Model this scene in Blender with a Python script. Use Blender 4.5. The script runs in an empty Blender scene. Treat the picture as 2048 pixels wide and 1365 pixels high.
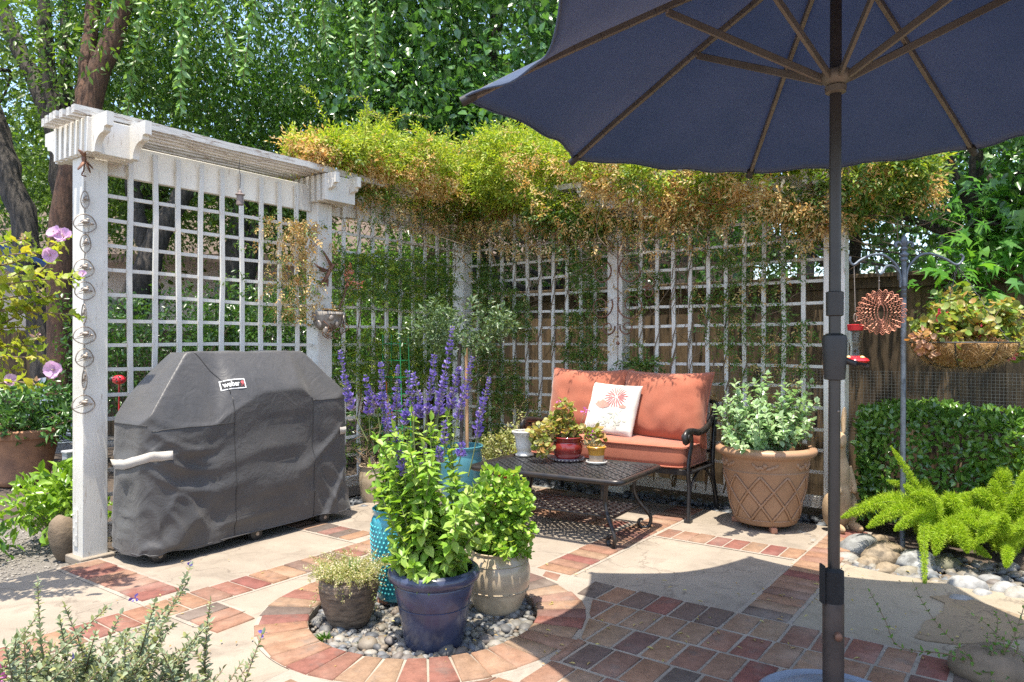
import bpy, bmesh, math, random
import numpy as np
from mathutils import Vector, Matrix, noise
from mathutils.bvhtree import BVHTree

sc = bpy.context.scene
COL = sc.collection
PI = math.pi
R = math.radians

# ------------------------------------------------------------------ camera, sky, sun, exposure
F, CX, HY, H = 1450.0, 1024.0, 688.0, 1.25
cam_d = bpy.data.cameras.new('camera')
cam = bpy.data.objects.new('camera', cam_d); COL.objects.link(cam)
cam.location = (0, 0, H); cam.rotation_euler = (R(90), 0, 0)
cam_d.sensor_width = 36; cam_d.lens = F / 2048 * 36
cam_d.shift_y = (HY - 682.5) / 2048
cam_d.clip_end = 500; cam_d.clip_start = .05
sc.camera = cam

SUNV = Vector((-.14, -.41, 2.15)).normalized()
SUN_EL = math.asin(SUNV.z); SUN_AZ = math.atan2(SUNV.x, SUNV.y)
w = bpy.data.worlds.new('World'); sc.world = w; w.use_nodes = True
nt = w.node_tree
bg = nt.nodes['Background']; bg.inputs[1].default_value = 0.15
sky = nt.nodes.new('ShaderNodeTexSky'); sky.sky_type = 'NISHITA'; sky.sun_disc = False
sky.sun_elevation = SUN_EL; sky.sun_rotation = SUN_AZ
sky.air_density = 1.0; sky.dust_density = 1.6; sky.ozone_density = 1.0
nt.links.new(sky.outputs[0], bg.inputs[0])
sd = bpy.data.lights.new('sun', 'SUN'); sd.energy = 3.7; sd.angle = R(.5); sd.color = (1, .935, .81)
sun = bpy.data.objects.new('sun', sd); COL.objects.link(sun)
sun.rotation_euler = SUNV.to_track_quat('Z', 'Y').to_euler()
sc.view_settings.view_transform = 'Standard'; sc.view_settings.look = 'None'
sc.view_settings.gamma = 1; sc.view_settings.exposure = 1.55
cy = sc.cycles
try:
    cy.use_denoising = False; cy.max_bounces = 7; cy.diffuse_bounces = 4; cy.glossy_bounces = 3
    cy.transmission_bounces = 5; cy.transparent_max_bounces = 8; cy.sample_clamp_indirect = 6
except Exception: pass

# ------------------------------------------------------------------ frames of reference
TH = R(36); CU, SU = math.cos(TH), math.sin(TH)      # the patio grid is turned 36 degrees
def W(a, b, z=0.0): return Vector((a * CU + b * SU, -a * SU + b * CU, z))
def at(x, y, Y): return Vector(((x - CX) * Y / F, Y, H - (y - HY) * Y / F))
def gp(x, y, z=0.0):
    Y = F * (H - z) / (y - HY); return Vector(((x - CX) * Y / F, Y, z))
ROT = -TH
def rng(s): return np.random.default_rng(s)

# ------------------------------------------------------------------ tags
def tag(o, label=None, cat=None, group=None, kind=None):
    if label: o['label'] = label
    if cat: o['category'] = cat
    if group: o['group'] = group
    if kind: o['kind'] = kind
    return o
def thing(name, label, cat, loc=(0, 0, 0), rz=0.0, group=None):
    o = bpy.data.objects.new(name, None); COL.objects.link(o); o.empty_display_size = .1
    o.location = loc; o.rotation_euler = (0, 0, rz)
    return tag(o, label, cat, group)
def link(name, me, m, parent=None):
    o = bpy.data.objects.new(name, me); COL.objects.link(o)
    if m is not None:
        for k in (m if isinstance(m, (list, tuple)) else [m]): me.materials.append(k)
    if parent is not None: o.parent = parent
    return o

# ------------------------------------------------------------------ mesh builder
class MB:
    def __init__(s): s.v = []; s.f = []; s.mi = []
    def add(s, vs, fs, M=None, mi=0):
        n = len(s.v)
        for p in vs:
            p = Vector(p); s.v.append(M @ p if M is not None else p)
        for f in fs: s.f.append([i + n for i in f]); s.mi.append(mi)
        return s
    def box(s, c, d, M=None, rz=0.0, mi=0):
        x, y, z = d[0] / 2, d[1] / 2, d[2] / 2
        cr, sr = math.cos(rz), math.sin(rz)
        vs = []
        for (i, j, k) in ((-1,-1,-1),(1,-1,-1),(1,1,-1),(-1,1,-1),(-1,-1,1),(1,-1,1),(1,1,1),(-1,1,1)):
            px, py = i * x, j * y
            vs.append((c[0] + px * cr - py * sr, c[1] + px * sr + py * cr, c[2] + k * z))
        return s.add(vs, [(0,3,2,1),(4,5,6,7),(0,1,5,4),(1,2,6,5),(2,3,7,6),(3,0,4,7)], M, mi)
    def bar(s, p, q, wd, hd, M=None, up=(0, 0, 1), mi=0):
        p = Vector(p); q = Vector(q); d = (q - p).normalized(); up = Vector(up)
        if abs(d.dot(up)) > .98: up = Vector((1, 0, 0))
        x = d.cross(up).normalized() * wd / 2; y = x.cross(d).normalized() * hd / 2
        vs = [p - x - y, p + x - y, p + x + y, p - x + y, q - x - y, q + x - y, q + x + y, q - x + y]
        return s.add(vs, [(0,1,2,3),(4,7,6,5),(0,4,5,1),(1,5,6,2),(2,6,7,3),(3,7,4,0)], M, mi)
    def tube(s, pts, rad, seg=8, M=None, caps=True, mi=0, flat=1.0, closed=False):
        pts = [Vector(p) for p in pts]; n = len(pts)
        if not hasattr(rad, '__len__'): rad = [rad] * n
        vs = []; fs = []; prev = None
        for i, p in enumerate(pts):
            if closed: t = pts[(i + 1) % n] - pts[i - 1]
            else: t = (pts[min(i + 1, n - 1)] - pts[max(i - 1, 0)])
            if t.length < 1e-9: t = Vector((0, 0, 1))
            t.normalize()
            if prev is None:
                a = Vector((0, 0, 1)) if abs(t.z) < .9 else Vector((1, 0, 0))
                x = t.cross(a).normalized()
            else:
                x = (prev - t * prev.dot(t))
                x = x.normalized() if x.length > 1e-6 else t.orthogonal().normalized()
            prev = x; y = t.cross(x)
            for k in range(seg):
                th = 2 * PI * k / seg
                vs.append(p + (x * math.cos(th) + y * math.sin(th) * flat) * rad[i])
        m = n if closed else n - 1
        for i in range(m):
            for k in range(seg):
                k2 = (k + 1) % seg; j = (i + 1) % n
                fs.append((i * seg + k, i * seg + k2, j * seg + k2, j * seg + k))
        if caps and not closed:
            fs.append(tuple(range(seg - 1, -1, -1))); fs.append(tuple((n - 1) * seg + k for k in range(seg)))
        return s.add(vs, fs, M, mi)
    def lathe(s, prof, seg=40, c=(0, 0, 0), M=None, mi=0, wob=None, closed=False):
        vs = []; fs = []; n = len(prof)
        for i, (r, z) in enumerate(prof):
            for k in range(seg):
                th = 2 * PI * k / seg; rr = r * (wob(th, z) if wob else 1)
                vs.append((c[0] + rr * math.cos(th), c[1] + rr * math.sin(th), c[2] + z))
        for i in range(n - 1 if not closed else n):
            j = (i + 1) % n
            for k in range(seg):
                k2 = (k + 1) % seg
                fs.append((i * seg + k, i * seg + k2, j * seg + k2, j * seg + k))
        if not closed:
            if prof[0][0] > 1e-5: fs.append(tuple(range(seg - 1, -1, -1)))
            if prof[-1][0] > 1e-5: fs.append(tuple((n - 1) * seg + k for k in range(seg)))
        return s.add(vs, fs, M, mi)
    def prism(s, poly, z0, z1, M=None, mi=0):
        n = len(poly)
        vs = [(p[0], p[1], z0) for p in poly] + [(p[0], p[1], z1) for p in poly]
        fs = [tuple(range(n - 1, -1, -1)), tuple(range(n, 2 * n))] + [(i, (i + 1) % n, n + (i + 1) % n, n + i) for i in range(n)]
        return s.add(vs, fs, M, mi)
    def ball(s, c, r, M=None, seg=12, rings=8, mi=0, rot=None):
        if not hasattr(r, '__len__'): r = (r, r, r)
        vs = []; fs = []; c = Vector(c)
        for i in range(rings + 1):
            ph = PI * i / rings
            for k in range(seg):
                th = 2 * PI * k / seg
                p = Vector((r[0] * math.sin(ph) * math.cos(th), r[1] * math.sin(ph) * math.sin(th), r[2] * math.cos(ph)))
                vs.append(c + (rot @ p if rot is not None else p))
        for i in range(rings):
            for k in range(seg):
                k2 = (k + 1) % seg
                fs.append((i * seg + k, (i + 1) * seg + k, (i + 1) * seg + k2, i * seg + k2))
        return s.add(vs, fs, M, mi)
    def grid(s, fn, nu, nv, M=None, mi=0):
        vs = [fn(i / nu, j / nv) for j in range(nv + 1) for i in range(nu + 1)]
        fs = [(j * (nu + 1) + i, j * (nu + 1) + i + 1, (j + 1) * (nu + 1) + i + 1, (j + 1) * (nu + 1) + i) for j in range(nv) for i in range(nu)]
        return s.add(vs, fs, M, mi)
    def build(s, name, m, parent=None, smooth=35, bevel=0.0, segs=2):
        me = bpy.data.meshes.new(name)
        me.from_pydata([tuple(p) for p in s.v], [], s.f); me.validate(); 
        if any(s.mi) and len(me.polygons) == len(s.mi): me.polygons.foreach_set('material_index', s.mi)
        bm = bmesh.new(); bm.from_mesh(me); bmesh.ops.remove_doubles(bm, verts=bm.verts, dist=1e-6)
        bmesh.ops.recalc_face_normals(bm, faces=bm.faces); bm.to_mesh(me); bm.free()
        if smooth:
            me.shade_smooth()
            if smooth < 180: me.set_sharp_from_angle(angle=R(smooth))
        me.update()
        o = link(name, me, m, parent)
        if bevel:
            b = o.modifiers.new('bevel', 'BEVEL'); b.width = bevel; b.segments = segs; b.limit_method = 'ANGLE'; b.angle_limit = R(40)
        return o

def np_mesh(name, V, faces_list, m, parent=None, smooth=True):
    """V (n,3); faces_list: list of int arrays (k, c)"""
    me = bpy.data.meshes.new(name)
    V = np.ascontiguousarray(V, dtype=np.float32)
    me.vertices.add(len(V)); me.vertices.foreach_set('co', V.ravel())
    loops = np.concatenate([f.ravel() for f in faces_list]).astype(np.int32)
    tot = np.concatenate([np.full(len(f), f.shape[1], np.int32) for f in faces_list])
    start = np.concatenate([[0], np.cumsum(tot)[:-1]]).astype(np.int32)
    me.loops.add(len(loops)); me.loops.foreach_set('vertex_index', loops)
    me.polygons.add(len(tot)); me.polygons.foreach_set('loop_start', start); me.polygons.foreach_set('loop_total', tot)
    me.update(calc_edges=True); me.validate()
    if smooth: me.shade_smooth()
    return link(name, me, m, parent)

# ------------------------------------------------------------------ leaves
def _t(vs, fs): return np.array(vs, float), [np.array(f) for f in fs]
OVAL = _t([(0,0,0),(.42,.3,.10),(.40,.62,.08),(0,1,-.08),(-.40,.62,.08),(-.42,.3,.10),(0,.45,-.02)],
          [[(0,1,6),(2,3,6),(3,4,6),(5,0,6)],[(1,2,6,6)],[(4,5,6,6)]])
OVAL = _t(OVAL[0], [[(0,1,6),(1,2,6),(2,3,6),(3,4,6),(4,5,6),(5,0,6)]])
DIAM = _t([(0,0,0),(.5,.45,.08),(0,1,-.05),(-.5,.45,.08)], [[(0,1,2),(0,2,3)]])
NEED = _t([(-.5,0,0),(.5,0,0),(0,1,0)], [[(0,1,2)]])
def _star(lobes, notch, cy0=.38, droop=.12):
    vs = [(0, cy0, .02), (0, 0, 0)]
    k = len(lobes)
    pts = []
    for i, (ang, r) in enumerate(lobes):
        pts.append((ang, r, -droop))
        if i < k - 1: pts.append(((ang + lobes[i + 1][0]) / 2, notch, .03))
    for ang, r, z in pts: vs.append((math.sin(R(ang)) * r, cy0 + math.cos(R(ang)) * r, z))
    n = len(vs); fs = [(0, 1, 2)] + [(0, i, i + 1) for i in range(2, n - 1)] + [(0, n - 1, 1)]
    return _t(vs, [fs])
STAR = _star([(-125,.44),(-62,.60),(0,.66),(62,.60),(125,.44)], .15)
LOBE = _star([(-100,.40),(-48,.46),(0,.62),(48,.46),(100,.40)], .33)
def _round(n=9, cup=.14):
    vs = [(0, .45, -.05)]
    for i in range(n):
        a = 2 * PI * (i + .5) / n - PI / 2; r = .5 * (1 if i % 2 else .93)
        if i == n - 1 or i == 0: r *= .95
        vs.append((math.cos(a) * r, .5 + math.sin(a) * r, cup * (1 if i % 2 else .75)))
    return _t(vs, [[(0, 1 + i, 1 + (i + 1) % n) for i in range(n)]])
ROUND = _round()
FLOWER = _t([(0,0,0)] + [(math.cos(2*PI*i/10)*(.5 if i%2==0 else .22), math.sin(2*PI*i/10)*(.5 if i%2==0 else .22), .12) for i in range(10)], [[(0,1+i,1+(i+1)%10) for i in range(10)]])

def unit(A): return A / np.maximum(np.linalg.norm(A, axis=-1, keepdims=True), 1e-9)
class Leaves:
    def __init__(s): s.P=[]; s.D=[]; s.N=[]; s.L=[]; s.W=[]
    def add(s, P, D, N, L, Wd):
        P = np.atleast_2d(np.asarray(P, float)); n = len(P)
        s.P.append(P); s.D.append(np.broadcast_to(np.asarray(D, float), (n, 3))); s.N.append(np.broadcast_to(np.asarray(N, float), (n, 3)))
        s.L.append(np.broadcast_to(np.asarray(L, float), (n,))); s.W.append(np.broadcast_to(np.asarray(Wd, float), (n,)))
    def build(s, name, m, parent, tmpl=OVAL, origin=None, smooth=False):
        P = np.concatenate(s.P); D = unit(np.concatenate(s.D)); N = np.concatenate(s.N); L = np.concatenate(s.L); Wd = np.concatenate(s.W)
        if origin is not None: P = P - np.array(origin)
        X = np.cross(D, N); bad = np.linalg.norm(X, axis=1) < 1e-4
        if bad.any(): X[bad] = np.cross(D[bad], np.array([.3, .5, .8]))
        X = unit(X); N = np.cross(X, D)
        T, fl = tmpl; k = len(T); n = len(P)
        V = (P[:, None] + X[:, None] * (Wd[:, None] * T[None, :, 0])[..., None] + D[:, None] * (L[:, None] * T[None, :, 1])[..., None]
             + N[:, None] * (L[:, None] * T[None, :, 2])[..., None])
        off = (np.arange(n) * k)[:, None, None]
        F_ = [(f[None] + off).reshape(-1, f.shape[1]) for f in fl]
        return np_mesh(name, V.reshape(-1, 3), F_, m, parent, smooth)
def rdir(g, n): return unit(g.normal(size=(n, 3)))
def cloud_leaves(L, g, C, sig, n, size, ratio=.5, out=.5, down=.3, up=.5, sizevar=.3, nb=(0, 0, 0)):
    """leaves gathered round clump centres C (k,3), normals biased up"""
    C = np.asarray(C, float); k = len(C); idx = g.integers(k, size=n)
    d = rdir(g, n); rad = g.uniform(.15, 1, n) ** .55
    sig = np.asarray(sig, float)
    if sig.ndim == 0: sig = np.full(3, float(sig))
    s = sig[idx] if sig.ndim == 2 else sig[None]
    P = C[idx] + d * rad[:, None] * s
    D = unit(d * out + rdir(g, n) * .8 + np.array([0, 0, -down]))
    N = unit(rdir(g, n) * .8 + np.array([0, 0, up]) + d * .3 + np.array(nb))
    sz = size * (1 + sizevar * g.normal(size=n)).clip(.45, 1.8)
    L.add(P, D, N, sz, sz * ratio)
def polyline(pts, n):
    pts = np.array([tuple(p) for p in pts], float)
    if len(pts) == 2: t = np.linspace(0, 1, n)[:, None]; return pts[0] * (1 - t) + pts[1] * t
    out = []; m = len(pts) - 1                       # Catmull-Rom
    for u in np.linspace(0, m, n):
        i = min(int(u), m - 1); f = u - i
        p0, p1, p2, p3 = pts[max(i - 1, 0)], pts[i], pts[i + 1], pts[min(i + 2, m)]
        out.append(.5 * ((2 * p1) + (-p0 + p2) * f + (2 * p0 - 5 * p1 + 4 * p2 - p3) * f * f + (-p0 + 3 * p1 - 3 * p2 + p3) * f ** 3))
    return np.array(out)
def stem_leaves(L, g, pts, step, size, ratio=.5, ang=55, start=.15, taper=.5, pairs=2, up=.5):
    P = polyline(pts, 60); seg = np.linalg.norm(np.diff(P, axis=0), axis=1); cum = np.concatenate([[0], np.cumsum(seg)])
    tot = cum[-1]; ss = np.arange(start * tot, tot, step); rot = g.uniform(0, 6)
    for i, s in enumerate(ss):
        j = min(np.searchsorted(cum, s), 59); p = P[j]; t = unit(P[min(j + 1, 59)] - P[max(j - 1, 0)])
        x = unit(np.cross(t, [.31, .2, .93])); y = np.cross(t, x); rot += 1.4 + g.normal() * .25
        sz = size * (1 - taper * (s / tot) ** 2) * g.uniform(.75, 1.2)
        for k in range(pairs):
            th = rot + 2 * PI * k / pairs; o = x * math.cos(th) + y * math.sin(th); a = R(ang + g.normal() * 12)
            d = t * math.cos(a) + o * math.sin(a)
            L.add(p, d, unit(t * .6 + np.array([0, 0, up]) - o * .3 + g.normal(size=3) * .25), sz, sz * ratio)
    a = P[-1]; L.add(a, unit(P[-1] - P[-3]), unit(g.normal(size=3)), size * .7, size * .7 * ratio)

# ------------------------------------------------------------------ materials
def _mat(name):
    m = bpy.data.materials.new(name); m.use_nodes = True
    n = m.node_tree; return m, n, n.nodes, n.links, n.nodes['Principled BSDF']
def setp(p, **k):
    for a, v in k.items():
        a = a.replace('_', ' ')
        if a in p.inputs: p.inputs[a].default_value = v
def mix(nd, ln, fac, a, b, blend='MIX'):
    x = nd.new('ShaderNodeMix'); x.data_type = 'RGBA'; x.blend_type = blend
    for s, v in ((0, fac), (6, a), (7, b)):
        if hasattr(v, 'is_linked') or hasattr(v, 'links'): ln.new(v, x.inputs[s])
        else: x.inputs[s].default_value = v if s == 0 else (*v, 1)
    return x.outputs[2]
def coords(nd, ln, scale=(1, 1, 1), src='Object'):
    tc = nd.new('ShaderNodeTexCoord'); mp = nd.new('ShaderNodeMapping'); mp.inputs['Scale'].default_value = scale
    ln.new(tc.outputs[src], mp.inputs[0]); return mp.outputs[0]
def ntex(nd, ln, vec, scale, detail=5, rough=.6, dist=0.0):
    t = nd.new('ShaderNodeTexNoise'); t.inputs['Scale'].default_value = scale; t.inputs['Detail'].default_value = detail
    t.inputs['Roughness'].default_value = rough; t.inputs['Distortion'].default_value = dist; ln.new(vec, t.inputs['Vector']); return t.outputs['Fac']
def ramp(nd, ln, fac, stops, interp='LINEAR'):
    r = nd.new('ShaderNodeValToRGB'); r.color_ramp.interpolation = interp; e = r.color_ramp.elements
    while len(e) < len(stops): e.new(.5)
    for i, (p, c) in enumerate(stops): e[i].position = p; e[i].color = (*c, 1) if len(c) == 3 else c
    ln.new(fac, r.inputs[0]); return r.outputs[0]
def bump(nd, ln, p, h, strength=.3, dist=.01):
    b = nd.new('ShaderNodeBump'); b.inputs['Strength'].default_value = strength; b.inputs['Distance'].default_value = dist
    ln.new(h, b.inputs['Height']); ln.new(b.outputs[0], p.inputs['Normal'])
def mat(name, c1, c2=None, scale=6, rough=.6, bmp=0, bscale=60, metal=0, spec=.5, stretch=(1, 1, 1), lo=.35, hi=.65, island=0.0, bd=.004, coat=0, dist=0.0, rvar=0.0):
    m, n, nd, ln, p = _mat(name)
    setp(p, Roughness=rough, Metallic=metal, Specular_IOR_Level=spec, Coat_Weight=coat)
    c2 = c2 or tuple(x * .82 for x in c1)
    v = coords(nd, ln, stretch)
    f = ntex(nd, ln, v, scale, 6, .62, dist)
    col = ramp(nd, ln, f, [(lo, c1), (hi, c2)])
    if island:
        g = nd.new('ShaderNodeNewGeometry')
        val = ramp(nd, ln, g.outputs['Random Per Island'], [(0, (1 - island,) * 3), (1, (1 + island,) * 3)])
        col = mix(nd, ln, 1.0, col, val, 'MULTIPLY')
    ln.new(col, p.inputs['Base Color'])
    if bmp: bump(nd, ln, p, ntex(nd, ln, v, bscale, 6, .65), bmp, bd)
    if rvar: 
        q = nd.new('ShaderNodeMapRange'); q.inputs[3].default_value = rough - rvar; q.inputs[4].default_value = rough + rvar
        ln.new(f, q.inputs[0]); ln.new(q.outputs[0], p.inputs['Roughness'])
    return m
def leafmat(name, cols, trans=.35, rough=.45, spec=.45, tint=(1.25, 1.25, .55)):
    m, n, nd, ln, p = _mat(name); setp(p, Roughness=rough, Specular_IOR_Level=spec)
    g = nd.new('ShaderNodeNewGeometry')
    k = len(cols); col = ramp(nd, ln, g.outputs['Random Per Island'], [(i / max(k - 1, 1), c) for i, c in enumerate(cols)])
    ln.new(col, p.inputs['Base Color'])
    tr = nd.new('ShaderNodeBsdfTranslucent'); ln.new(mix(nd, ln, 1.0, col, tint, 'MULTIPLY'), tr.inputs[0])
    mx = nd.new('ShaderNodeMixShader'); mx.inputs[0].default_value = trans
    ln.new(p.outputs[0], mx.inputs[1]); ln.new(tr.outputs[0], mx.inputs[2]); ln.new(mx.outputs[0], nd['Material Output'].inputs[0])
    return m

def paint_mat():
    m, n, nd, ln, p = _mat('weathered white paint'); setp(p, Roughness=.55, Specular_IOR_Level=.35)
    v = coords(nd, ln, (1, 1, 1)); base = ramp(nd, ln, ntex(nd, ln, v, 3, 6), [(.3, (.70, .67, .61)), (.75, (.55, .52, .465))])
    vs = coords(nd, ln, (9, 9, 1.2)); chip = ntex(nd, ln, vs, 7, 8, .72, .4)
    k = ramp(nd, ln, chip, [(.60, (0, 0, 0)), (.66, (1, 1, 1))])
    col = mix(nd, ln, k, base, (.34, .28, .22)); ln.new(col, p.inputs['Base Color'])
    bump(nd, ln, p, ntex(nd, ln, coords(nd, ln, (30, 30, 3)), 6, 6), .25, .004)
    return m
def slat_mat():
    m, n, nd, ln, p = _mat('peeling white slat paint'); setp(p, Roughness=.65, Specular_IOR_Level=.3)
    v = coords(nd, ln, (14, 1.0, 14)); base = ramp(nd, ln, ntex(nd, ln, v, 4, 6), [(.3, (.66, .635, .59)), (.75, (.46, .44, .395))])
    chip = ntex(nd, ln, coords(nd, ln, (22, 2.2, 22)), 4, 9, .75, .6)
    col = mix(nd, ln, ramp(nd, ln, chip, [(.52, (0, 0, 0)), (.60, (1, 1, 1))]), base, (.27, .20, .15)); ln.new(col, p.inputs['Base Color'])
    bump(nd, ln, p, chip, .4, .004); return m
def brick_mat():
    m, n, nd, ln, p = _mat('flashed clay brick'); setp(p, Roughness=.8, Specular_IOR_Level=.3)
    g = nd.new('ShaderNodeNewGeometry')
    base = ramp(nd, ln, g.outputs['Random Per Island'], [(0, (.225, .115, .072)), (.18, (.25, .15, .092)), (.36, (.205, .092, .066)), (.5, (.175, .064, .052)), (.64, (.235, .155, .10)), (.78, (.21, .108, .074)), (.9, (.10, .078, .066)), (1, (.19, .078, .062))])
    v = coords(nd, ln); sm = ntex(nd, ln, v, 9, 5, .6)
    base = mix(nd, ln, 1.0, base, ramp(nd, ln, ntex(nd, ln, v, 22, 6, .7), [(.3, (.66, .65, .64)), (.7, (1.12, 1.12, 1.12))]), 'MULTIPLY')
    col = mix(nd, ln, ramp(nd, ln, sm, [(.57, (0, 0, 0)), (.75, (.75, .75, .75))]), base, (.10, .085, .075))
    col = mix(nd, ln, .5, col, ramp(nd, ln, ntex(nd, ln, v, 120, 4, .7), [(.3, (.7, .7, .7)), (.7, (1.25, 1.22, 1.18))]), 'MULTIPLY')
    col = mix(nd, ln, ramp(nd, ln, ntex(nd, ln, v, 2.2, 6), [(.5, (0, 0, 0)), (.8, (.32, .32, .32))]), col, (.50, .42, .34))
    ln.new(col, p.inputs['Base Color']); bump(nd, ln, p, ntex(nd, ln, v, 90, 5, .7), .35, .003); return m
def concrete_mat(name, c1, c2, stain):
    m, n, nd, ln, p = _mat(name); setp(p, Roughness=.85, Specular_IOR_Level=.25); v = coords(nd, ln)
    col = ramp(nd, ln, ntex(nd, ln, v, 1.6, 9, .68), [(.36, c1), (.64, c2)])
    col = mix(nd, ln, ramp(nd, ln, ntex(nd, ln, v, 4.5, 8, .7, .8), [(.5, (0, 0, 0)), (.75, (.8, .8, .8))]), col, stain)
    vc = nd.new('ShaderNodeTexVoronoi'); vc.feature = 'DISTANCE_TO_EDGE'; vc.inputs['Scale'].default_value = .9; wv_ = nd.new('ShaderNodeVectorMath'); wv_.operation = 'ADD'; nn_ = nd.new('ShaderNodeTexNoise'); nn_.inputs['Scale'].default_value = 5; nn_.inputs['Detail'].default_value = 6; ln.new(v, nn_.inputs['Vector']); sc_v = nd.new('ShaderNodeVectorMath'); sc_v.operation = 'SCALE'; sc_v.inputs['Scale'].default_value = .35; ln.new(nn_.outputs['Color'], sc_v.inputs[0]); ln.new(v, wv_.inputs[0]); ln.new(sc_v.outputs[0], wv_.inputs[1]); ln.new(wv_.outputs[0], vc.inputs['Vector'])
    col = mix(nd, ln, ramp(nd, ln, vc.outputs['Distance'], [(.0, (.55, .55, .55)), (.006, (0, 0, 0))]), col, (.09, .07, .055))
    col = mix(nd, ln, .45, col, ramp(nd, ln, ntex(nd, ln, v, 160, 4, .8), [(.3, (.62, .62, .62)), (.7, (1.28, 1.28, 1.28))]), 'MULTIPLY')
    vo = nd.new('ShaderNodeTexVoronoi'); vo.inputs['Scale'].default_value = 16; ln.new(v, vo.inputs['Vector'])
    col = mix(nd, ln, ramp(nd, ln, vo.outputs['Distance'], [(.03, (.55, .55, .55)), (.06, (0, 0, 0))]), col, (.16, .12, .09))
    ln.new(col, p.inputs['Base Color']); bump(nd, ln, p, ntex(nd, ln, v, 110, 6, .75), .25, .003); return m

M = {}
M['white'] = paint_mat(); M['slat'] = slat_mat(); M['brick'] = brick_mat()
M['concrete'] = concrete_mat('patio concrete', (.28, .236, .188), (.212, .177, .14), (.138, .113, .09))
M['concrete_pale'] = concrete_mat('pale walkway concrete', (.30, .255, .19), (.24, .20, .147), (.165, .132, .092))
M['mortar'] = concrete_mat('sandy mortar', (.30, .26, .215), (.24, .205, .168), (.17, .145, .118))
M['gravel'] = mat('grey gravel', (.25, .225, .20), (.13, .115, .098), 55, .95, 1.0, 90, bd=.02)
M['soil'] = mat('dark bed soil', (.085, .06, .042), (.045, .034, .026), 30, .95, .8, 80, bd=.015)
M['terra'] = mat('terracotta footing', (.42, .19, .11), (.36, .16, .10), 20, .8, .2)
M['bark_grey'] = mat('grey furrowed bark', (.085, .07, .058), (.026, .022, .018), 5, .9, .9, 9, stretch=(6, 6, 1.2), bd=.03)
M['bark_red'] = mat('reddish brown bark', (.125, .062, .036), (.05, .028, .018), 6, .9, .8, 10, stretch=(5, 5, 1.6), bd=.02)
M['twig'] = mat('thin brown stem', (.20, .135, .08), (.12, .085, .05), 20, .8)
M['twig_green'] = mat('green stem', (.16, .20, .06), (.12, .14, .05), 20, .7)
M['fence'] = mat('weathered brown fence boards', (.125, .08, .04), (.045, .03, .016), 4, .85, .4, 20, stretch=(7, 7, .8), island=.35)
M['iron'] = mat('brushed dark bronze iron', (.026, .026, .029), (.055, .045, .038), 9, .34, .15, 60, metal=.55, spec=.5)
M['iron_light'] = mat('greyed cast iron', (.040, .041, .046), (.026, .025, .027), 14, .30, .15, 60, metal=.4)
M['hook_iron'] = mat('blue grey hammered iron', (.14, .165, .20), (.085, .10, .12), 30, .5, .3, 80, metal=.4)
M['rust'] = mat('rusty brown metal', (.22, .105, .06), (.10, .055, .04), 25, .6, .2, 60, metal=.35)
M['chain_metal'] = mat('aged grey brown metal', (.30, .26, .22), (.20, .16, .13), 25, .5, metal=.3)
M['copper'] = mat('bright copper', (.42, .18, .12), (.34, .13, .08), 12, .5, metal=.4)
M['pole'] = mat('bronze painted pole', (.052, .045, .040), (.036, .031, .028), 7, .38, .05, metal=.25)
M['rib'] = mat('taupe umbrella rib', (.17, .15, .125), (.13, .115, .095), 10, .5, metal=.3)
M['plastic_black'] = mat('black matte plastic', (.022, .021, .021), (.03, .028, .027), 20, .5)
M['strap_black'] = mat('black hook tape', (.010, .010, .010), (.016, .015, .015), 60, .95, .6, 200)
M['stand'] = mat('worn brown stand tube', (.075, .058, .05), (.035, .03, .03), 9, .45, .2, 40, metal=.4)
M['stand_base'] = mat('blue grey stand base', (.19, .22, .27), (.13, .15, .19), 8, .5, .2, 60)
def fabric_mat(name, c1, c2, weave=420, rough=.9, trans=0.0, sheen=.3, nscale=3, spec=.2, wbump=.25):
    m, n, nd, ln, p = _mat(name); setp(p, Roughness=rough, Specular_IOR_Level=spec, Sheen_Weight=sheen, Sheen_Roughness=.5)
    v = coords(nd, ln); col = ramp(nd, ln, ntex(nd, ln, v, nscale, 6, .65), [(.32, c1), (.7, c2)])
    fine = ntex(nd, ln, v, weave, 2, .5)
    col = mix(nd, ln, .5, col, ramp(nd, ln, fine, [(.3, (.8, .8, .8)), (.7, (1.2, 1.2, 1.2))]), 'MULTIPLY')
    ln.new(col, p.inputs['Base Color']); bump(nd, ln, p, fine, wbump, .001)
    if trans:
        tr = nd.new('ShaderNodeBsdfTranslucent'); ln.new(col, tr.inputs[0]); mx = nd.new('ShaderNodeMixShader'); mx.inputs[0].default_value = trans
        ln.new(p.outputs[0], mx.inputs[1]); ln.new(tr.outputs[0], mx.inputs[2]); ln.new(mx.outputs[0], nd['Material Output'].inputs[0])
    return m
M['canopy'] = fabric_mat('navy umbrella cloth', (.076, .116, .205), (.10, .136, .225), 260, .9, .5)
M['cushion'] = fabric_mat('faded terracotta cushion cloth', (.30, .086, .048), (.36, .12, .07), 500, .9, 0, .25, 5)
M['grill_cloth'] = fabric_mat('dusty charcoal cover cloth', (.042, .042, .045), (.066, .062, .060), 500, .5, 0, .12, 4, .45)
_m = M['grill_cloth']; _n = _m.node_tree; _p = _n.nodes['Principled BSDF']; _w = _n.nodes.new('ShaderNodeTexNoise'); _w.inputs['Scale'].default_value = 8; _w.inputs['Detail'].default_value = 7; _w.inputs['Distortion'].default_value = 1.6; _w.inputs['Roughness'].default_value = .55
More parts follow.
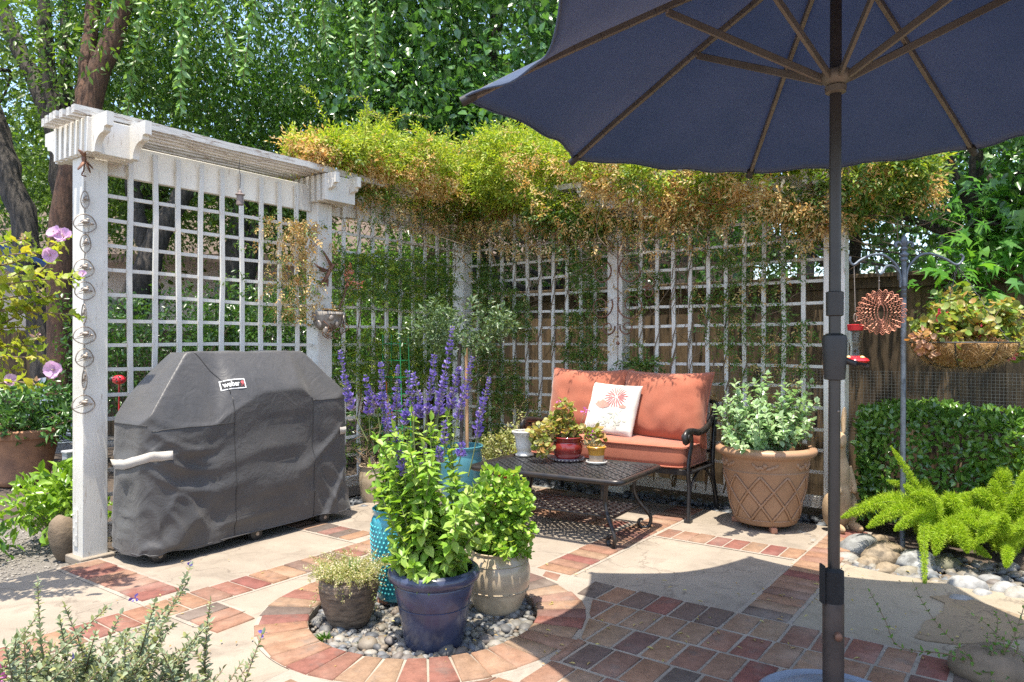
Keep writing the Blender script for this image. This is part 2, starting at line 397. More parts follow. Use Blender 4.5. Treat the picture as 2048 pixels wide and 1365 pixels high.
_c = _n.nodes.new('ShaderNodeTexCoord'); _n.links.new(_c.outputs['Object'], _w.inputs['Vector']); _b = _n.nodes.new('ShaderNodeBump'); _b.inputs['Strength'].default_value = .32; _b.inputs['Distance'].default_value = .02; _n.links.new(_w.outputs['Fac'], _b.inputs['Height']); _n.links.new(_p.inputs['Normal'].links[0].from_socket, _b.inputs['Normal']); _n.links.new(_b.outputs[0], _p.inputs['Normal'])
M['pillow'] = fabric_mat('cream print pillow cloth', (.60, .58, .52), (.54, .51, .45), 500, .9)
M['tape'] = fabric_mat('grey webbing strap', (.40, .37, .33), (.34, .31, .28), 600)
def glaze(name, c1, c2, scale=6, rough=.18, bmp=.05, stretch=(1, 1, 1), spec=.5, bscale=20, dist=.5, coat=.3):
    return mat(name, c1, c2, scale, rough, bmp, bscale, stretch=stretch, spec=spec, dist=dist, coat=coat, bd=.002)
M['pot_blue'] = glaze('cobalt blue glaze', (.05, .062, .115), (.028, .034, .066), 7, .3, .1, (1, 1, 1.5))
M['pot_turq'] = glaze('turquoise glaze', (.035, .26, .32), (.02, .16, .22), 12, .2)
M['pot_cream'] = glaze('beige glazed stoneware', (.46, .37, .26), (.34, .26, .17), 5, .28, .1, (1, 1, 3))
M['pot_brown'] = mat('rough brown ceramic', (.20, .145, .10), (.055, .042, .033), 14, .7, .6, 25, stretch=(1, 1, 3), bd=.01)
M['pot_teal'] = glaze('teal glaze', (.085, .27, .32), (.06, .20, .25), 6, .25)
M['pot_tan'] = mat('tan moulded resin', (.33, .19, .11), (.27, .152, .085), 6, .5, .1, 60)
M['pot_red'] = glaze('oxblood red glaze', (.22, .022, .018), (.14, .016, .013), 6, .12)
M['pot_saucer'] = mat('purple grey saucer', (.22, .19, .25), (.15, .13, .18), 14, .5)
M['pot_white'] = glaze('white glazed ceramic', (.62, .60, .55), (.55, .53, .48), 5, .25)
M['pot_yellow'] = glaze('mustard glaze', (.50, .24, .03), (.36, .16, .02), 8, .25)
M['pot_clay'] = mat('greyed clay', (.42, .32, .24), (.28, .21, .16), 20, .8, .2)
M['pot_old_terra'] = mat('old terracotta', (.30, .145, .075), (.17, .085, .05), 7, .8, .3, 30)
M['pot_scarlet'] = mat('scarlet plastic pot', (.55, .05, .035), (.42, .035, .03), 9, .45)
M['rock'] = mat('river rock', (.33, .31, .285), (.17, .16, .15), 9, .7, .4, 30, island=.35, bd=.006, lo=.3, hi=.7)
M['rock_brown'] = mat('brown field stone', (.20, .145, .095), (.12, .09, .06), 8, .85, .6, 30, bd=.01)
def pebble_mat():
    m, n, nd, ln, p = _mat('mixed river pebbles'); setp(p, Roughness=.6, Specular_IOR_Level=.4)
    g = nd.new('ShaderNodeNewGeometry'); v = coords(nd, ln)
    c = ramp(nd, ln, g.outputs['Random Per Island'], [(0, (.09, .105, .12)), (.2, (.175, .15, .115)), (.4, (.055, .06, .07)), (.55, (.20, .18, .145)), (.7, (.14, .105, .075)), (.85, (.115, .125, .14)), (1, (.25, .225, .19))])
    c = mix(nd, ln, .5, c, ramp(nd, ln, ntex(nd, ln, v, 60, 5), [(.3, (.75, .75, .75)), (.7, (1.15, 1.15, 1.15))]), 'MULTIPLY')
    ln.new(c, p.inputs['Base Color']); return m
M['pebble'] = pebble_mat()
M['table_metal'] = mat('polished dark cast metal', (.13, .13, .14), (.07, .07, .075), 26, .36, .3, 70, metal=.8)
M['pebble_dark'] = mat('dark grey pebbles', (.12, .13, .145), (.06, .065, .072), 20, .55, island=.5)

# ------------------------------------------------------------------ ground
RC = (-2.32, 2.5); R_IN, R_OUT = .525, .755       # ring of bricks round the pebble circle, in patio coordinates
MB().add([(-90, -60, -.075), (90, -60, -.075), (90, 120, -.075), (-90, 120, -.075)], [(0, 1, 2, 3)]).build('ground', M['gravel'], smooth=0)['kind'] = 'structure'

def sheet(name, outer, holes, z, m, depth=.07):
    bm = bmesh.new(); es = []
    for loop in [outer] + holes:
        vs = [bm.verts.new((p[0], p[1], z)) for p in loop]
        for i in range(len(vs)): es.append(bm.edges.new((vs[i], vs[(i + 1) % len(vs)])))
    bmesh.ops.triangle_fill(bm, use_beauty=True, use_dissolve=False, edges=es)
    bmesh.ops.recalc_face_normals(bm, faces=bm.faces)
    for f in bm.faces:
        if f.normal.z < 0: f.normal_flip()
    r = bmesh.ops.extrude_edge_only(bm, edges=[e for e in bm.edges if e.is_boundary])
    for v in r['geom']:
        if isinstance(v, bmesh.types.BMVert): v.co.z -= depth
    me = bpy.data.meshes.new(name); bm.to_mesh(me); bm.free(); me.update()
    o = link(name, me, m); o['kind'] = 'structure'; return o
circ = [W(RC[0] + R_IN * math.cos(2 * PI * k / 72), RC[1] + R_IN * math.sin(2 * PI * k / 72)) for k in range(72)]
BED = [(1.905, 4.10), (2.06, 3.93), (2.25, 3.80), (2.52, 3.60), (2.85, 3.40), (3.3, 3.22), (4.2, 3.0)]   # front edge of the planting bed
# main patio, left of the third brick band; pale walkway right of it
sheet('patio', [W(-4.42, -3), W(-.9, -3), W(-.9, 5.28), W(-4.28, 5.28), W(-4.28, 3.0), W(-4.42, 1.9)], [circ], 0.0, M['concrete'])
sheet('walkway', [W(-.9, -3), W(6, -3), W(6, 1.2)] + [Vector((x, y, 0)) for x, y in reversed(BED)] + [W(-.9, 4.55)], [], 0.0, M['concrete_pale'])
left = [(-9, 2.2), (-2.9, 2.2)]
sheet('planting_bed', [Vector((x, y, 0)) for x, y in BED] + [W(6, 1.3), W(9, 6.5), W(-4.5, 6.5), W(-4.5, 5.4), W(-.75, 5.4), W(-.88, 4.62)], [], -.045, M['soil'], .02)

sheet('dark_shade_sheet', [W(-9.5, 1.9), W(-4.78, 2.25), W(-4.78, 6.5), W(-9.5, 9)], [], -.06, M['soil'], .01)  # dark sheet over the gravel, stands in for shade behind the left trellis
# bricks
class Bricks:
    def __init__(s): s.V = []; s.n = 0
    def add(s, c4, top, g, ch=.006):
        """c4: four world corners, counter-clockwise"""
        c4 = [Vector((p[0], p[1], 0)) for p in c4]; cen = sum(c4, Vector()) / 4; dz = g.normal() * .0012; tilt = g.normal(size=2) * .004
        def z(p): return top + dz + (p.x - cen.x) * tilt[0] + (p.y - cen.y) * tilt[1]
        j = [Vector((g.normal() * .0018, g.normal() * .0018, 0)) for _ in range(4)]
        c4 = [p + q for p, q in zip(c4, j)]
        low = [(p.x, p.y, -.02) for p in c4]; mid = [(p.x, p.y, z(p) - ch * .7) for p in c4]
        tp = []
        for p in c4:
            d = (cen - p); d = d.normalized() * ch * 1.3; q = p + d; tp.append((q.x, q.y, z(p)))
        s.V += low + mid + tp; s.n += 1
    def build(s, name):
        k = np.arange(s.n)[:, None, None] * 12
        q = [(8, 9, 10, 11)] + [(i, (i + 1) % 4, 4 + (i + 1) % 4, 4 + i) for i in range(4)] + [(4 + i, 4 + (i + 1) % 4, 8 + (i + 1) % 4, 8 + i) for i in range(4)]
        F_ = (np.array(q)[None] + k).reshape(-1, 4)
        o = np_mesh(name, np.array(s.V), [F_], M['brick'], None, False); o['kind'] = 'structure'; return o
B = Bricks(); gb = rng(5); JT = .012; TOP = .009
def rect_brick(a0, a1, b0, b1): B.add([W(a0, b0), W(a1, b0), W(a1, b1), W(a0, b1)], TOP, gb)
def clip_brick(cs, r=None, keep=.34):
    """brick cut along the ring: corners inside the circle are moved out to it"""
    r = r or R_OUT + .012; out = []
    if all(inring(x, y, r) for x, y in cs): return
    for x, y in cs:
        if inring(x, y, r): d = math.hypot(x - RC[0], y - RC[1]); x, y = RC[0] + (x - RC[0]) * r / d, RC[1] + (y - RC[1]) * r / d
        out.append((x, y))
    ar = lambda q: abs(sum(q[i][0] * q[(i + 1) % 4][1] - q[(i + 1) % 4][0] * q[i][1] for i in range(4))) / 2
    if ar(out) > keep * ar(cs): B.add([W(x, y) for x, y in out], TOP, gb)
def inring(a, b, r): return (a - RC[0]) ** 2 + (b - RC[1]) ** 2 < r * r
def band_v(a0, a1, b0, b1, pitch=.112):
    b = b0
    while b + pitch <= b1 + .03:
        clip_brick([(a0 + JT, b + JT / 2), (a1 - JT, b + JT / 2), (a1 - JT, b + pitch - JT / 2), (a0 + JT, b + pitch - JT / 2)])
        b += pitch
def band_u(b0, b1, a0, a1, pitch=.112):
    a = a0
    while a + pitch <= a1 + .03:
        clip_brick([(a + JT / 2, b0 + JT), (a + pitch - JT / 2, b0 + JT), (a + pitch - JT / 2, b1 - JT), (a + JT / 2, b1 - JT)])
        a += pitch
band_v(-3.45, -3.21, -2.5, 5.25); band_v(-2.27, -2.03, 3.34, 5.25); band_v(-1.13, -.9, 3.34, 5.3)
band_u(1.77, 2.0, -4.40, -3.46); band_u(1.77, 2.0, -3.2, -2.85); band_u(3.1, 3.33, -4.2, -3.46); band_u(3.1, 3.33, -3.2, -2.0)
band_u(4.35, 4.58, -4.2, -3.46); band_u(4.35, 4.58, -3.2, -2.28); band_u(4.35, 4.58, -2.02, -1.14)
nr = 39
for k in range(nr):
    t0 = 2 * PI * (k + .07) / nr; t1 = 2 * PI * (k + .93) / nr; a, b = RC
    ri, ro = R_IN + .002, R_OUT - .01 + gb.normal() * .006
    B.add([W(a + ri * math.cos(t0), b + ri * math.sin(t0)), W(a + ro * math.cos(t0 - .008), b + ro * math.sin(t0 - .008)),
           W(a + ro * math.cos(t1 + .008), b + ro * math.sin(t1 + .008)), W(a + ri * math.cos(t1), b + ri * math.sin(t1))], TOP + .002, gb)
# brick field in front, courses laid along the patio grid
b = 3.33; row = 0
while b > -.6:
    off = gb.uniform(0, .12); a = -1.99 - .12 * 12 + off
    while a < 3.4:
        cs = [(a + .007, b - .222), (a + .117, b - .222), (a + .117, b - .010), (a + .007, b - .010)]
        if a > -2.36 and not (a < -2.1 and b > 2.5) and not (b > 3.2 and a < -2.0): clip_brick(cs)
        a += .124
    b -= .232; row += 1
B.build('brick_paving')
# mortar beds just under the brick faces
mm = MB(); zz = [.0015]
def mort(pts):
    mm.add([(p.x, p.y, zz[0]) for p in pts], [tuple(range(len(pts)))]); zz[0] += .0003
for a0, a1, b0, b1 in ((-3.46, -3.2, -2.5, 5.28), (-2.28, -2.02, 3.33, 5.28), (-1.14, -.89, 3.33, 5.28)): mort([W(a0, b0), W(a1, b0), W(a1, b1), W(a0, b1)]) if a0 > -3 else [mort([W(a0, -2.5), W(a1, -2.5), W(a1, 5.28), W(a0, 5.28)])]
for b0, b1, a0, a1 in ((1.76, 2.01, -4.42, -3.0), (3.09, 3.34, -4.25, -2.86), (4.34, 4.59, -4.25, -1.14)): mort([W(a0, b0), W(a1, b0), W(a1, b1), W(a0, b1)])
arc = [W(RC[0] + (R_IN + .003) * math.cos(t), RC[1] + (R_IN + .003) * math.sin(t)) for t in np.linspace(PI / 2, -PI / 2, 40)]
mort([W(RC[0], 3.34)] + arc + [W(RC[0], -.7), W(3.4, -.7), W(3.4, 3.34)])
z = zz[0]
arcs = [[(RC[0] + r * math.cos(t), RC[1] + r * math.sin(t)) for t in np.linspace(0, 2 * PI, 81)] for r in (R_IN + .002, R_OUT)]
for k in range(80): mm.add([W(*arcs[0][k], z), W(*arcs[1][k], z), W(*arcs[1][k + 1], z), W(*arcs[0][k + 1], z)], [(0, 1, 2, 3)])
mm.build('brick_mortar', M['mortar'], smooth=0)['kind'] = 'structure'

# flagstone let into the walkway
fs = [gp(x, y) for x, y in ((1860, 1195), (1915, 1192), (1985, 1215), (2060, 1240), (2090, 1270), (1985, 1288), (1905, 1290), (1850, 1283), (1830, 1277), (1842, 1262), (1848, 1246), (1868, 1238), (1888, 1225), (1890, 1208))]
mb = MB(); mb.prism(fs, .001, .006); mb.build('flagstone', concrete_mat('brown flagstone', (.27, .205, .135), (.195, .145, .095), (.25, .19, .10)), smooth=0)['kind'] = 'structure'

# pebbles: one mesh for each spread of them
def ico(sub):
    bm = bmesh.new(); bmesh.ops.create_icosphere(bm, subdivisions=sub, radius=1)
    V = np.array([v.co[:] for v in bm.verts]); F_ = np.array([[v.index for v in f.verts] for f in bm.faces]); bm.free(); return V, F_
ICO2 = ico(2); ICO3 = ico(3)
def pebbles(name, P, S, g, m, tmpl=ICO2, flat=(.45, .75)):
    T, F_ = tmpl; n = len(P); yaw = g.uniform(0, 2 * PI, n); fl = g.uniform(*flat, n); el = g.uniform(.65, 1, n)
    t = T[None] * np.stack([S, S * el, S * fl], 1)[:, None]
    t = t * (1 + .16 * np.sin(T[None, :, :] @ g.normal(size=(3, 1)) * 2.3 + g.uniform(0, 6, n)[:, None, None]))
    tx = g.normal(size=n) * .35; c, s = np.cos(tx)[:, None], np.sin(tx)[:, None]
    y, z = t[..., 1] * c - t[..., 2] * s, t[..., 1] * s + t[..., 2] * c
    c, s = np.cos(yaw)[:, None], np.sin(yaw)[:, None]
    V = np.stack([t[..., 0] * c - y * s, t[..., 0] * s + y * c, z], -1) + P[:, None]
    o = np_mesh(name, V.reshape(-1, 3), [(F_[None] + (np.arange(n) * len(T))[:, None, None]).reshape(-1, 3)], m)
    o['kind'] = 'stuff'; return o
g = rng(11)
n = 3300; r = np.sqrt(g.uniform(0, 1, n)) * (R_IN - .015); t = g.uniform(0, 2 * PI, n)
S = g.uniform(.008, .018, n); big = g.uniform(size=n) < .16; S[big] = g.uniform(.019, .033, big.sum())
edge = r > R_IN - .16; S[edge & (g.uniform(size=n) < .3)] *= 1.35
P = np.array([W(RC[0] + a * math.cos(q), RC[1] + a * math.sin(q), 0) for a, q in zip(np.minimum(r, R_IN - S - .004), t)])
P[:, 2] = -.048 + g.uniform(0, .03, n) + S * .25
pebbles('pebbles', P, S, g, M['pebble'])
n = 900
ab = [(g.uniform(-4.5, -1.2), g.uniform(5.28, 5.62)) if g.uniform() < .72 else (g.uniform(-4.55, -4.2), g.uniform(3.3, 5.5)) for _ in range(n)]
P = np.array([W(a, b, g.uniform(-.045, -.005)) for a, b in ab]); S = g.uniform(.018, .045, n)
pebbles('dark_pebbles', P, S, g, M['pebble_dark'])
n = 1500; x = g.uniform(1.85, 4.3, n); yf = np.interp(x, [p[0] for p in BED], [p[1] for p in BED]) 
P = np.stack([x, yf + .03 + g.uniform(0, 1, n) ** 1.4 * .75, np.full(n, -.03)], 1); S = g.uniform(.015, .04, n); P[:, 2] += S * .3
pebbles('bed_pebbles', P, S, g, M['pebble'])
# loose gravel left of the patio
n = 5200; P = []
while len(P) < n:
    y = g.uniform(3.3, 6.8); x = -1.0 - g.uniform(0, 1) * 5.0
    if x / y > -.75 and (x * CU - y * SU) < -4.44 : P.append((x, y, -.072))
pebbles('loose_gravel', np.array(P), g.uniform(.005, .012, n), g, mat('gravel chips', (.27, .245, .21), (.15, .135, .12), 30, .9, island=.4), (ico(1)))

# river rocks along the bed, each one countable
rocks = [(1718, 1082, 40, 'large flat grey river rock at the head of the bed edge'), (1770, 1100, 44, 'tan streaked river rock beside the fern fronds'), (1832, 1112, 40, 'grey and white mottled river rock under the fern'),
 (1695, 1108, 22, 'pale small rock touching the brick band'), (1740, 1115, 24, 'bluish white rock in front of the tan streaked rock'), (1775, 1128, 26, 'cream rock at the walkway edge below the tan rock'), (1800, 1098, 22, 'dark charcoal rock between tan and mottled rocks'),
 (1815, 1135, 24, 'low beige rock on the walkway edge'), (1850, 1138, 22, 'rounded light grey rock beside the hanging frond tip'), (1935, 1160, 32, 'big chalk white flat rock near the walkway'), (1985, 1150, 22, 'small blue grey egg shaped rock'),
 (2010, 1168, 26, 'white oval rock at the right end of the edge'), (1965, 1178, 22, 'blue white oval rock before the chalk white rock'), (2040, 1180, 30, 'pale sandy slab shaped rock by the frame edge'), (1925, 1190, 24, 'half buried whitish rock at the walkway lip'), (1755, 1072, 22, 'dark grey rock behind the tan streaked rock'), (1890, 1118, 26, 'olive tinted rock in the shade of the fern')]
rcol = {'tan': (.33, .25, .16), 'white': (.40, .39, .37), 'grey': (.30, .30, .29), 'dark': (.10, .10, .105), 'cream': (.36, .31, .24), 'beige': (.32, .28, .21), 'blue': (.34, .38, .44), 'pale': (.38, .35, .30), 'olive': (.20, .19, .12)}
for i, (x, y, s, lab) in enumerate(rocks):
    c = gp(x, y + s * .35); sz = s * c.y / F; g2 = rng(100 + i)
    T, F_ = ICO3; V = T * np.array([sz * 1.15, sz * .8, sz * .68]) * (1 + .10 * np.sin(T @ g2.normal(size=(3, 1)) * 2.5 + 1) + .05 * np.sin(T @ g2.normal(size=(3, 1)) * 6))
    yaw = g2.uniform(-.6, .6); cc, ss = math.cos(yaw), math.sin(yaw)
    V = np.stack([V[:, 0] * cc - V[:, 1] * ss, V[:, 0] * ss + V[:, 1] * cc, V[:, 2]], 1)
    col = tuple(.68 * q for q in next((v for k, v in rcol.items() if k in lab), (.3, .3, .29)))
    if 'mottled' in lab: col = (.28, .28, .265)
    o = np_mesh('river_rock', V, [F_], mat('river rock ' + str(i), col, tuple(q * (.35 if 'mottled' in lab or 'streaked' in lab else .62) for q in col), 22, .75, .4, 40, lo=.42, hi=.62))
    o.location = (c.x, c.y, sz * .22 - .03); tag(o, lab, 'rock', 'river rocks edging the bed')

# leaf litter
L = Leaves(); g = rng(21)
for _ in range(95):
    p = gp(g.uniform(1080, 1990), g.uniform(1130, 1340)); a = g.uniform(0, 6)
    L.add((p.x, p.y, .013), (math.cos(a), math.sin(a), .02), (g.normal() * .2, g.normal() * .2, 1), g.uniform(.015, .035), g.uniform(.006, .012))
for _ in range(60):
    p = gp(g.uniform(150, 1000), g.uniform(1060, 1340)); a = g.uniform(0, 6)
    L.add((p.x, p.y, .013), (math.cos(a), math.sin(a), .02), (g.normal() * .2, g.normal() * .2, 1), g.uniform(.012, .025), g.uniform(.006, .01))
o = L.build('fallen_leaves', leafmat('dry fallen leaf', [(.42, .36, .10), (.30, .19, .08), (.50, .44, .16)], .2), None, OVAL); o['kind'] = 'stuff'

# ------------------------------------------------------------------ pergola with trellis walls (one built structure that moves as one)
AL, BR = -4.6, 5.5                                   # left wing runs along b at a = AL, right wing along a at b = BR
POSTS = [(AL, 2.03), (AL, 3.74), (AL, BR), (-2.88, BR), (-1.16, BR)]
pg = thing('pergola', 'weathered white corner pergola with square posts and lattice walls', 'pergola', W(AL, BR, 0), ROT)
def lp(a, b, z): return Vector((a - AL, b - BR, z))
for i, (a, b) in enumerate(POSTS):
    mb = MB(); mb.box(lp(a, b, 1.165), (.14, .14, 2.37))
    po = mb.build('post', M['white'], pg, bevel=.004)
    mb = MB(); mb.box(lp(a, b, -.03), (.20, .20, .05)); mb.build('footing', M['concrete'], po, bevel=.008)
    if i == 0:
        mb = MB(); mb.box(lp(a - .02, b - .0735, .16), (.05, .006, .22)); 
        for q in range(5): mb.box(lp(a - .035 + .03 * (q % 2), b - .078, .075 + .04 * q), (.008, .006, .014))
        mb.box(lp(a - .076, b - .02, .05), (.012, .07, .1)); mb.build('bracket', M['white'], po, bevel=.002)
def beam(p, q, z0, z1, t, off=(0, 0)):
    mb = MB(); p = lp(p[0] + off[0], p[1] + off[1], (z0 + z1) / 2); q = lp(q[0] + off[0], q[1] + off[1], (z0 + z1) / 2)
    mb.bar(p, q, t, z1 - z0); return mb.build('beam', M['white'], pg, bevel=.004)
for i in range(4):
    (a0, b0), (a1, b1) = POSTS[i], POSTS[i + 1]
    d = Vector((a1 - a0, b1 - b0)).normalized() * .0725
    beam((a0 + d.x, b0 + d.y), (a1 - d.x, b1 - d.y), 2.285, 2.49, .04, (-.03, 0) if i < 2 else (0, .03))
# long slats lying over both wings
gs = rng(3)
for k in range(7):
    off = -.235 + k * .072
    mb = MB(); n = 12
    b0 = 1.86 + gs.normal() * .006; b1 = BR + .2
    for s in range(n):
        p = lp(AL - .02 + off, b0 + (b1 - b0) * s / n, 2.584 + .004 * math.sin(s * 1.7 + k)); q = lp(AL - .02 + off, b0 + (b1 - b0) * (s + 1) / n, 2.584 + .004 * math.sin((s + 1) * 1.7 + k))
        mb.bar(p, q, .040, .046)
    mb.build('roof_slat', M['slat'], pg)
    mb = MB(); mb.bar(lp(AL + .27, BR + off, 2.584), lp(-.7 + gs.normal() * .01, BR + off, 2.584), .040, .046); mb.build('roof_slat', M['slat'], pg)
# ogee cross brackets and block of short boards on each post
def ogee(L2, hh):
    pts = [(-L2, hh), (L2, hh), (L2, hh * .62), (L2 - .03, hh * .60), (L2 - .035, hh * .5)]
    for k in range(9):
        t = k / 8 * PI / 2; pts.append((L2 - .045 - .10 * math.sin(t), hh * .46 * (math.cos(t)) + hh * .0 + .055 * 0 + (0.05 if False else 0)))
    pts += [(L2 - .16, .0)]
    right = pts[2:]; leftp = [(-x, z) for x, z in reversed(right)]
    return [(-L2, hh), (L2, hh)] + right + leftp
def capital(a, b, along_v, n=7, L2=.40):
    def loc(x, y, z): return lp(a + x, b + y, z) if along_v else lp(a + y, b + x, z)
    for s in (-.062, .155) if along_v else (-.14, .14):
        mb = MB(); poly = ogee(L2, .205)
        vs = [loc(x - .02, s - .019, 2.352 + z) for x, z in poly] + [loc(x - .02, s + .019, 2.352 + z) for x, z in poly]
        m_ = len(poly); mb.add(vs, [tuple(range(m_)), tuple(range(2 * m_ - 1, m_ - 1, -1))] + [(i, m_ + i, m_ + (i + 1) % m_, (i + 1) % m_) for i in range(m_)])
        mb.build('bracket', M['white'], pg, smooth=30)
    mb = MB()
    for k in range(n):
        x = -.20 + .40 * k / (n - 1) - .02; mb.box(loc(x, .045, 2.453), (.036, .30, .200) if along_v else (.30, .036, .200))
    mb.build('cross_block', M['white'], pg, bevel=.003)
capital(AL, 2.03, True); capital(AL, 3.74, True, 7, .31); capital(AL, BR, True); capital(-2.88, BR, False); capital(-1.16, BR, False)
# lattice panels
def warp(i, s): return .004 * math.sin(i * 2.1 + s * 3) + .003 * math.sin(i * 5.3 + s * 7)
def lattice(p, q, nv, shift, vert_front):
    """p, q = (a, b) ends between post faces"""
    mb = MB(); d = Vector((q[0] - p[0], q[1] - p[1])); Ln = d.length; d.normalize(); nrm = Vector((vert_front[0], vert_front[1]))
    ts = [(k + 1) * Ln / (nv + 1) + shift for k in range(nv)]
    for i, t in enumerate(ts):
        n = 6
        for s in range(n):
            z0 = .16 + (2.46 - .16) * s / n; z1 = .16 + (2.46 - .16) * (s + 1) / n
            A = Vector((p[0], p[1])) + d * (t + warp(i, z0)) + nrm * (.016 + .3 * warp(i + 3, z0)); Bq = Vector((p[0], p[1])) + d * (t + warp(i, z1)) + nrm * (.016 + .3 * warp(i + 3, z1))
            mb.bar(lp(A.x, A.y, z0), lp(Bq.x, Bq.y, z1), .030, .016, up=(nrm.x, nrm.y, 0))
    z = 2.155; i = 0
    while z > .2:
        n = 6
        for s in range(n):
            A = Vector((p[0], p[1])) + d * (Ln * s / n) - nrm * .001; Bq = Vector((p[0], p[1])) + d * (Ln * (s + 1) / n) - nrm * .001
            mb.bar(lp(A.x, A.y, z + warp(i + 9, s / n)), lp(Bq.x, Bq.y, z + warp(i + 9, (s + 1) / n)), .016, .022)
        z -= .152; i += 1
    o = mb.build('trellis_panel', M['white'], pg, smooth=20)
    mb = MB(); A = lp(p[0], p[1], .115); Bq = lp(q[0], q[1], .115); mb.bar(A, Bq, .04, .085); mb.build('bottom_rail', M['slat'], pg, bevel=.004)
h = .0715
lattice((AL, 2.03 + h), (AL, 3.74 - h), 9, 0, (1, 0)); lattice((AL, 3.74 + h), (AL, BR - h), 9, 0, (1, 0))
lattice((AL + h, BR), (-2.88 - h, BR), 10, 0, (0, -1)); lattice((-2.88 + h, BR), (-1.16 - h, BR), 10, 0, (0, -1))
# ------------------------------------------------------------------ background: house, fences, trees, shrubs
M['stucco'] = mat('pale pink stucco', (.62, .52, .46), (.56, .46, .41), 2, .9, .3, 60)
hs = thing('house', 'pale stucco neighbouring house glimpsed through the trellis and trees', 'house', (-3, 15.5, 0))
mb = MB(); mb.box((0, 0, 1.45), (15, 4, 2.9)); mb.build('wall', M['stucco'], hs)
mb = MB()
mb.add([(-8, -2.6, 2.85), (8, -2.6, 2.85), (8, 0, 4.3), (-8, 0, 4.3), (-8, 2.6, 2.85), (8, 2.6, 2.85), (-8, -2.6, 2.7), (8, -2.6, 2.7)], [(0, 1, 2, 3), (3, 2, 5, 4), (6, 7, 1, 0)])
mb.build('roof', mat('brown roof shingles', (.14, .10, .08), (.08, .06, .05), 14, .9, .5, 30), hs)
for x in (-4.2, 1.5, 4.4):
    mb = MB(); mb.box((x, -2.02, 1.6), (1.5, .06, 1.1)); fr = mb.build('window', M['white'], hs, bevel=.01)
    mb = MB(); mb.box((x, -2.056, 1.6), (1.34, .012, .94)); mb.build('pane', mat('dark window glass', (.04, .05, .06), (.05, .06, .07), 3, .08), fr)

def fence(name, label, p, q, hgt, cap=True):
    g = rng(int(abs(p.x) * 13) + 7); d = (q - p); Ln = d.length; rz = math.atan2(d.y, d.x)
    t = thing(name, label, 'fence', (p.x, p.y, 0), rz)
    mb = MB(); x = 0
    while x < Ln:
        wd = .1385; mb.box((x + wd / 2, g.normal() * .004, (hgt - .06) / 2 - .06), (wd, .018, hgt - .06 + g.normal() * .01)); x += wd + .0015
    mb.box((Ln / 2, .012, (hgt - .1) / 2), (Ln, .004, hgt - .12)); mb.build('board_panel', M['fence'], t)
    for z in (.35, hgt - .3): 
        mb = MB(); mb.box((Ln / 2, .03, z), (Ln, .035, .085)); mb.build('rail', M['fence'], t)
    if cap:
        mb = MB(); mb.box((Ln / 2, -.012, hgt - .075), (Ln, .02, .09)); mb.box((Ln / 2, 0, hgt - .018), (Ln, .12, .035)); mb.build('cap_rail', M['fence'], t, bevel=.004)
    x = .0
    while x < Ln: mb = MB(); mb.box((x, .06, hgt / 2 - .05), (.09, .09, hgt - .02)); mb.build('fence_post', M['fence'], t); x += 2.4
    return t
fence('wooden_fence', 'brown board fence with cap rail standing behind the trellis and clipped hedge', W(-7.2, 6.62), W(6.5, 6.62), 1.83)
fence('wooden_fence', 'dark shaded board fence far behind the grey bark tree', Vector((-11, 9.6, 0)), Vector((-4.2, 10.6, 0)), 1.55, False)

# hardware cloth along the foot of the fence
wm = MB(); a0, a1, b = -2.9, 3.4, 6.42
for k in range(25): wm.bar(W(a0, b, .42 + k * .0254), W(a1, b, .42 + k * .0254), .0016, .0016)
for k in range(int((a1 - a0) / .0254)): wm.bar(W(a0 + k * .0254, b, .40), W(a0 + k * .0254, b, 1.035), .0016, .0016)
tag(wm.build('wire_mesh_fence', mat('galvanised wire', (.20, .20, .19), (.14, .14, .13), 9, .45, metal=.6), smooth=0), 'low galvanised square wire mesh fence in front of the brown boards', 'wire fence')

G = {}
G['elm'] = leafmat('dark fine foliage', [(.035, .10, .015), (.06, .155, .022), (.09, .20, .03), (.125, .245, .045)], .45, .32, .6)
G['left'] = leafmat('olive fine foliage', [(.06, .125, .02), (.10, .18, .03), (.15, .24, .045)], .48, .4, .5)
G['pear'] = leafmat('glossy silvery green leaves', [(.07, .17, .04), (.09, .21, .06), (.12, .25, .07)], .38, .2, 1.0)
G['dark'] = leafmat('deep green leaves', [(.03, .08, .018), (.05, .12, .025), (.08, .16, .035)], .4, .3, .6)
G['gum'] = leafmat('star shaped bright leaves', [(.07, .21, .03), (.10, .27, .04), (.15, .33, .05)], .45, .25, .8)
G['bright'] = leafmat('bright shrub leaves', [(.06, .15, .02), (.10, .21, .03), (.15, .27, .05)], .4, .3, .6)
G['hedge'] = leafmat('clipped hedge leaves', [(.07, .16, .025), (.11, .23, .04), (.18, .31, .06)], .35, .25, .8)
G['hang'] = leafmat('pale hanging leaves', [(.16, .31, .08), (.21, .37, .12), (.27, .42, .17)], .4, .35, .5)

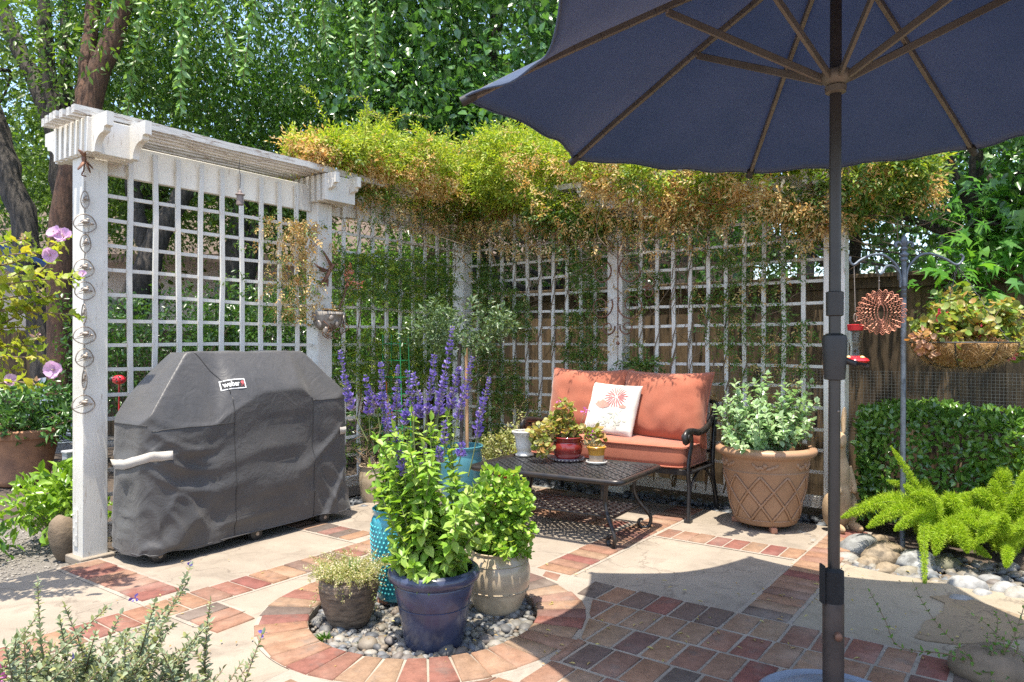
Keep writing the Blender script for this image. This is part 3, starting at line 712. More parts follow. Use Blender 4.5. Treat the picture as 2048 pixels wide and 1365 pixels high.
def tree(name, label, trunks, clumps, sig, n, size, m, bark, seed, ratio=.45, down=.3, limb=14, tmpl=DIAM, group=None, loc=None, out=.5, nb=(0, 0, 0)):
    g = rng(seed); base = Vector(loc) if loc is not None else Vector(trunks[0][0][0]); base = Vector((base.x, base.y, -.07))
    t = thing(name, label, 'tree', base, 0, group)
    mb = MB(); tips = []
    for pts, r0, r1 in trunks:
        P = polyline(pts, 22); rr = np.linspace(r0, r1, 22) * (1 + .05 * np.sin(np.arange(22) * 1.3 + seed))
        P = P + g.normal(size=P.shape) * (r0 * .08)
        mb.tube([Vector(p) - base for p in P], list(rr), 10); tips += [P[k] for k in range(8, 22)]
    tips = np.array(tips); C = np.asarray(clumps)
    for c in C[g.permutation(len(C))[:limb]]:
        j = np.argmin(np.linalg.norm(tips - c - np.array([0, 0, -.5]), axis=1)); s = tips[j]; mid = (s + c) / 2 + g.normal(size=3) * .15 + np.array([0, 0, .12])
        mb.tube([Vector(p) - base for p in polyline([s, mid, c], 8)], list(np.linspace(.035, .008, 8)), 5)
    mb.build('trunk', bark, t, smooth=60)
    L = Leaves(); cloud_leaves(L, g, C, sig, n, size, ratio, out, down, nb=nb)
    L.build('crown', m, t, tmpl, base); return t, g
def region(g, n, xr, yr, zr, bias=None):
    x = g.uniform(*xr, n); y = g.uniform(*yr, n); Z = g.uniform(*zr, n)
    return np.array([at(a, b, c) for a, b, c in zip(x, y, Z)])

# dark multi stemmed tree on the left
g = rng(31)
C = region(g, 150, (-260, 330), (-260, 470), (9, 12.5)); C = np.concatenate([C, region(g, 45, (160, 620), (330, 470), (9, 12)), np.array([(x, y, z) for x, y, z in zip(g.uniform(-7, -3.2, 34), g.uniform(6.6, 9, 34), g.uniform(4.2, 6, 34))])])  # last set: crown clumps added overhead to shade the trunks and ground
tree('leaning_tree', 'grey furrowed multi stemmed tree at the left behind the white post', [
    ([at(95, 760, 8.6), at(60, 520, 8.6), at(5, 300, 8.7), at(-70, 60, 8.8)], .17, .11),
    ([at(118, 760, 8.9), at(145, 420, 8.9), at(100, 230, 9.0), at(20, 60, 9.2), at(-40, -120, 9.4)], .15, .07),
    ([at(125, 500, 8.95), at(118, 300, 8.9), at(95, 130, 8.9), at(85, -100, 9)], .13, .07),
    ([at(140, 440, 9), at(150, 300, 9.2), at(130, 120, 9.4), at(140, -80, 9.5)], .09, .05)], C, .66, 46000, .075, G['left'], M['bark_grey'], 32, .42)
# red barked tree behind the pergola slats
g = rng(33)
C = np.concatenate([region(g, 210, (180, 980), (-260, 250), (8.2, 11.5)), region(g, 90, (150, 700), (-200, 200), (8.4, 10.5)), region(g, 50, (420, 640), (180, 360), (9, 11)), region(g, 45, (620, 980), (180, 400), (9.5, 11.5))])
tree('drooping_tree', 'red brown leaning trunk with dense drooping dark green crown', [
    ([at(118, 800, 7.6), at(128, 420, 7.6), at(182, 210, 7.7), at(232, 50, 7.8), at(290, -140, 8.0)], .13, .10),
([at(168, 240, 7.7), at(178, 100, 7.9), at(205, -120, 8.3)], .10, .06)], C, (.75, .75, .5), 74000, .066, G['elm'], M['bark_red'], 34, .42, .75, limb=3)
g = rng(35)
C = region(g, 40, (260, 620), (300, 470), (9.6, 12))
tree('twin_trunk_tree', 'twin dark trunks leaning right seen through the left trellis', [
    ([at(462, 620, 9.2), at(468, 520, 9.2), at(482, 430, 9.3), at(520, 300, 9.4)], .15, .09), ([at(488, 620, 9.3), at(500, 530, 9.3), at(525, 430, 9.4), at(580, 320, 9.5)], .12, .07),
    ([at(250, 640, 8.6), at(290, 540, 8.6), at(345, 420, 8.8), at(400, 340, 9)], .17, .10), ([at(300, 610, 8.8), at(300, 540, 8.8), at(275, 430, 8.9), at(255, 300, 9)], .12, .08)], C, .5, 8000, .07, G['left'], M['bark_grey'], 36, .42, limb=26)
# glossy round leaved tree at the centre top
g = rng(37)
C = region(g, 150, (690, 1330), (-260, 330), (8.6, 11)); C = np.concatenate([C, region(g, 30, (880, 1150), (200, 400), (8.6, 10))])
tree('glossy_tree', 'tree with glossy silvery green round leaves above the vine beside the umbrella', [([at(960, 760, 11), at(950, 420, 10.8), at(985, 120, 10.6), at(1010, -150, 10.4)], .16, .08)], C, .55, 19000, .115, G['pear'], M['bark_grey'], 38, .72, .35, tmpl=OVAL)
g = rng(39)
C = region(g, 120, (1150, 2360), (-40, 560), (10.5, 13.5))
tree('dark_tree', 'deep green tree filling the gap behind the fence and umbrella', [([at(1600, 760, 12), at(1610, 400, 12), at(1560, 60, 12)], .17, .08), ([at(1605, 420, 12), at(1750, 150, 12.2)], .09, .05)], C, .95, 28000, .12, G['dark'], M['bark_grey'], 40, .55, limb=40)
# sweet gum reaching over the fence on the right
g = rng(41)
C = np.concatenate([region(g, 44, (1890, 2230), (370, 585), (5.3, 6.3)), region(g, 24, (1860, 2250), (260, 470), (6.2, 7.4)), np.array([W(a, b, z) for a, b, z in zip(g.uniform(-2.5, 3.5, 44), g.uniform(6.35, 7.0, 44), g.uniform(2.5, 4.2, 44))])])  # last set: extra leaves added above the fence line to shade its boards
tree('star_leaf_tree', 'tree of bright star shaped leaves reaching over the fence at the right', [([at(2330, 900, 7.2), at(2320, 500, 7.2), at(2280, 100, 7.2)], .11, .06), ([at(2320, 520, 7.2), at(2150, 470, 6.4), at(1960, 480, 5.9)], .035, .010)], C, (.36, .36, .22), 5200, .125, G['gum'], M['bark_grey'], 42, 1.05, .35, limb=30, tmpl=STAR, nb=(0, -.8, .6))
# dark evergreen right behind the boards, added to shade them
g = rng(47)
C = np.array([W(a, b, z) for a, b, z in zip(g.uniform(-7, 3.8, 70), g.uniform(6.5, 7.6, 70), g.uniform(2.15, 3.9, 70))])
tree('evergreen_tree', 'dark evergreen foliage leaning over the top of the brown board fence', [([W(-1.5, 7.4, 0), W(-1.4, 7.4, 2), W(-1.3, 7.3, 3.6)], .08, .03), ([W(1.6, 7.5, 0), W(1.6, 7.4, 2), W(1.8, 7.3, 3.6)], .07, .03), ([W(-4.6, 7.5, 0), W(-4.6, 7.4, 2), W(-4.4, 7.3, 3.6)], .07, .03)], C, (.5, .5, .42), 17000, .075, G['dark'], M['bark_grey'], 48, .5, .4, limb=40, tmpl=OVAL)
# far wood closing the view
g = rng(43)
L = Leaves(); C = region(g, 260, (-900, 2900), (-420, 640), (16, 22)); cloud_leaves(L, g, C, 1.5, 48000, .28, .55, .5, .3)
o = L.build('far_woods', G['dark'], None, DIAM); o['kind'] = 'stuff'
L = Leaves(); C = region(g, 70, (-900, 560), (120, 640), (14, 19)); cloud_leaves(L, g, C, 1.3, 20000, .2, .55, .5, .3)
o = L.build('far_thicket', G['left'], None, DIAM); o['kind'] = 'stuff'

# drooping leafy shoots in front of the dark crown
tw = thing('hanging_branches', 'pale green leafy shoots hanging down in front of the dark crown', 'branches', at(360, -120, 7.0))
L = Leaves(); g = rng(45); mb = MB(); o0 = tw.location.copy()
for pts, Z in (([(290, -90), (284, 40), (268, 120), (255, 228)], 6.9), ([(355, -90), (362, 0), (366, 60), (362, 130), (362, 215)], 6.6), ([(420, -90), (440, 20), (452, 60), (470, 128)], 6.8), ([(520, -90), (508, 20), (498, 70), (486, 155)], 6.6),
               ([(232, -80), (236, -10), (226, 28)], 6.7), ([(560, -90), (575, 0), (600, 60)], 7), ([(385, -90), (402, 0), (415, 30)], 6.9), ([(700, -80), (712, 60), (705, 160)], 7.6), ([(765, -80), (750, 40), (752, 130)], 7.6), ([(650, -80), (645, 20), (655, 90)], 7.4)):
    P = [at(x, y, Z) for x, y in pts]; stem_leaves(L, g, P, .036, .125, .44, 46, .1, .3)
    mb.tube([Vector(p) - o0 for p in polyline(P, 16)], .004, 4)
L.build('foliage', G['hang'], tw, OVAL, o0); mb.build('stem', M['twig'], tw)

def shrub(name, label, xr, yr, zr, nc, n, size, m, seed, sig=.35, ratio=.5, group=None, tmpl=DIAM, cat='shrub'):
    g = rng(seed); C = region(g, nc, xr, yr, zr); b = C.mean(0); b[2] = -.07
    t = thing(name, label, cat, b, 0, group); mb = MB()
    for c in C[:24]:
        s = Vector((g.normal() * .12, g.normal() * .12, 0)); e = Vector(c - b); mb.tube([s, (s + e) / 2 + Vector((g.normal() * .08, g.normal() * .08, .1)), e], [.016, .011, .005], 5)
    mb.build('stem', M['twig'], t)
    L = Leaves(); cloud_leaves(L, g, C, sig, n, size, ratio); L.build('foliage', m, t, tmpl, b); return t
shrub('evergreen_shrub', 'dark green shrub bank behind the left trellis panel and covered grill', (150, 480), (610, 820), (6.9, 7.8), 60, 9000, .045, G['dark'], 51, .3)
shrub('evergreen_shrub', 'dark green shrub bank beyond the middle of the left trellis', (420, 660), (600, 860), (7.0, 8.2), 80, 12000, .045, G['dark'], 52, .32)
shrub('bright_shrub', 'bright green dense shrub glowing behind the second trellis panel', (650, 905), (500, 800), (7.4, 8.6), 80, 15000, .055, G['bright'], 53, .34)
shrub('bright_shrub', 'mid green bush behind the corner post and vine', (900, 1130), (440, 640), (9.2, 10.4), 40, 5000, .06, G['elm'], 54, .4)

# ------------------------------------------------------------------ climbing vine over the pergola
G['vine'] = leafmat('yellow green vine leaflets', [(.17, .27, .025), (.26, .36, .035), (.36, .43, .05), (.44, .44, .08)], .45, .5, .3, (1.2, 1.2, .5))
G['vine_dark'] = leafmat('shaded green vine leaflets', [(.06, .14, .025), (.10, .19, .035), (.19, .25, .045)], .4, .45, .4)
G['vine_dry'] = leafmat('golden dry vine leaflets', [(.55, .34, .12), (.62, .46, .19), (.68, .56, .29), (.50, .25, .085), (.60, .52, .22)], .4, .7, .2, (1.15, 1, .6))
vn = thing('climbing_vine', 'climbing vine of yellow green and dried golden leaves draped over the pergola', 'vine', W(AL, BR, 0))
vo = vn.location.copy(); g = rng(61)
def pn(P, f, s): return np.sin(P[:, 0] * f + s) * np.sin(P[:, 1] * f * 1.3 + s * 2) + .6 * np.sin(P[:, 2] * f * 1.7 + s * 3 + P[:, 0] * f * .7)
def vine_pts(n, left):
    """points in patio coordinates round the top of a wing"""
    u = g.uniform(0, 1, n); th = g.uniform(0, 2 * PI, n); r = g.uniform(.1, 1, n) ** .42
    if left:
        b = 3.55 + u * (BR + .35 - 3.55); k = np.clip((b - 3.5) / 1.1, .12, 1); hump = .07 * np.sin(b * 3.1 + 1) 
        a = AL - .10 + .12 * k + r * np.cos(th) * (.30 + .24 * k); z = 2.74 + .05 * k + hump * k * .5 + r * np.sin(th) * (.10 + .24 * k)
        return np.stack([a, b, z], 1), k
    a = AL - .3 + u * 4.35; e = np.clip((-.24 - a) / 1.1, .05, 1) ** .5; t = np.clip((a - AL) / 4.2, 0, 1)
    hump = .12 * np.sin(a * 2.7 + .6) + .07 * np.sin(a * 6.1)
    zc = 2.70 - .28 * t + .10 * np.exp(-((a + 3.6) / .5) ** 2); b = BR - .06 + r * np.cos(th) * .58 * e; z = zc + .04 + hump * .7 + r * np.sin(th) * (.38 + .05 * t) * e
    return np.stack([a, b, z], 1), e
def sprigs(LL, Q, per, size, droop):
    """each sprig: a short rachis with leaflets on both sides"""
    n = len(Q); X = np.stack([Q[:, 0] * CU + Q[:, 1] * SU, -Q[:, 0] * SU + Q[:, 1] * CU, Q[:, 2]], 1)
    ax = unit(rdir(g, n) + np.array([0, 0, -droop])); side = unit(np.cross(ax, rdir(g, n))); nr_ = np.cross(side, ax)
    for k in range(per):
        s = 1 if k % 2 else -1; f = (k // 2 + .5) / (per / 2)
        P = X + ax * (f * size * 3.0); d = unit(ax * .75 + side * s * .75 + rdir(g, n) * .25)
        if k == per - 1: d = ax; P = X + ax * (size * 3.0)
        sz = size * g.uniform(.65, 1.25, n); LL.add(P, d, unit(nr_ * .8 + rdir(g, n) * .5 + np.array([0, -.25, .7])), sz, sz * .42)
Lg, Ld, Lk = Leaves(), Leaves(), Leaves()
for left, n in ((True, 10500), (False, 24000)):
    Q, k = vine_pts(n, left); Q = Q[pn(Q, 6.5, 3.3) + .5 * pn(Q, 15, 1.2) > -.42]; n = len(Q)
    dry = pn(Q, 3.1, 1.0 if left else 2.2) + .55 * pn(Q, 9, .4) + g.normal(size=n) * .45 - (Q[:, 2] - 2.72) * 1.8 - .50
    hi = dry > .22
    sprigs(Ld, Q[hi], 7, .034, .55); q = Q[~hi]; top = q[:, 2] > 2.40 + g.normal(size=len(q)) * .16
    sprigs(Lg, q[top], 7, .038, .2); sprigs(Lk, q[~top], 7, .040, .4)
# trailing tails below the mass
def tails(n, left):
    u = g.uniform(0, 1, n); ln = g.uniform(.02, 1, n) ** 2.4 * .30
    if left: return np.stack([AL + .12 + g.normal(size=n) * .1, 4.0 + u * 1.5, 2.5 - ln], 1)
    return np.stack([AL + u * 3.5, BR - .20 + g.normal(size=n) * .12, 2.40 - .20 * u - ln], 1)
T1 = tails(420, True); T2 = tails(1100, False)
sprigs(Ld, np.concatenate([T1[:200], T2[:650]]), 7, .032, 1.2); sprigs(Lk, np.concatenate([T1[200:], T2[650:]]), 7, .032, .9)
# dry clusters hanging on the left lattice near the second post
c = np.array([(AL + .06, 3.05 + .62 * i, 0) for i in (0, .5, 1)]); n = 330
q = np.stack([AL + .05 + g.normal(size=n) * .05, g.normal(size=n) * .13 + 3.47, 2.2 - g.uniform(0, 1, n) ** 1.5 * .75], 1); sprigs(Ld, q, 7, .030, 1.3)
q = np.stack([AL + .05 + g.normal(size=160) * .05, g.normal(size=160) * .2 + 3.45, 2.2 - g.uniform(0, 1, 160) * .8], 1); sprigs(Lk, q, 7, .03, .6)
# sparse growth on the lattices
def wall(n, ar, zr, left, bias=1.0):
    u = g.uniform(0, 1, n); z = zr[0] + (zr[1] - zr[0]) * g.uniform(0, 1, n) ** bias
    p = ar[0] + (ar[1] - ar[0]) * u; d = .03 + np.abs(g.normal(size=n)) * .06
    Q = np.stack([AL + d, p, z], 1) if left else np.stack([p, BR - d, z], 1)
    return Q[(pn(Q, 5.0, .7) + .5 * pn(Q, 11, 1.9)) > -.15]
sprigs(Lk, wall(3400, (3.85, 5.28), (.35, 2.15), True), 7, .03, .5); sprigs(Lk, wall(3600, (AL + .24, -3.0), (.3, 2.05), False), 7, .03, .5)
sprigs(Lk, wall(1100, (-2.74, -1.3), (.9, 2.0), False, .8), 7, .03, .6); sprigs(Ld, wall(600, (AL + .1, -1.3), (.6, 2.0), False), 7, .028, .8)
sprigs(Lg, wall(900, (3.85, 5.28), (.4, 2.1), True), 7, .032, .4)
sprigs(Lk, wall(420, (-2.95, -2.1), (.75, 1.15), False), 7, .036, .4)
# upright shoots along the top
mb = MB()
for i in range(80):
    left = i < 26; a, b = (AL + g.normal() * .2, g.uniform(3.5, 5.6)) if left else (g.uniform(AL, -.6), BR + g.normal() * .25)
    z0 = 2.85 + (.12 if 4 < b < 5.6 and left else .0) - (0 if left else .25 * (a - AL) / 4.5)
    s = W(a, b, z0 - .1); ln = g.uniform(.12, .42); e = s + Vector((g.normal() * .16, g.normal() * .16, ln)); m_ = (s + e) / 2 + Vector((g.normal() * .05, g.normal() * .05, .04))
    P = [s, m_, e, e + Vector((g.normal() * .1, g.normal() * .1, -.02))]; stem_leaves(Lg, g, P, .022, .048, .28, 50, .15, .3); mb.tube([p - vo for p in polyline(P, 8)], .0022, 4)
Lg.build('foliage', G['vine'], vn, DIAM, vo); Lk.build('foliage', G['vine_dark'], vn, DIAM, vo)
tag(Ld.build('dry_foliage', G['vine_dry'], vn, DIAM, vo), 'dried golden brown leaflets of the vine')
# woody stems twisting round the lattice and a tangle under the mass
def twist(a, b, left, seed):
    gg = rng(seed); z = .1; P = []; top = gg.uniform(1.9, 2.5); ph = gg.uniform(0, 6); k = gg.uniform(8, 13); r = gg.uniform(.018, .03)
    while z < top:
        th = ph + z * k; da, db = r * math.cos(th), r * math.sin(th) * .8; P.append(W(a + da, b + db, z) - vo); z += .03
    mb.tube(P, list(np.linspace(.0055, .003, len(P))), 5)
for i in range(10):
    if i not in (8, 9):
        a = AL + .07 + (i + 1) * (1.72 - .143) / 11; twist(a, BR - .016, False, 200 + i)
        if i % 3 == 0: twist(a + .01, BR - .016, False, 240 + i)
    a = -2.88 + .07 + (i + 1) * (1.72 - .143) / 11
    if i < 7: twist(a, BR - .016, False, 220 + i)
    if 1 < i < 6: twist(a, BR - .016, False, 260 + i); twist(a + .02, BR - .02, False, 270 + i)
    if i < 9: twist(AL + .016, 3.81 + (i + 1) * (1.76 - .143) / 10, True, 250 + i)
for i in range(150):
    left = i < 35; a, b = (AL + .1 + g.normal() * .1, g.uniform(3.9, 5.4)) if left else (g.uniform(AL, -.6), BR - .1 + g.normal() * .15)
    s = W(a, b, g.uniform(2.2, 2.5) - (0 if left else .2 * (a - AL) / 4.4)); P = [s]
    for k in range(4): P.append(P[-1] + Vector((g.normal() * .13, g.normal() * .09, g.normal() * .07 - .06)))
    mb.tube([p - vo for p in polyline(P, 12)], .0028, 4)
for i in range(46):
    a = g.uniform(AL + .2, -1.3); s = W(a, BR - .05, g.uniform(1.0, 2.2)); P = [s]
    for k in range(4): P.append(P[-1] + Vector((g.normal() * .10, g.normal() * .05, g.normal() * .05 - .09)))
    mb.tube([p - vo for p in polyline(P, 12)], .0026, 4)
mb.build('stem', M['twig'], vn, smooth=180)

# ------------------------------------------------------------------ clipped hedge, ferns
G['fern'] = leafmat('foxtail fern needles', [(.24, .38, .02), (.32, .46, .03), (.40, .50, .06)], .45, .55, .25, (1.15, 1.15, .5))
hd = thing('clipped_hedge', 'low clipped glossy hedge between the end post and wooden fence', 'hedge', W(1.2, 5.75, 0), ROT)
g = rng(71); n = 17000
a = g.uniform(-1.02, 3.3, n); f = g.uniform(0, 1, n); dep = np.abs(g.normal(size=n)) * .05
b = np.where(f < .5, 5.42 + dep, g.uniform(5.42, 6.25, n)); z = np.where(f < .5, g.uniform(0.02, .78, n), .80 - dep)
rd = np.clip((z - .62) / .18, 0, 1) * (f < .5); b = b + rd ** 2 * .10; z = z - np.where(f >= .5, .06 * np.clip((5.55 - b) / .13, 0, 1) ** 2, 0)
end = f > .93; a[end] = -1.02 + dep[end]; b[end] = g.uniform(5.47, 6.1, end.sum()); z[end] = g.uniform(.02, .72, end.sum())
z += .02 * np.sin(a * 7) + .015 * np.sin(a * 17 + b * 9); b += .025 * np.sin(a * 6 + z * 8)
nl = np.where((f < .5)[:, None], np.array([[0, -1, .5]]), np.array([[0, -.1, 1]]))
nl = nl * (1 - rd[:, None]) + np.array([[0, -.2, 1.]]) * rd[:, None]
L = Leaves(); L.add(np.stack([a - 1.2, b - 5.75, z], 1), unit(rdir(g, n) + nl * .7), unit(rdir(g, n) * .7 + nl), g.uniform(.038, .062, n), g.uniform(.024, .036, n)); L.build('foliage', G['hedge'], hd, OVAL)
mb = MB()
for i in range(60):
    x, y = g.uniform(-2.1, 2.0), g.uniform(-.15, .25); mb.tube([(x, y, -.04), (x + g.normal() * .05, y + g.normal() * .05, .3), (x + g.normal() * .14, y + g.normal() * .1, .62)], [.009, .007, .003], 5)
mb.build('stem', M['twig'], hd)

def plume(L, g, pts, n, w0, mbx=None, o0=None):
    P = polyline(pts, 40); t = g.uniform(0.02, 1, n); idx = np.minimum((t * 39).astype(int), 38); fr = (t * 39 - idx)[:, None]
    base = P[idx] * (1 - fr) + P[idx + 1] * fr; tn = unit(P[idx + 1] - P[idx]); d = unit(rdir(g, n)); d = unit(d - tn * (d * tn).sum(1)[:, None] + tn * .55)
    prof = w0 * np.clip(np.sin(np.clip(t * .93 + .10, 0, 1) * PI) ** .45, .25, 1) * (1 - .35 * t)
    off = g.uniform(0, .75, n)[:, None] * prof[:, None]
    d2 = unit(d + rdir(g, n) * .75)
    L.add(base + d * off, d2, rdir(g, n), prof * g.uniform(.28, .5, n), .0045)
    if mbx is not None: mbx.tube([Vector(p) - o0 for p in P], list(np.linspace(.005, .002, 40)), 4)
def fern(label, base, plumes, seed):
    g = rng(seed); t = thing('foxtail_fern', label, 'fern', base, 0); L = Leaves(); mbx = MB(); o0 = Vector(base)
    for mid, tip, w0, Z1, Z2 in plumes:
        m_, e = at(*mid, Z1), at(*tip, Z2); plume(L, g, [Vector(base) + Vector((g.normal() * .05, g.normal() * .05, .03)), m_, e], 4600, w0 * 1.75, mbx, o0)
    L.build('foliage', G['fern'], t, NEED, o0); mbx.build('stem', M['twig_green'], t)
b1 = gp(1890, 1092, -.02)
fern('yellow green foxtail fern sprawling over the river rocks', b1, [((1840, 985), (1782, 893), .030, 4.5, 4.6), ((1790, 1005), (1684, 1035), .050, 4.35, 4.25), ((1850, 1040), (1850, 1178), .030, 4.2, 3.75), ((1835, 990), (1775, 962), .034, 4.6, 4.7),
    ((1850, 1010), (1808, 970), .036, 4.3, 4.35), ((1868, 1000), (1822, 990), .036, 4.2, 4.1), ((1900, 1020), (1945, 985), .04, 4.4, 4.45), ((1920, 1040), (1962, 1060), .04, 4.2, 4.0), ((1905, 1070), (1980, 1115), .04, 4.1, 3.95), ((1880, 1040), (1900, 985), .04, 4.5, 4.6),
    ((1860, 1060), (1840, 1085), .042, 4.2, 4.05), ((1925, 1010), (1992, 1010), .04, 4.4, 4.4), ((1810, 1020), (1735, 1055), .045, 4.3, 4.2), ((1800, 1000), (1715, 1022), .045, 4.45, 4.4), ((1860, 1000), (1850, 960), .04, 4.6, 4.7), ((1900, 1000), (1930, 1040), .045, 4.35, 4.2), ((1940, 1030), (1990, 1050), .045, 4.2, 4.1), ((1880, 1060), (1870, 1110), .04, 4.15, 4.0), ((1920, 1060), (1935, 1105), .04, 4.1, 3.95), ((1850, 1030), (1790, 1060), .045, 4.25, 4.15), ((1900, 1050), (1950, 1075), .05, 4.2, 4.05)], 81)
b2 = gp(2010, 1108, -.02)
fern('upright yellow green foxtail fern at the right frame edge', b2, [((1975, 1000), (1948, 985), .04, 4.3, 4.4), ((2008, 1060), (2012, 1030), .036, 3.95, 3.9), ((2035, 1000), (2055, 940), .042, 4.2, 4.25), ((2005, 960), (2012, 955), .045, 4.45, 4.5), ((2060, 1040), (2085, 1010), .04, 4.0, 4.0),
    ((2030, 1070), (2050, 1060), .04, 3.95, 3.8), ((2015, 1100), (2012, 1135), .03, 3.9, 3.75), ((1990, 1040), (1960, 1050), .04, 4.1, 3.9), ((2000, 1010), (1985, 960), .045, 4.4, 4.45), ((2030, 1020), (2040, 990), .045, 4.2, 4.2), ((1985, 1060), (1955, 1085), .04, 4.0, 3.9), ((2050, 990), (2090, 960), .045, 4.4, 4.4), ((1970, 950), (1940, 930), .042, 4.75, 4.8), ((2040, 960), (2075, 900), .045, 4.6, 4.7), ((2000, 930), (1970, 880), .04, 4.7, 4.8), ((2030, 930), (2035, 895), .042, 4.7, 4.8)], 82)

# sweet low green shrub by the first post, brown stone
def leafy_mound(name, label, cat, c, rad, n, size, m, seed, ratio=.5, tmpl=OVAL, stems=20, sm=None, up=.6, down=0.0, out=.9):
    g = rng(seed); t = thing(name, label, cat, c, 0); c = Vector(c); mb = MB(); d = rdir(g, stems); d[:, 2] = np.abs(d[:, 2]); 
    L = Leaves(); k = max(stems, 1); tips = d * np.array(rad) * .75; tips[:, 2] += rad[2] * .15
    for e in tips: mb.tube([(e[0] * .1, e[1] * .1, 0), tuple(e * .5 + np.array([0, 0, rad[2] * .1])), tuple(e)], [.005, .004, .002], 4)
    mb.build('stem', sm or M['twig_green'], t)
    cloud_leaves(L, g, tips, np.array(rad) * .34, n, size, ratio, out, down, up); L.build('foliage', m, t, tmpl); return t
leafy_mound('leafy_shrub', 'low lime green leafy shrub growing in gravel beside the first post', 'shrub', (-2.98, 4.72, -.05), (.34, .30, .44), 900, .062, leafmat('lime leaves', [(.14, .27, .02), (.19, .33, .03), (.26, .40, .05)], .4, .3, .5), 91, .48)
leafy_mound('leafy_shrub', 'small lime green seedling spreading in the gravel at the left edge', 'shrub', (-3.25, 4.35, -.05), (.22, .2, .22), 200, .055, G['bright'], 92, .48)
o = MB(); o.ball((0, 0, 0), (.085, .07, .15), seg=20, rings=14); s = o.build('garden_stone', M['rock_brown'], smooth=180); s.location = (-2.73, 4.42, .06); s.rotation_euler = (.1, -.2, .5)
dm = s.modifiers.new('d', 'DISPLACE'); tx = bpy.data.textures.new('stone lumps', 'CLOUDS'); tx.noise_scale = .12; dm.texture = tx; dm.strength = .06; tag(s, 'brown upright stone leaning at the foot of the first post', 'stone')
# ------------------------------------------------------------------ covered grill
AF, AB, B0, B1 = -4.0, -4.44, 2.06, 3.54
AM, BM = (AF + AB) / 2, (B0 + B1) / 2
gr = thing('covered_grill', 'barbecue under a fitted charcoal cloth cover in front of the left trellis', 'grill', W(AM, BM, 0), ROT)
def sup(th, hx, hy, e):
    c, s = math.cos(th), math.sin(th); return (math.copysign(abs(c) ** (2 / e), c) * hx, math.copysign(abs(s) ** (2 / e), s) * hy)
def grill_ring(z):
    hx0, hy0 = (AF - AB) / 2, (B1 - B0) / 2
    return hx0, hy0
NT, NZ = 240, 92
hx0, hy0 = (AF - AB) / 2, (B1 - B0) / 2
def lid(a, b):
    """height of the cover's roof over the point (a, b), local coordinates"""
    zb = min(.80 + (b + hy0) / .33 * .40, .87 + (hy0 - b) / .29 * .33, 1.20)
    up_ = lambda t: min(max(t, 0), 1) ** 2 * (3 - 2 * min(max(t, 0), 1))
    base = .765 + .195 * up_((b + .30) / .13) - .095 * up_((b - .30) / .12)      # height of the front shoulder
    za = base + (hx0 - a) / .18 * (1.21 - base); zk = 1.2 - max(0, -.13 - a) * 2.0
    return min(zb, za, zk)
def fold(th, z, p):
    """sag folds of the hanging cloth"""
    k = min(max((.92 - z) / .5, 0), 1)
    s = .010 * k * math.sin(p[1] * 16 + 3.2 * z) * math.sin(p[1] * 5.1 + 1)
    n = noise.noise(Vector((p[0] * 4.0, p[1] * 4.0, z * 3.2))) * .020 + noise.noise(Vector((p[0] * 9 + 4, p[1] * 9, z * 8))) * .007
    wz = z + .05 * noise.noise(Vector((p[1] * 5, z * 5, 3)))
    r = 1 - abs(noise.noise(Vector((p[0] * 3 + 9, p[1] * 4.2 - wz * 4.5, wz * 2.2 + p[1] * 1.5)))) * 2.4
    r2 = 1 - abs(noise.noise(Vector((p[0] * 5 + 2, p[1] * 6.5 + wz * 6.0, wz * 3 - p[1] * 2)))) * 2.6
    lo = math.exp(-((z - .22) / .16) ** 2); near = math.exp(-((p[1] + .52) / .22) ** 2)
    sm = 0                                                # smile shaped folds hanging between shoulder and seam
    for c in (.12, .24, .36): d_ = (z - (.74 - c) - 1.4 * (p[1] + .38) ** 2); sm += math.exp(-(d_ / .022) ** 2) * near * .014
    return s + n + .016 * max(r, 0) ** 2.2 * (.35 + k) + .016 * max(r2, 0) ** 2.2 * (lo + .7 * near) + sm
vs = []; fs_ = []
for j in range(NZ + 1):
    t = j / NZ
    for i in range(NT):
        th = 2 * PI * i / NT
        if t < .62:                                       # hanging skirt
            q = t / .62; x, y = sup(th, hx0, hy0, 7)
            ztop = lid(x * .985, y * .985) - .012; z = .065 + (ztop - .065) * q
            fl = 1 + .05 * (1 - q) ** 2; p = Vector((x * fl, y * (1 + .012 * (1 - q) ** 2), z))
            nn = Vector((x / hx0 ** 2, y / hy0 ** 2 * .3, 0)).normalized(); seam = .0
            for sb in (-.20, .40):
                if x > hx0 * .8: seam -= .009 * math.exp(-((y - sb) / .014) ** 2)
            p += nn * (fold(th, z, p) * min(1, (1 - q) * 3 + .45) + seam); 
            if q < .03: p.z += .012 * math.sin(th * 9)
        else:                                             # roof
            q = (t - .62) / .38; s = 1 - q ** 1.0
            x, y = sup(th, hx0 * s, hy0 * s, 7 - 3 * q); z = lid(x, y) + noise.noise(Vector((x * 6, y * 6, 2))) * .010 * min(1, q * 6) - .012 * math.exp(-q * 30)
            p = Vector((x, y, z))
        vs.append(p)
for j in range(NZ):
    for i in range(NT): fs_.append((j * NT + i, j * NT + (i + 1) % NT, (j + 1) * NT + (i + 1) % NT, (j + 1) * NT + i))
mb = MB(); mb.add(vs, fs_); cover = mb.build('cover', M['grill_cloth'], gr, smooth=180)
sm = cover.modifiers.new('smooth', 'SMOOTH'); sm.factor = .5; sm.iterations = 1
bpy.context.view_layer.update()
Mg = gr.matrix_world.copy()
dg = bpy.context.evaluated_depsgraph_get(); ev = cover.evaluated_get(dg).to_mesh()
gbvh = BVHTree.FromPolygons([Mg @ v.co for v in ev.vertices], [tuple(p.vertices) for p in ev.polygons])
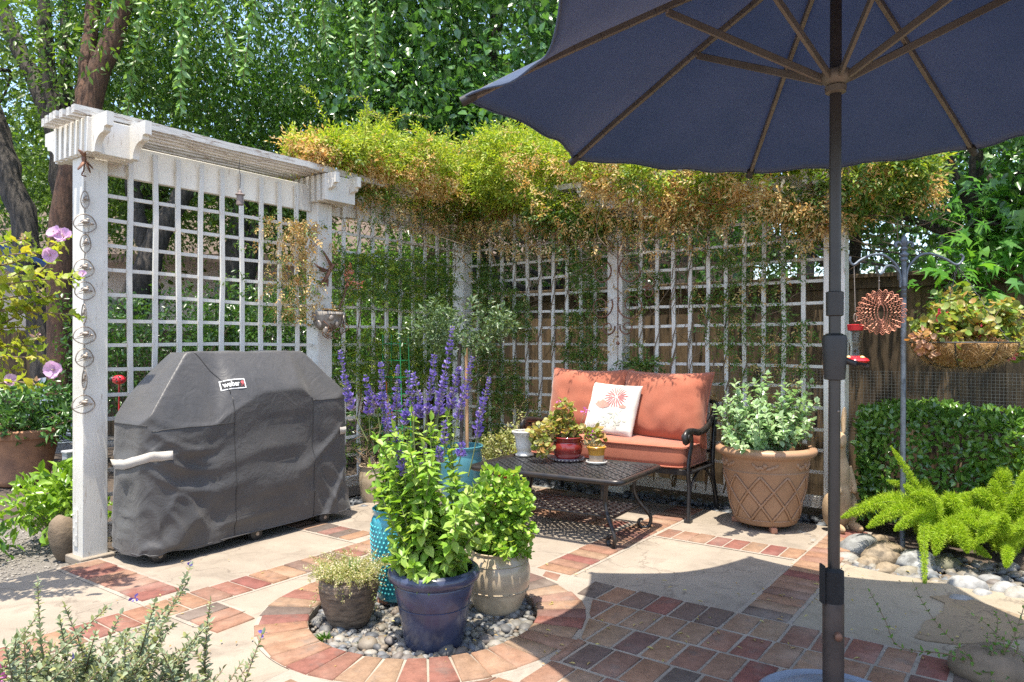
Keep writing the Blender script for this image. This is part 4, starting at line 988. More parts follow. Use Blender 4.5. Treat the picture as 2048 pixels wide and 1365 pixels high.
def hit(x, y, bvh=None):
    o = Vector((0, 0, H)); d = (at(x, y, 5) - o).normalized(); r = (bvh or gbvh).ray_cast(o, d); return r[0], r[1]
def patch(bvh, pts_uv, org, ux, uy, nrm, off):
    out = []
    for u, v in pts_uv:
        q = org + ux * u + uy * v; r = bvh.ray_cast(q + nrm * .15, -nrm, .4)
        out.append((r[0] + r[1] * off) if r[0] is not None else q + nrm * off)
    return out
Mi = Mg.inverted()
# sewn label patch: white border, black field, white lettering and a red kettle mark
lc, ln_ = hit(468, 768); ux = Vector((SU, CU, 0)); ux = (ux - ln_ * ux.dot(ln_)).normalized(); uy = ln_.cross(ux)
if uy.z < 0: uy = -uy
LWd, LHt = .155, .064
def cloth_rect(w0, h0, off, nu=12, nv=4, cx=0, cyy=0):
    P = patch(gbvh, [(cx - w0 / 2 + w0 * i / nu, cyy - h0 / 2 + h0 * j / nv) for j in range(nv + 1) for i in range(nu + 1)], lc, ux, uy, ln_, off)
    return [Mi @ p for p in P], [(j * (nu + 1) + i, j * (nu + 1) + i + 1, (j + 1) * (nu + 1) + i + 1, (j + 1) * (nu + 1) + i) for j in range(nv) for i in range(nu)]
M['lab_white'] = mat('label white thread', (.75, .74, .73), None, 9, .8); M['lab_black'] = mat('label black cloth', (.03, .03, .033), None, 9, .8); M['lab_red'] = mat('label red thread', (.55, .10, .11), None, 9, .8)
mb = MB(); v_, f_ = cloth_rect(LWd, LHt, .002); mb.add(v_, f_); lb = mb.build('label_patch', M['lab_white'], gr, smooth=0)
mb = MB(); v_, f_ = cloth_rect(LWd - .014, LHt - .014, .0035); mb.add(v_, f_); mb.build('label_field', M['lab_black'], lb, smooth=0)
fc = bpy.data.curves.new('lettering', 'FONT'); fc.body = 'weber'; fc.size = .048; fc.align_x = 'CENTER'; fc.align_y = 'CENTER'; fc.offset = .0012; fc.resolution_u = 3
tmp = bpy.data.objects.new('tmp', fc); COL.objects.link(tmp); bpy.context.view_layer.update()
tm = bpy.data.meshes.new_from_object(tmp.evaluated_get(bpy.context.evaluated_depsgraph_get())); bpy.data.objects.remove(tmp)
P = patch(gbvh, [(v.co.x * .78 - .013, v.co.y * 1.0) for v in tm.vertices], lc, ux, uy, ln_, .005)
mb = MB(); mb.add([Mi @ p for p in P], [tuple(p.vertices) for p in tm.polygons]); mb.build('lettering', M['lab_white'], lb, smooth=0)
ke = [(math.cos(a) * .0125 + .057, math.sin(a) * .011 + .006) for a in np.linspace(0, 2 * PI, 17)[:-1]]
mb = MB(); mb.add([Mi @ p for p in patch(gbvh, ke, lc, ux, uy, ln_, .005)], [tuple(range(16))])
for s in (-1, 1): mb.add([Mi @ p for p in patch(gbvh, [(.057 + s * .003, -.004), (.057 + s * .006, -.004), (.057 + s * .012, -.020), (.057 + s * .009, -.020)], lc, ux, uy, ln_, .0052)], [(0, 1, 2, 3)])
mb.build('kettle_mark', M['lab_red'], lb, smooth=0)
# grey webbing strap across the near end and a short one at the far end
def strap(px, wd, name='strap'):
    rows = []
    pts = []
    for i in range(len(px) - 1):
        for k in range(6): pts.append((px[i][0] + (px[i + 1][0] - px[i][0]) * k / 6, px[i][1] + (px[i + 1][1] - px[i][1]) * k / 6))
    pts.append(px[-1]); mb = MB(); vs = []
    for x, y in pts:
        for dy in (-wd / 2, wd / 2):
            h_, n_ = hit(x, y + dy)
            if h_ is None: h_ = rows[-1][0] if rows else at(x, y + dy, 4.2); n_ = rows[-1][1] if rows else Vector((0, -1, 0))
            rows.append((h_, n_)); vs.append(Mi @ (h_ + n_ * .008))
    mb.add(vs, [(2 * i, 2 * i + 1, 2 * i + 3, 2 * i + 2) for i in range(len(pts) - 1)])
    o = mb.build(name, M['tape'], gr, smooth=180); so = o.modifiers.new('s', 'SOLIDIFY'); so.thickness = .003
strap([(222, 928), (250, 930), (300, 915), (345, 911)], 19)
strap([(679, 862), (685, 861), (690, 860)], 14)
# stitched seams and hem piping following the cloth
def seam_tube(P, r, off, name='seam', m=M['plastic_black']):
    out = []
    for p in P:
        q = gbvh.find_nearest(Mg @ Vector(p))
        if q[0] is not None: out.append(Mi @ (q[0] + q[1] * off))
    mb = MB(); mb.tube(out, r, 5); mb.build(name, m, gr, smooth=180)
for sb, zt in ((-.20, .93), (.40, .90)): seam_tube([(hx0 + .02, sb, .08 + (zt - .08) * k / 40) for k in range(41)], .003, .0005)
seam_tube([(hx0 + .01, -hy0 + .02 + (hy0 - .22) * k / 24, .765 + .0 * k) for k in range(25)], .0028, .0005); seam_tube([(hx0 - 2 * hx0 * k / 16, -hy0 - .01, .79) for k in range(17)], .0028, .0005)
seam_tube([(hx0 + .01, .40 + (hy0 - .42) * k / 14, .865) for k in range(15)], .0028, .0005)
seam_tube([(.05 + (hx0 - .05) * k / 14, -.36 + .15 * k / 14, 1.20 - .25 * (k / 14) ** 1.3) for k in range(15)], .0026, .0005)
seam_tube([(hx0 * 1.06 * math.copysign(abs(math.cos(t)) ** .28, math.cos(t)), hy0 * 1.012 * math.copysign(abs(math.sin(t)) ** .28, math.sin(t)), .068) for t in np.linspace(0, 2 * PI, 140)], .0032, 0, 'hem', M['grill_cloth'])
# casters below the hem
for a, b in ((AF - .05, B0 + .72), (AF - .05, B1 - .22), (AF - .07, B0 + .1), (AB + .07, B1 - .2), (AB + .07, B0 + .14)):
    mb = MB(); c = Vector((a - AM, b - BM, .042)); 
    for s in (-1, 1): mb.add(*(lambda q: (q.v, q.f))(MB().lathe([(0, -.011), (.034, -.011), (.042, -.006), (.042, .006), (.034, .011), (0, .011)], 20)), M=Matrix.Translation(c + Vector((s * .016, 0, 0))) @ Matrix.Rotation(PI / 2, 4, 'Y'))
    mb.box((c.x, c.y, c.z + .035), (.05, .05, .02)); wl = mb.build('caster', M['plastic_black'], gr)
    mb = MB(); mb.tube([c + Vector((-.032, 0, 0)), c + Vector((.032, 0, 0))], .012, 10); mb.build('axle_cap', M['pot_clay'], wl)

# ------------------------------------------------------------------ coffee table
RT = R(-31.5)
tb = thing('coffee_table', 'bronze cast metal coffee table with pierced lattice top and scroll legs', 'coffee table', (.36, 4.9, 0), RT)
def pierced(mb, x0, x1, y0, y1, nx, ny, z, th, fill=.36):
    dx, dy = (x1 - x0) / nx, (y1 - y0) / ny; K = 12
    for i in range(nx):
        for j in range(ny):
            cx, cy_ = x0 + dx * (i + .5), y0 + dy * (j + .5); an = PI / 4 if (i + j) % 2 else -PI / 4; e1, e2 = min(dx, dy) * (fill + .12), min(dx, dy) * (fill - .09)
            vo, vi = [], []
            for k in range(K):
                t = 2 * PI * k / K; c, s = math.cos(t), math.sin(t); m_ = max(abs(c), abs(s)); vo.append((cx + c / m_ * dx / 2, cy_ + s / m_ * dy / 2))
                ct, st = math.cos(t - an) * e1, math.sin(t - an) * e2; vi.append((cx + ct * math.cos(an) - st * math.sin(an), cy_ + ct * math.sin(an) + st * math.cos(an)))
            o = len(mb.v); V = [(x, y, z) for x, y in vo] + [(x, y, z + .0015 * ((k % 2) * 2 - 1)) for k, (x, y) in enumerate(vi)] + [(x, y, z - th) for x, y in vi] + [(x, y, z - th) for x, y in vo]
            Fq = []
            for k in range(K):
                k2 = (k + 1) % K; Fq += [(k, k2, K + k2, K + k), (K + k, K + k2, 2 * K + k2, 2 * K + k), (2 * K + k, 2 * K + k2, 3 * K + k2, 3 * K + k)]
            mb.add(V, Fq)
TX, TY, TZ = .545, .345, .43
mb = MB(); pierced(mb, -TX + .035, TX - .035, -TY + .035, TY - .035, 19, 12, TZ - .004, .007, .31); top = mb.build('tabletop', M['table_metal'], tb, smooth=25)
mb = MB(); rim = []
for (sx, sy) in ((1, -1), (1, 1), (-1, 1), (-1, -1)):
    for k in range(7):
        t = PI / 2 * k / 6; c0 = {(1, -1): -PI / 2, (1, 1): 0, (-1, 1): PI / 2, (-1, -1): PI}[(sx, sy)]; rim.append(Vector((sx * (TX - .05) + .05 * math.cos(c0 + t), sy * (TY - .05) + .05 * math.sin(c0 + t), TZ - .014)))
mb.tube(rim, .019, 10, closed=True); mb.tube([p * 1 + Vector((-p.x * .035, -p.y * .055, .001)) for p in rim], .012, 8, closed=True); mb.build('table_edge', M['iron'], tb, smooth=60)
mb = MB(); pierced(mb, -.44, .44, -.20, .20, 17, 7, .175, .006, .33); mb.build('shelf', M['table_metal'], tb, smooth=25)
mb = MB()
for s in (-1, 1):
    mb.tube([(-.44, s * .205, .172), (.44, s * .205, .172)], .007, 6); mb.tube([(s * .445, -.2, .172), (s * .445, .2, .172)], .007, 6)
    for k in range(7): mb.bar((-.40 + .133 * k, s * .21, .172), (-.40 + .133 * k, s * .213, .145), .012, .004)
mb.build('shelf_edge', M['iron'], tb, smooth=60)
for sx in (-1, 1):
    for sy in (-1, 1):
        D = Vector((sx * .80, sy * .6, 0)).normalized(); o = Vector((sx * .40, sy * .235, 0)); mb = MB()
        prof = [(.02, .40), (.005, .33), (.0, .26), (.03, .19), (.085, .125), (.115, .075), (.105, .025), (.075, .010), (.045, .016), (.030, .042), (.042, .066), (.062, .062)]
        P = [o + D * r + Vector((0, 0, z)) for r, z in prof]; mb.tube(polyline(P, 40), list(np.concatenate([np.linspace(.017, .015, 26), np.linspace(.015, .010, 14)])), 8, flat=.8)
        mb.bar(o + D * .0 + Vector((0, 0, .178)), o - D * .05 + Vector((0, 0, .178)), .014, .014); mb.build('leg', M['iron'], tb, smooth=60)

def pot_profile(prof, wall=.012, depth=.05):
    """outer profile bottom->rim, closed by an inner lip; soil level returned"""
    r, z = prof[-1]; inner = [(r - wall * .4, z + wall * .25), (r - wall, z), (r - wall * 1.15, z - depth), (0.0001, z - depth)]
    return [(0.0001, prof[0][1])] + prof + inner
M['potsoil'] = mat('potting soil', (.10, .065, .04), (.05, .035, .024), 60, .95, 1, 120, bd=.01)
def pot(parent, prof, m, wall=.012, depth=.05, name='pot', seg=56, wob=None):
    mb = MB(); mb.lathe(pot_profile(prof, wall, depth)[:-1] , seg, wob=wob); o = mb.build(name, m, parent, smooth=50)
    r, z = prof[-1]; mb = MB(); mb.lathe([(r - wall * 1.1, z - depth + .002), (r * .6, z - depth + .008), (0.0001, z - depth + .012)], 24, wob=lambda t, q: 1.0); mb.build('soil', M['potsoil'], o, smooth=180); return o
def bez(prof, n=40): 
    P = polyline([(r, 0, z) for r, z in prof], n); return [(p[0], p[2]) for p in P]

# things on the table
def on_table(x, y): p = at(x, y, 5); k = (H - TZ) / (H - p.z); return Vector((p.x * k, p.y * k, TZ + .001))
c = on_table(1049, 912); t = thing('white_planter', 'white scalloped ceramic jug planter at the left of the metal table', 'planter', c)
wv = lambda th, z: 1 + (.045 * math.cos(th * 9) * max(0, (z - .12) / .06) if z > .12 else 0) + (.05 * math.cos(th * 4) * max(0, (.03 - z) / .03) if z < .03 else 0)
pot(t, bez([(.062, .0), (.066, .012), (.050, .030), (.062, .06), (.066, .11), (.074, .145), (.094, .175), (.090, .182)]), M['pot_white'], .008, .03, 'body', 64, wv)
mb = MB(); mb.tube(polyline([(.072, 0, .145), (.100, 0, .150), (.104, 0, .12), (.088, 0, .10), (.092, 0, .075), (.066, 0, .062)], 20), .009, 8, M=Matrix.Rotation(R(-25), 4, 'Z')); mb.build('handle', M['pot_white'], t, smooth=180)
L = Leaves(); g = rng(301); cloud_leaves(L, g, [(0, 0, .16)], (.05, .05, .015), 90, .022, .5); L.build('foliage', leafmat('orange dry sedum', [(.40, .17, .03), (.45, .25, .05), (.25, .2, .04)], .3), t, DIAM)
c = on_table(1135, 921); t = thing('potted_geranium', 'oxblood glazed pot with trailing variegated geranium on a purple saucer', 'potted plant', c)
mb = MB(); mb.lathe([(.0001, 0), (.095, 0), (.118, .018), (.120, .024), (.112, .022), (.092, .008), (.0001, .008)], 48); sa = mb.build('saucer', M['pot_saucer'], t, smooth=40)
mb = MB()
for k in range(26): th = 2 * PI * k / 26; mb.ball((.114 * math.cos(th), .114 * math.sin(th), .013), .0045, seg=6, rings=4)
mb.build('dots', M['pot_white'], sa, smooth=180)
pot(t, [(r, z + .009) for r, z in bez([(.070, .0), (.092, .03), (.105, .075), (.098, .115), (.084, .132), (.090, .142), (.104, .150), (.104, .157)])], M['pot_red'], .010, .03)
G['ger'] = leafmat('variegated geranium leaves', [(.20, .26, .05), (.30, .33, .09), (.42, .38, .16), (.40, .22, .08), (.16, .22, .04)], .4, .5, .3)
L = Leaves(); g = rng(303); cl = np.array([(-.02, 0, .22), (-.08, -.02, .23), (-.14, -.03, .20), (-.19, -.05, .15), (-.17, -.10, .10), (-.02, .02, .30), (-.01, .02, .37), (.03, .0, .22), (.14, .02, .18), (.19, .01, .17), (-.1, .05, .25), (-.22, -.06, .2)])
cloud_leaves(L, g, cl, .062, 820, .032, .95, .6, 0, .9); L.build('foliage', G['ger'], t, ROUND)
mb = MB()
for e in cl: mb.tube([(0, 0, .14), (e[0] * .5, e[1] * .5, e[2] * .6 + .09), tuple(e)], .004, 5)
fl = [((.13, .03, .34), (.07, .02, .2)), ((-.045, .02, .42), (-.03, .01, .3)), ((.165, -.02, .19), (.1, 0, .15))]
for e, s in fl: mb.tube([s, e], .002, 4)
mb.build('stem', M['twig'], t, smooth=180); M['magenta'] = leafmat('magenta petals', [(.52, .10, .42), (.62, .2, .55)], .3)
for e, s in fl: L = Leaves(); cloud_leaves(L, g, [e], .022, 16 if e[0] > .1 else 6, .02, .6, 1.0, 0, .3); L.build('flower', M['magenta'], t, OVAL)
c = on_table(1193, 927); t = thing('potted_succulent', 'small mustard rimmed clay pot of dry succulent on a white saucer', 'potted plant', c)
mb = MB(); mb.lathe([(.0001, 0), (.062, 0), (.074, .012), (.072, .018), (.06, .008), (.0001, .008)], 40); mb.build('saucer', M['pot_white'], t, smooth=40)
pot(t, [(r, z + .009) for r, z in [(.046, 0), (.053, .048), (.054, .05)]], M['pot_clay'], .006, .004, 'lower_pot', 40)
pot(t, [(r, z + .009) for r, z in [(.0542, .049), (.058, .09), (.066, .092), (.068, .104), (.064, .108)]], M['pot_yellow'], .008, .02, 'pot', 40)
L = Leaves(); g = rng(305); cloud_leaves(L, g, [(0, 0, .11), (-.04, 0, .125)], (.045, .045, .02), 120, .026, .28, .9, -.4, .2); L.build('foliage', leafmat('grey brown succulent', [(.20, .16, .11), (.26, .23, .14), (.16, .15, .08)], .15), t, OVAL)

# ------------------------------------------------------------------ settee, cushions, pillow
AR, ALf, BF, BB = -1.98, -3.36, 4.82, 5.36
st = thing('settee', 'dark cast metal garden settee frame with scrolled arms by the trellis', 'settee', W((AR + ALf) / 2, BF, 0), ROT)
hw = (AR - ALf) / 2
for s in (-1, 1):
    x = s * hw; mb = MB()
    mb.tube(polyline([(x, .0, 0.0), (x, .005, .10), (x, .012, .25), (x, -.005, .36), (x, .02, .46), (x, .06, .54), (x, .05, .60)], 30), [.022] * 30, 8, flat=.6); mb.box((x, 0, .01), (.045, .05, .02)); mb.build('leg', M['iron_light'], st, smooth=60)
    mb = MB(); mb.tube(polyline([(x, .56, .0), (x, .52, .12), (x, .47, .28), (x, .47, .42), (x, .50, .62), (x, .545, .80)], 26), [.018] * 26, 8); mb.build('leg', M['iron_light'], st, smooth=60)
    mb = MB(); mb.tube(polyline([(x, -.015, .575), (x, -.05, .57), (x, -.055, .605), (x, -.01, .632), (x, .08, .628), (x, .22, .612), (x, .36, .64), (x, .46, .70), (x, .52, .765)], 40), [.020] * 40, 8, flat=1.3)
    mb.tube([(x - .028, -.03, .597), (x + .028, -.03, .597)], .026, 14); mb.build('arm', M['iron'], st, smooth=60)
    mb = MB(); mb.tube(polyline([(x, .012, .13), (x, .05, .24), (x, .14, .315), (x, .25, .345), (x, .36, .31), (x, .44, .24), (x, .50, .14)], 30), .009, 6); mb.tube([(x, .005, .345), (x, .48, .345)], .014, 8); mb.build('side_brace', M['iron_light'], st, smooth=60)
mb = MB(); mb.tube([(0, .03, .0), (0, .03, .34)], .02, 8); mb.build('leg', M['iron_light'], st, smooth=60)
mb = MB()
for y in (.005, .47): mb.bar((-hw, y, .345), (hw, y, .345), .025, .04)
for k in range(14): x = -hw + .05 + (2 * hw - .1) * k / 13; mb.bar((x, .0, .35), (x, .47, .35), .03, .006)
mb.build('seat_frame', M['iron'], st, bevel=.003)
mb = MB(); mb.tube(polyline([(-hw, .545, .80), (-hw * .6, .56, .86), (0, .565, .88), (hw * .6, .56, .86), (hw, .545, .80)], 24), .016, 8); mb.tube([(-hw, .49, .44), (hw, .49, .44)], .012, 8)
for k in range(9): x = -hw + 2 * hw * (k + 1) / 10; mb.tube([(x, .49, .44), (x, .555, .85)], .007, 6)
mb.build('backrest', M['iron'], st, smooth=60)
def cushion(name, label, cat, w0, h0, t0, loc, rx, rz, m, seed, pinch=.05, nn=2.6, grp=None, nu=40, ry=0, crown=.0, piping=True):
    """soft pillow: two bulged faces meeting at a piped seam; local x width, y height, z thickness"""
    g = rng(seed); q = g.uniform(0, 50)
    def outline(u, v):
        s = 1 - pinch * (1 - abs(v) ** 2) * (abs(u) > 0) * abs(u) ** 3 * .5; r = 1 - pinch * (1 - abs(u) ** 2) * abs(v) ** 3 * .5
        return u * w0 / 2 * s, v * h0 / 2 * r
    def surf(u, v, sgn):
        x, y = outline(u, v); b = max(0, 1 - abs(u) ** nn) ** .5 * max(0, 1 - abs(v) ** nn) ** .5
        wr = noise.noise(Vector((x * 9 + q, y * 9, sgn * 2))) * .010 + (1 - abs(noise.noise(Vector((x * 6 + q, y * 6 + 4, 1)))) * 2) ** 3 * .006 * (abs(u) ** 2 + abs(v) ** 2)
        return Vector((x, y, sgn * (t0 / 2 * b ** .8) + wr * min(1, b * 3)))
    mb = MB(); n = nu
    for sgn in (1, -1): mb.grid(lambda a, b: surf(a * 2 - 1, b * 2 - 1, sgn), n, n)
    o = mb.build(name, m, None, smooth=180); o.location = loc; o.rotation_euler = (rx, ry, rz); tag(o, label, cat, grp)
    if piping:
        mb = MB(); P = []
        for k in range(80):
            e = k // 20; f = (k % 20) / 20 * 2 - 1; u, v = [(f, -1), (1, f), (-f, 1), (-1, -f)][e]; x, y = outline(u, v); P.append(Vector((x, y, 0)))
        mb.tube(P, .006, 6, closed=True); mb.build('piping', m, o, smooth=180)
    return o, surf
# seat cushion: a long box pad
g = rng(401); sw = 2 * hw - .06
def seat_fn(th_n, zt):
    pass
mb = MB(); NS = 120; rings = [(.0, .0, .93), (.012, .35, .99), (.05, .6, 1.0), (.11, .8, 1.0), (.142, .93, .99), (.156, 1, .955), (.165, 1, .88), (.171, 1, .6), (.173, 1, .2), (.173, 1, .0)]
vs = []
for z, _, s in rings:
    for k in range(NS):
        x, y = sup(2 * PI * k / NS, sw / 2 * (1 - (1 - s) * .35 if s > .5 else s), .262 * s, 9); vs.append((x, y, z + .006 * noise.noise(Vector((x * 5, y * 5, z * 4))) + (.012 * math.cos(x * 4.6) if s < .96 and z > .1 else 0)))
mb.add(vs, [(j * NS + k, j * NS + (k + 1) % NS, (j + 1) * NS + (k + 1) % NS, (j + 1) * NS + k) for j in range(len(rings) - 1) for k in range(NS)])
sc_ = mb.build('seat_cushion', M['cushion'], None, smooth=180); p = W((AR + ALf) / 2, BF + .235, .368); sc_.location = p; sc_.rotation_euler = (0, 0, ROT); tag(sc_, 'long terracotta seat cushion lying on the metal settee', 'cushion')
for zz_ in (.012, .150):
    mb = MB(); mb.tube([Vector((*sup(2 * PI * k / 90, sw / 2 * 1.002, .264, 9), zz_)) for k in range(90)], .006, 6, closed=True); mb.build('piping', M['cushion'], sc_, smooth=180)
o1, _ = cushion('back_cushion', 'plump terracotta back cushion on the left, partly behind the print pillow', 'cushion', .74, .57, .30, W(AR - hw - .335, BF + .40, .765), R(76), ROT + R(3), M['cushion'], 402, .17, 2.6, 'back cushions of the settee')
o2, _ = cushion('back_cushion', 'plump terracotta back cushion on the right beside the scrolled arm', 'cushion', .74, .57, .30, W(AR - hw + .335, BF + .40, .760), R(75), ROT - R(2), M['cushion'], 403, .17, 2.6, 'back cushions of the settee')
pl, psf = cushion('throw_pillow', 'cream square throw pillow printed with a dusty red chrysanthemum', 'pillow', .44, .42, .13, W(AR - hw - .02, BF + .215, .735), R(70), ROT - R(4), M['pillow'], 404, .08, 2.4, None, 40, R(2), piping=False)
def printed(name, polys, m):
    mb = MB()
    for po_ in polys:
        vs = [psf(max(-.97, min(.97, u)), max(-.97, min(.97, v)), 1) + Vector((0, 0, .0022)) for u, v in po_]; cu_ = sum((Vector((u, v)) for u, v in po_), Vector((0, 0))) / len(po_)
        vs.append(psf(max(-.97, min(.97, cu_.x)), max(-.97, min(.97, cu_.y)), 1) + Vector((0, 0, .0024))); k = len(po_); mb.add(vs, [(k, i, (i + 1) % k) for i in range(k)])
    mb.build(name, m, pl, smooth=180)
def petal(c, ang, r0, r1, wd):
    ca, sa = math.cos(ang), math.sin(ang); pts = [(r0, -wd * .3), (r0 + (r1 - r0) * .6, -wd), (r1, -wd * .2), (r1, wd * .2), (r0 + (r1 - r0) * .6, wd), (r0, wd * .3)]
    return [(c[0] + x * ca - y * sa, c[1] + x * sa + y * ca) for x, y in pts]
g = rng(405); big, small = [], []
for k in range(46): big.append(petal((.22, .45), 2 * PI * k / 46 * 2 + .1, .06 + .1 * (k % 3), .36 + .07 * g.uniform() + .06 * (k % 2), .027))
for k in range(20): small.append(petal((-.30, -.05), R(20) + R(130) * k / 19, .03, .32 + .08 * g.uniform(), .028)); 
for k in range(9): small.append(petal((.55, .02), R(20) + R(140) * k / 8, .02, .14 + .05 * g.uniform(), .018))
printed('printed_flower', big[:], fabric_mat('dusty red print', (.36, .10, .10), (.46, .20, .18), 500)); M['rose_print'] = fabric_mat('faded rose print', (.46, .20, .15), (.56, .34, .28), 500); printed('printed_flower', small[:20], M['rose_print']); printed('printed_flower', small[20:], M['rose_print'])
lv = [petal((.0 + .1 * g.normal(), -.42 + .12 * g.normal()), g.uniform(0, 6.3), .02, .2 * g.uniform(.6, 1.2), .035) for _ in range(16)] + [petal((.45 + .1 * g.normal(), -.45 + .14 * g.normal()), g.uniform(0, 6.3), .02, .2 * g.uniform(.6, 1.2), .035) for _ in range(10)]
lv += [[(.20, .2), (.215, .2), (.24, -.7), (.225, -.7)], [(-.27, -.08), (-.26, -.10), (.15, -.5), (.14, -.52)], [(.54, .0), (.555, .0), (.32, -.5), (.30, -.5)]]
printed('printed_leaves', lv, fabric_mat('grey green print', (.36, .37, .30), (.46, .46, .38), 500))
bf = [petal((-.62, -.72), a, .02, .22, .07) for a in (R(20), R(160))] + [petal((-.62, -.75), a, .02, .14, .05) for a in (R(-20), R(200))]
printed('printed_moth', bf, fabric_mat('grey print', (.34, .33, .31), (.50, .48, .44), 500))
# ------------------------------------------------------------------ market umbrella in its stand
UB = Vector((1.09, 2.46, 0)); UC = Vector((1.13, 2.53, 0))
um = thing('market_umbrella', 'open navy market umbrella with bronze pole standing in the foreground', 'umbrella', UB)
def up(x, y, z): return Vector((x, y, z)) - UB
def axis(z): return UB + (UC - UB) * (z / 2.3) + Vector((0, 0, z)) - UB
RZ, RR, AP = 2.155, 1.315, 2.69
ang = [R(39.5 + 45 * k) for k in range(8)]
cc = UC - UB
def canopy(r, th):
    """height and inward sag of the cloth, r 0..1"""
    k = (th - ang[0]) / (PI / 4); f = abs((k % 1) - .5) * 2; sag = (1 - f ** 2)          # 0 on ribs, 1 mid panel
    rad = RR * r * (math.cos(PI / 8) / math.cos(((k % 1) - .5) * PI / 4)) * (1 - .105 * sag * r ** 3)
    z = AP - (AP - RZ) * r - .028 * sag * math.sin(r * PI) - .045 * sag * r ** 4 + .05 * math.sin(r * PI) * .3 + .006 * math.sin(k * 2 * PI * 3) * r ** 6 + .010 * noise.noise(Vector((rad * math.cos(th) * 2.2, rad * math.sin(th) * 2.2, 4)))
    return cc + Vector((rad * math.cos(th), rad * math.sin(th), z))
mb = MB(); nth, nr_ = 128, 26
mb.grid(lambda a, b: canopy(.02 + .98 * b, ang[0] + 2 * PI * a), nth, nr_); cp = mb.build('canopy', M['canopy'], um, smooth=180)
so = cp.modifiers.new('cloth', 'SOLIDIFY'); so.thickness = .0015
mb = MB(); mb.tube([canopy(1, ang[0] + 2 * PI * k / 160) + Vector((0, 0, .001)) for k in range(160)], .0045, 6, closed=True); mb.build('hem', M['canopy'], cp, smooth=180)
hub = axis(2.165)
for k in range(8):
    th = ang[k]; mb = MB(); P = [canopy(r, th) - Vector((0, 0, .016)) for r in np.linspace(.03, .985, 14)]
    for p, q in zip(P[:-1], P[1:]): mb.bar(p, q, .017, .026)
    rb = mb.build('rib', M['rib'], um, bevel=.003)
    mb = MB(); e = canopy(1.0, th) - Vector((0, 0, .014)); d = (P[-1] - P[-2]).normalized(); mb.tube([e - d * .05, e + d * .008], .018, 10); mb.build('rib_tip', M['plastic_black'], rb, smooth=60)
    mb = MB(); j = canopy(.44, th) - Vector((0, 0, .036)); o = hub + Vector((math.cos(th) * .045, math.sin(th) * .045, .01)); mb.bar(o, j, .012, .026); stt = mb.build('strut', M['rib'], um, bevel=.002)
    mb = MB(); s = Vector((-math.sin(th), math.cos(th), 0)) * .013; mb.tube([j - s, j + s], .006, 8); mb.build('rivet', M['chain_metal'], stt)
mb = MB(); mb.tube([axis(.02), axis(.9), axis(1.7), axis(2.66)], .0195, 20); mb.build('pole', M['pole'], um, smooth=60)
mb = MB(); mb.lathe([(.024, -.045), (.034, -.04), (.036, -.02), (.030, -.015), (.048, .0), (.052, .022), (.046, .034), (.024, .036)], 32, c=hub); mb.build('hub', M['rib'], um, smooth=50)
mb = MB(); mb.lathe([(.022, 0), (.03, .01), (.03, .06), (.012, .08)], 20, c=axis(2.64)); mb.build('finial', M['plastic_black'], um, smooth=50)
mb = MB(); mb.lathe([(.022, 1.345), (.0285, 1.348), (.029, 1.428), (.022, 1.431)], 24, c=(UC - UB) * .6); mb.build('tilt_collar', M['plastic_black'], um, smooth=50)
mb = MB(); mb.lathe([(.022, 1.125), (.034, 1.128), (.037, 1.17), (.041, 1.262), (.038, 1.278), (.022, 1.286)], 28, c=(UC - UB) * .52); cr = mb.build('crank_housing', M['plastic_black'], um, smooth=50)
c0 = axis(1.185); mb = MB(); mb.tube([c0 + Vector((.03, 0, .01)), c0 + Vector((.072, -.005, -.005))], .011, 12); mb.tube(polyline([c0 + Vector((.068, -.005, -.004)), c0 + Vector((.080, -.03, -.004)), c0 + Vector((.085, -.06, -.01))], 8), .006, 8); mb.build('crank_handle', M['plastic_black'], cr, smooth=60)
mb = MB(); mb.ball(axis(1.02) + Vector((.004, -.0215, 0)), (.004, .003, .004), seg=10, rings=6); mb.build('screw', M['chain_metal'], um)
sd_ = thing('umbrella_stand', 'blue grey round umbrella stand with worn brown tube on brick paving', 'umbrella stand', UB + Vector((0, 0, .011)))
mb = MB(); mb.lathe([(.0001, 0), (.245, 0), (.252, .008), (.250, .024), (.238, .030), (.215, .020), (.20, .022), (.165, .044), (.12, .052), (.06, .055), (.05, .075), (.035, .08)], 64); mb.build('base', M['stand_base'], sd_, smooth=40)
mb = MB(); mb.lathe([(.034, .06), (.0345, .36), (.033, .365), (.026, .365), (.0255, .1)], 28); mb.build('tube', M['stand'], sd_, smooth=50)
mb = MB(); mb.tube([(0, -.034, .265), (-.004, -.05, .262)], .012, 8); mb.ball((-.004, -.05, .262), (.014, .008, .014)); mb.build('screw', M['rust'], sd_, smooth=60)
mb = MB(); mb.lathe([(.0225, .355), (.0335, .358), (.0345, .40), (.034, .47), (.0225, .475)], 24); mb.box((-.037, .0, .425), (.006, .035, .13)); mb.build('hook_tape', M['strap_black'], sd_, smooth=50)

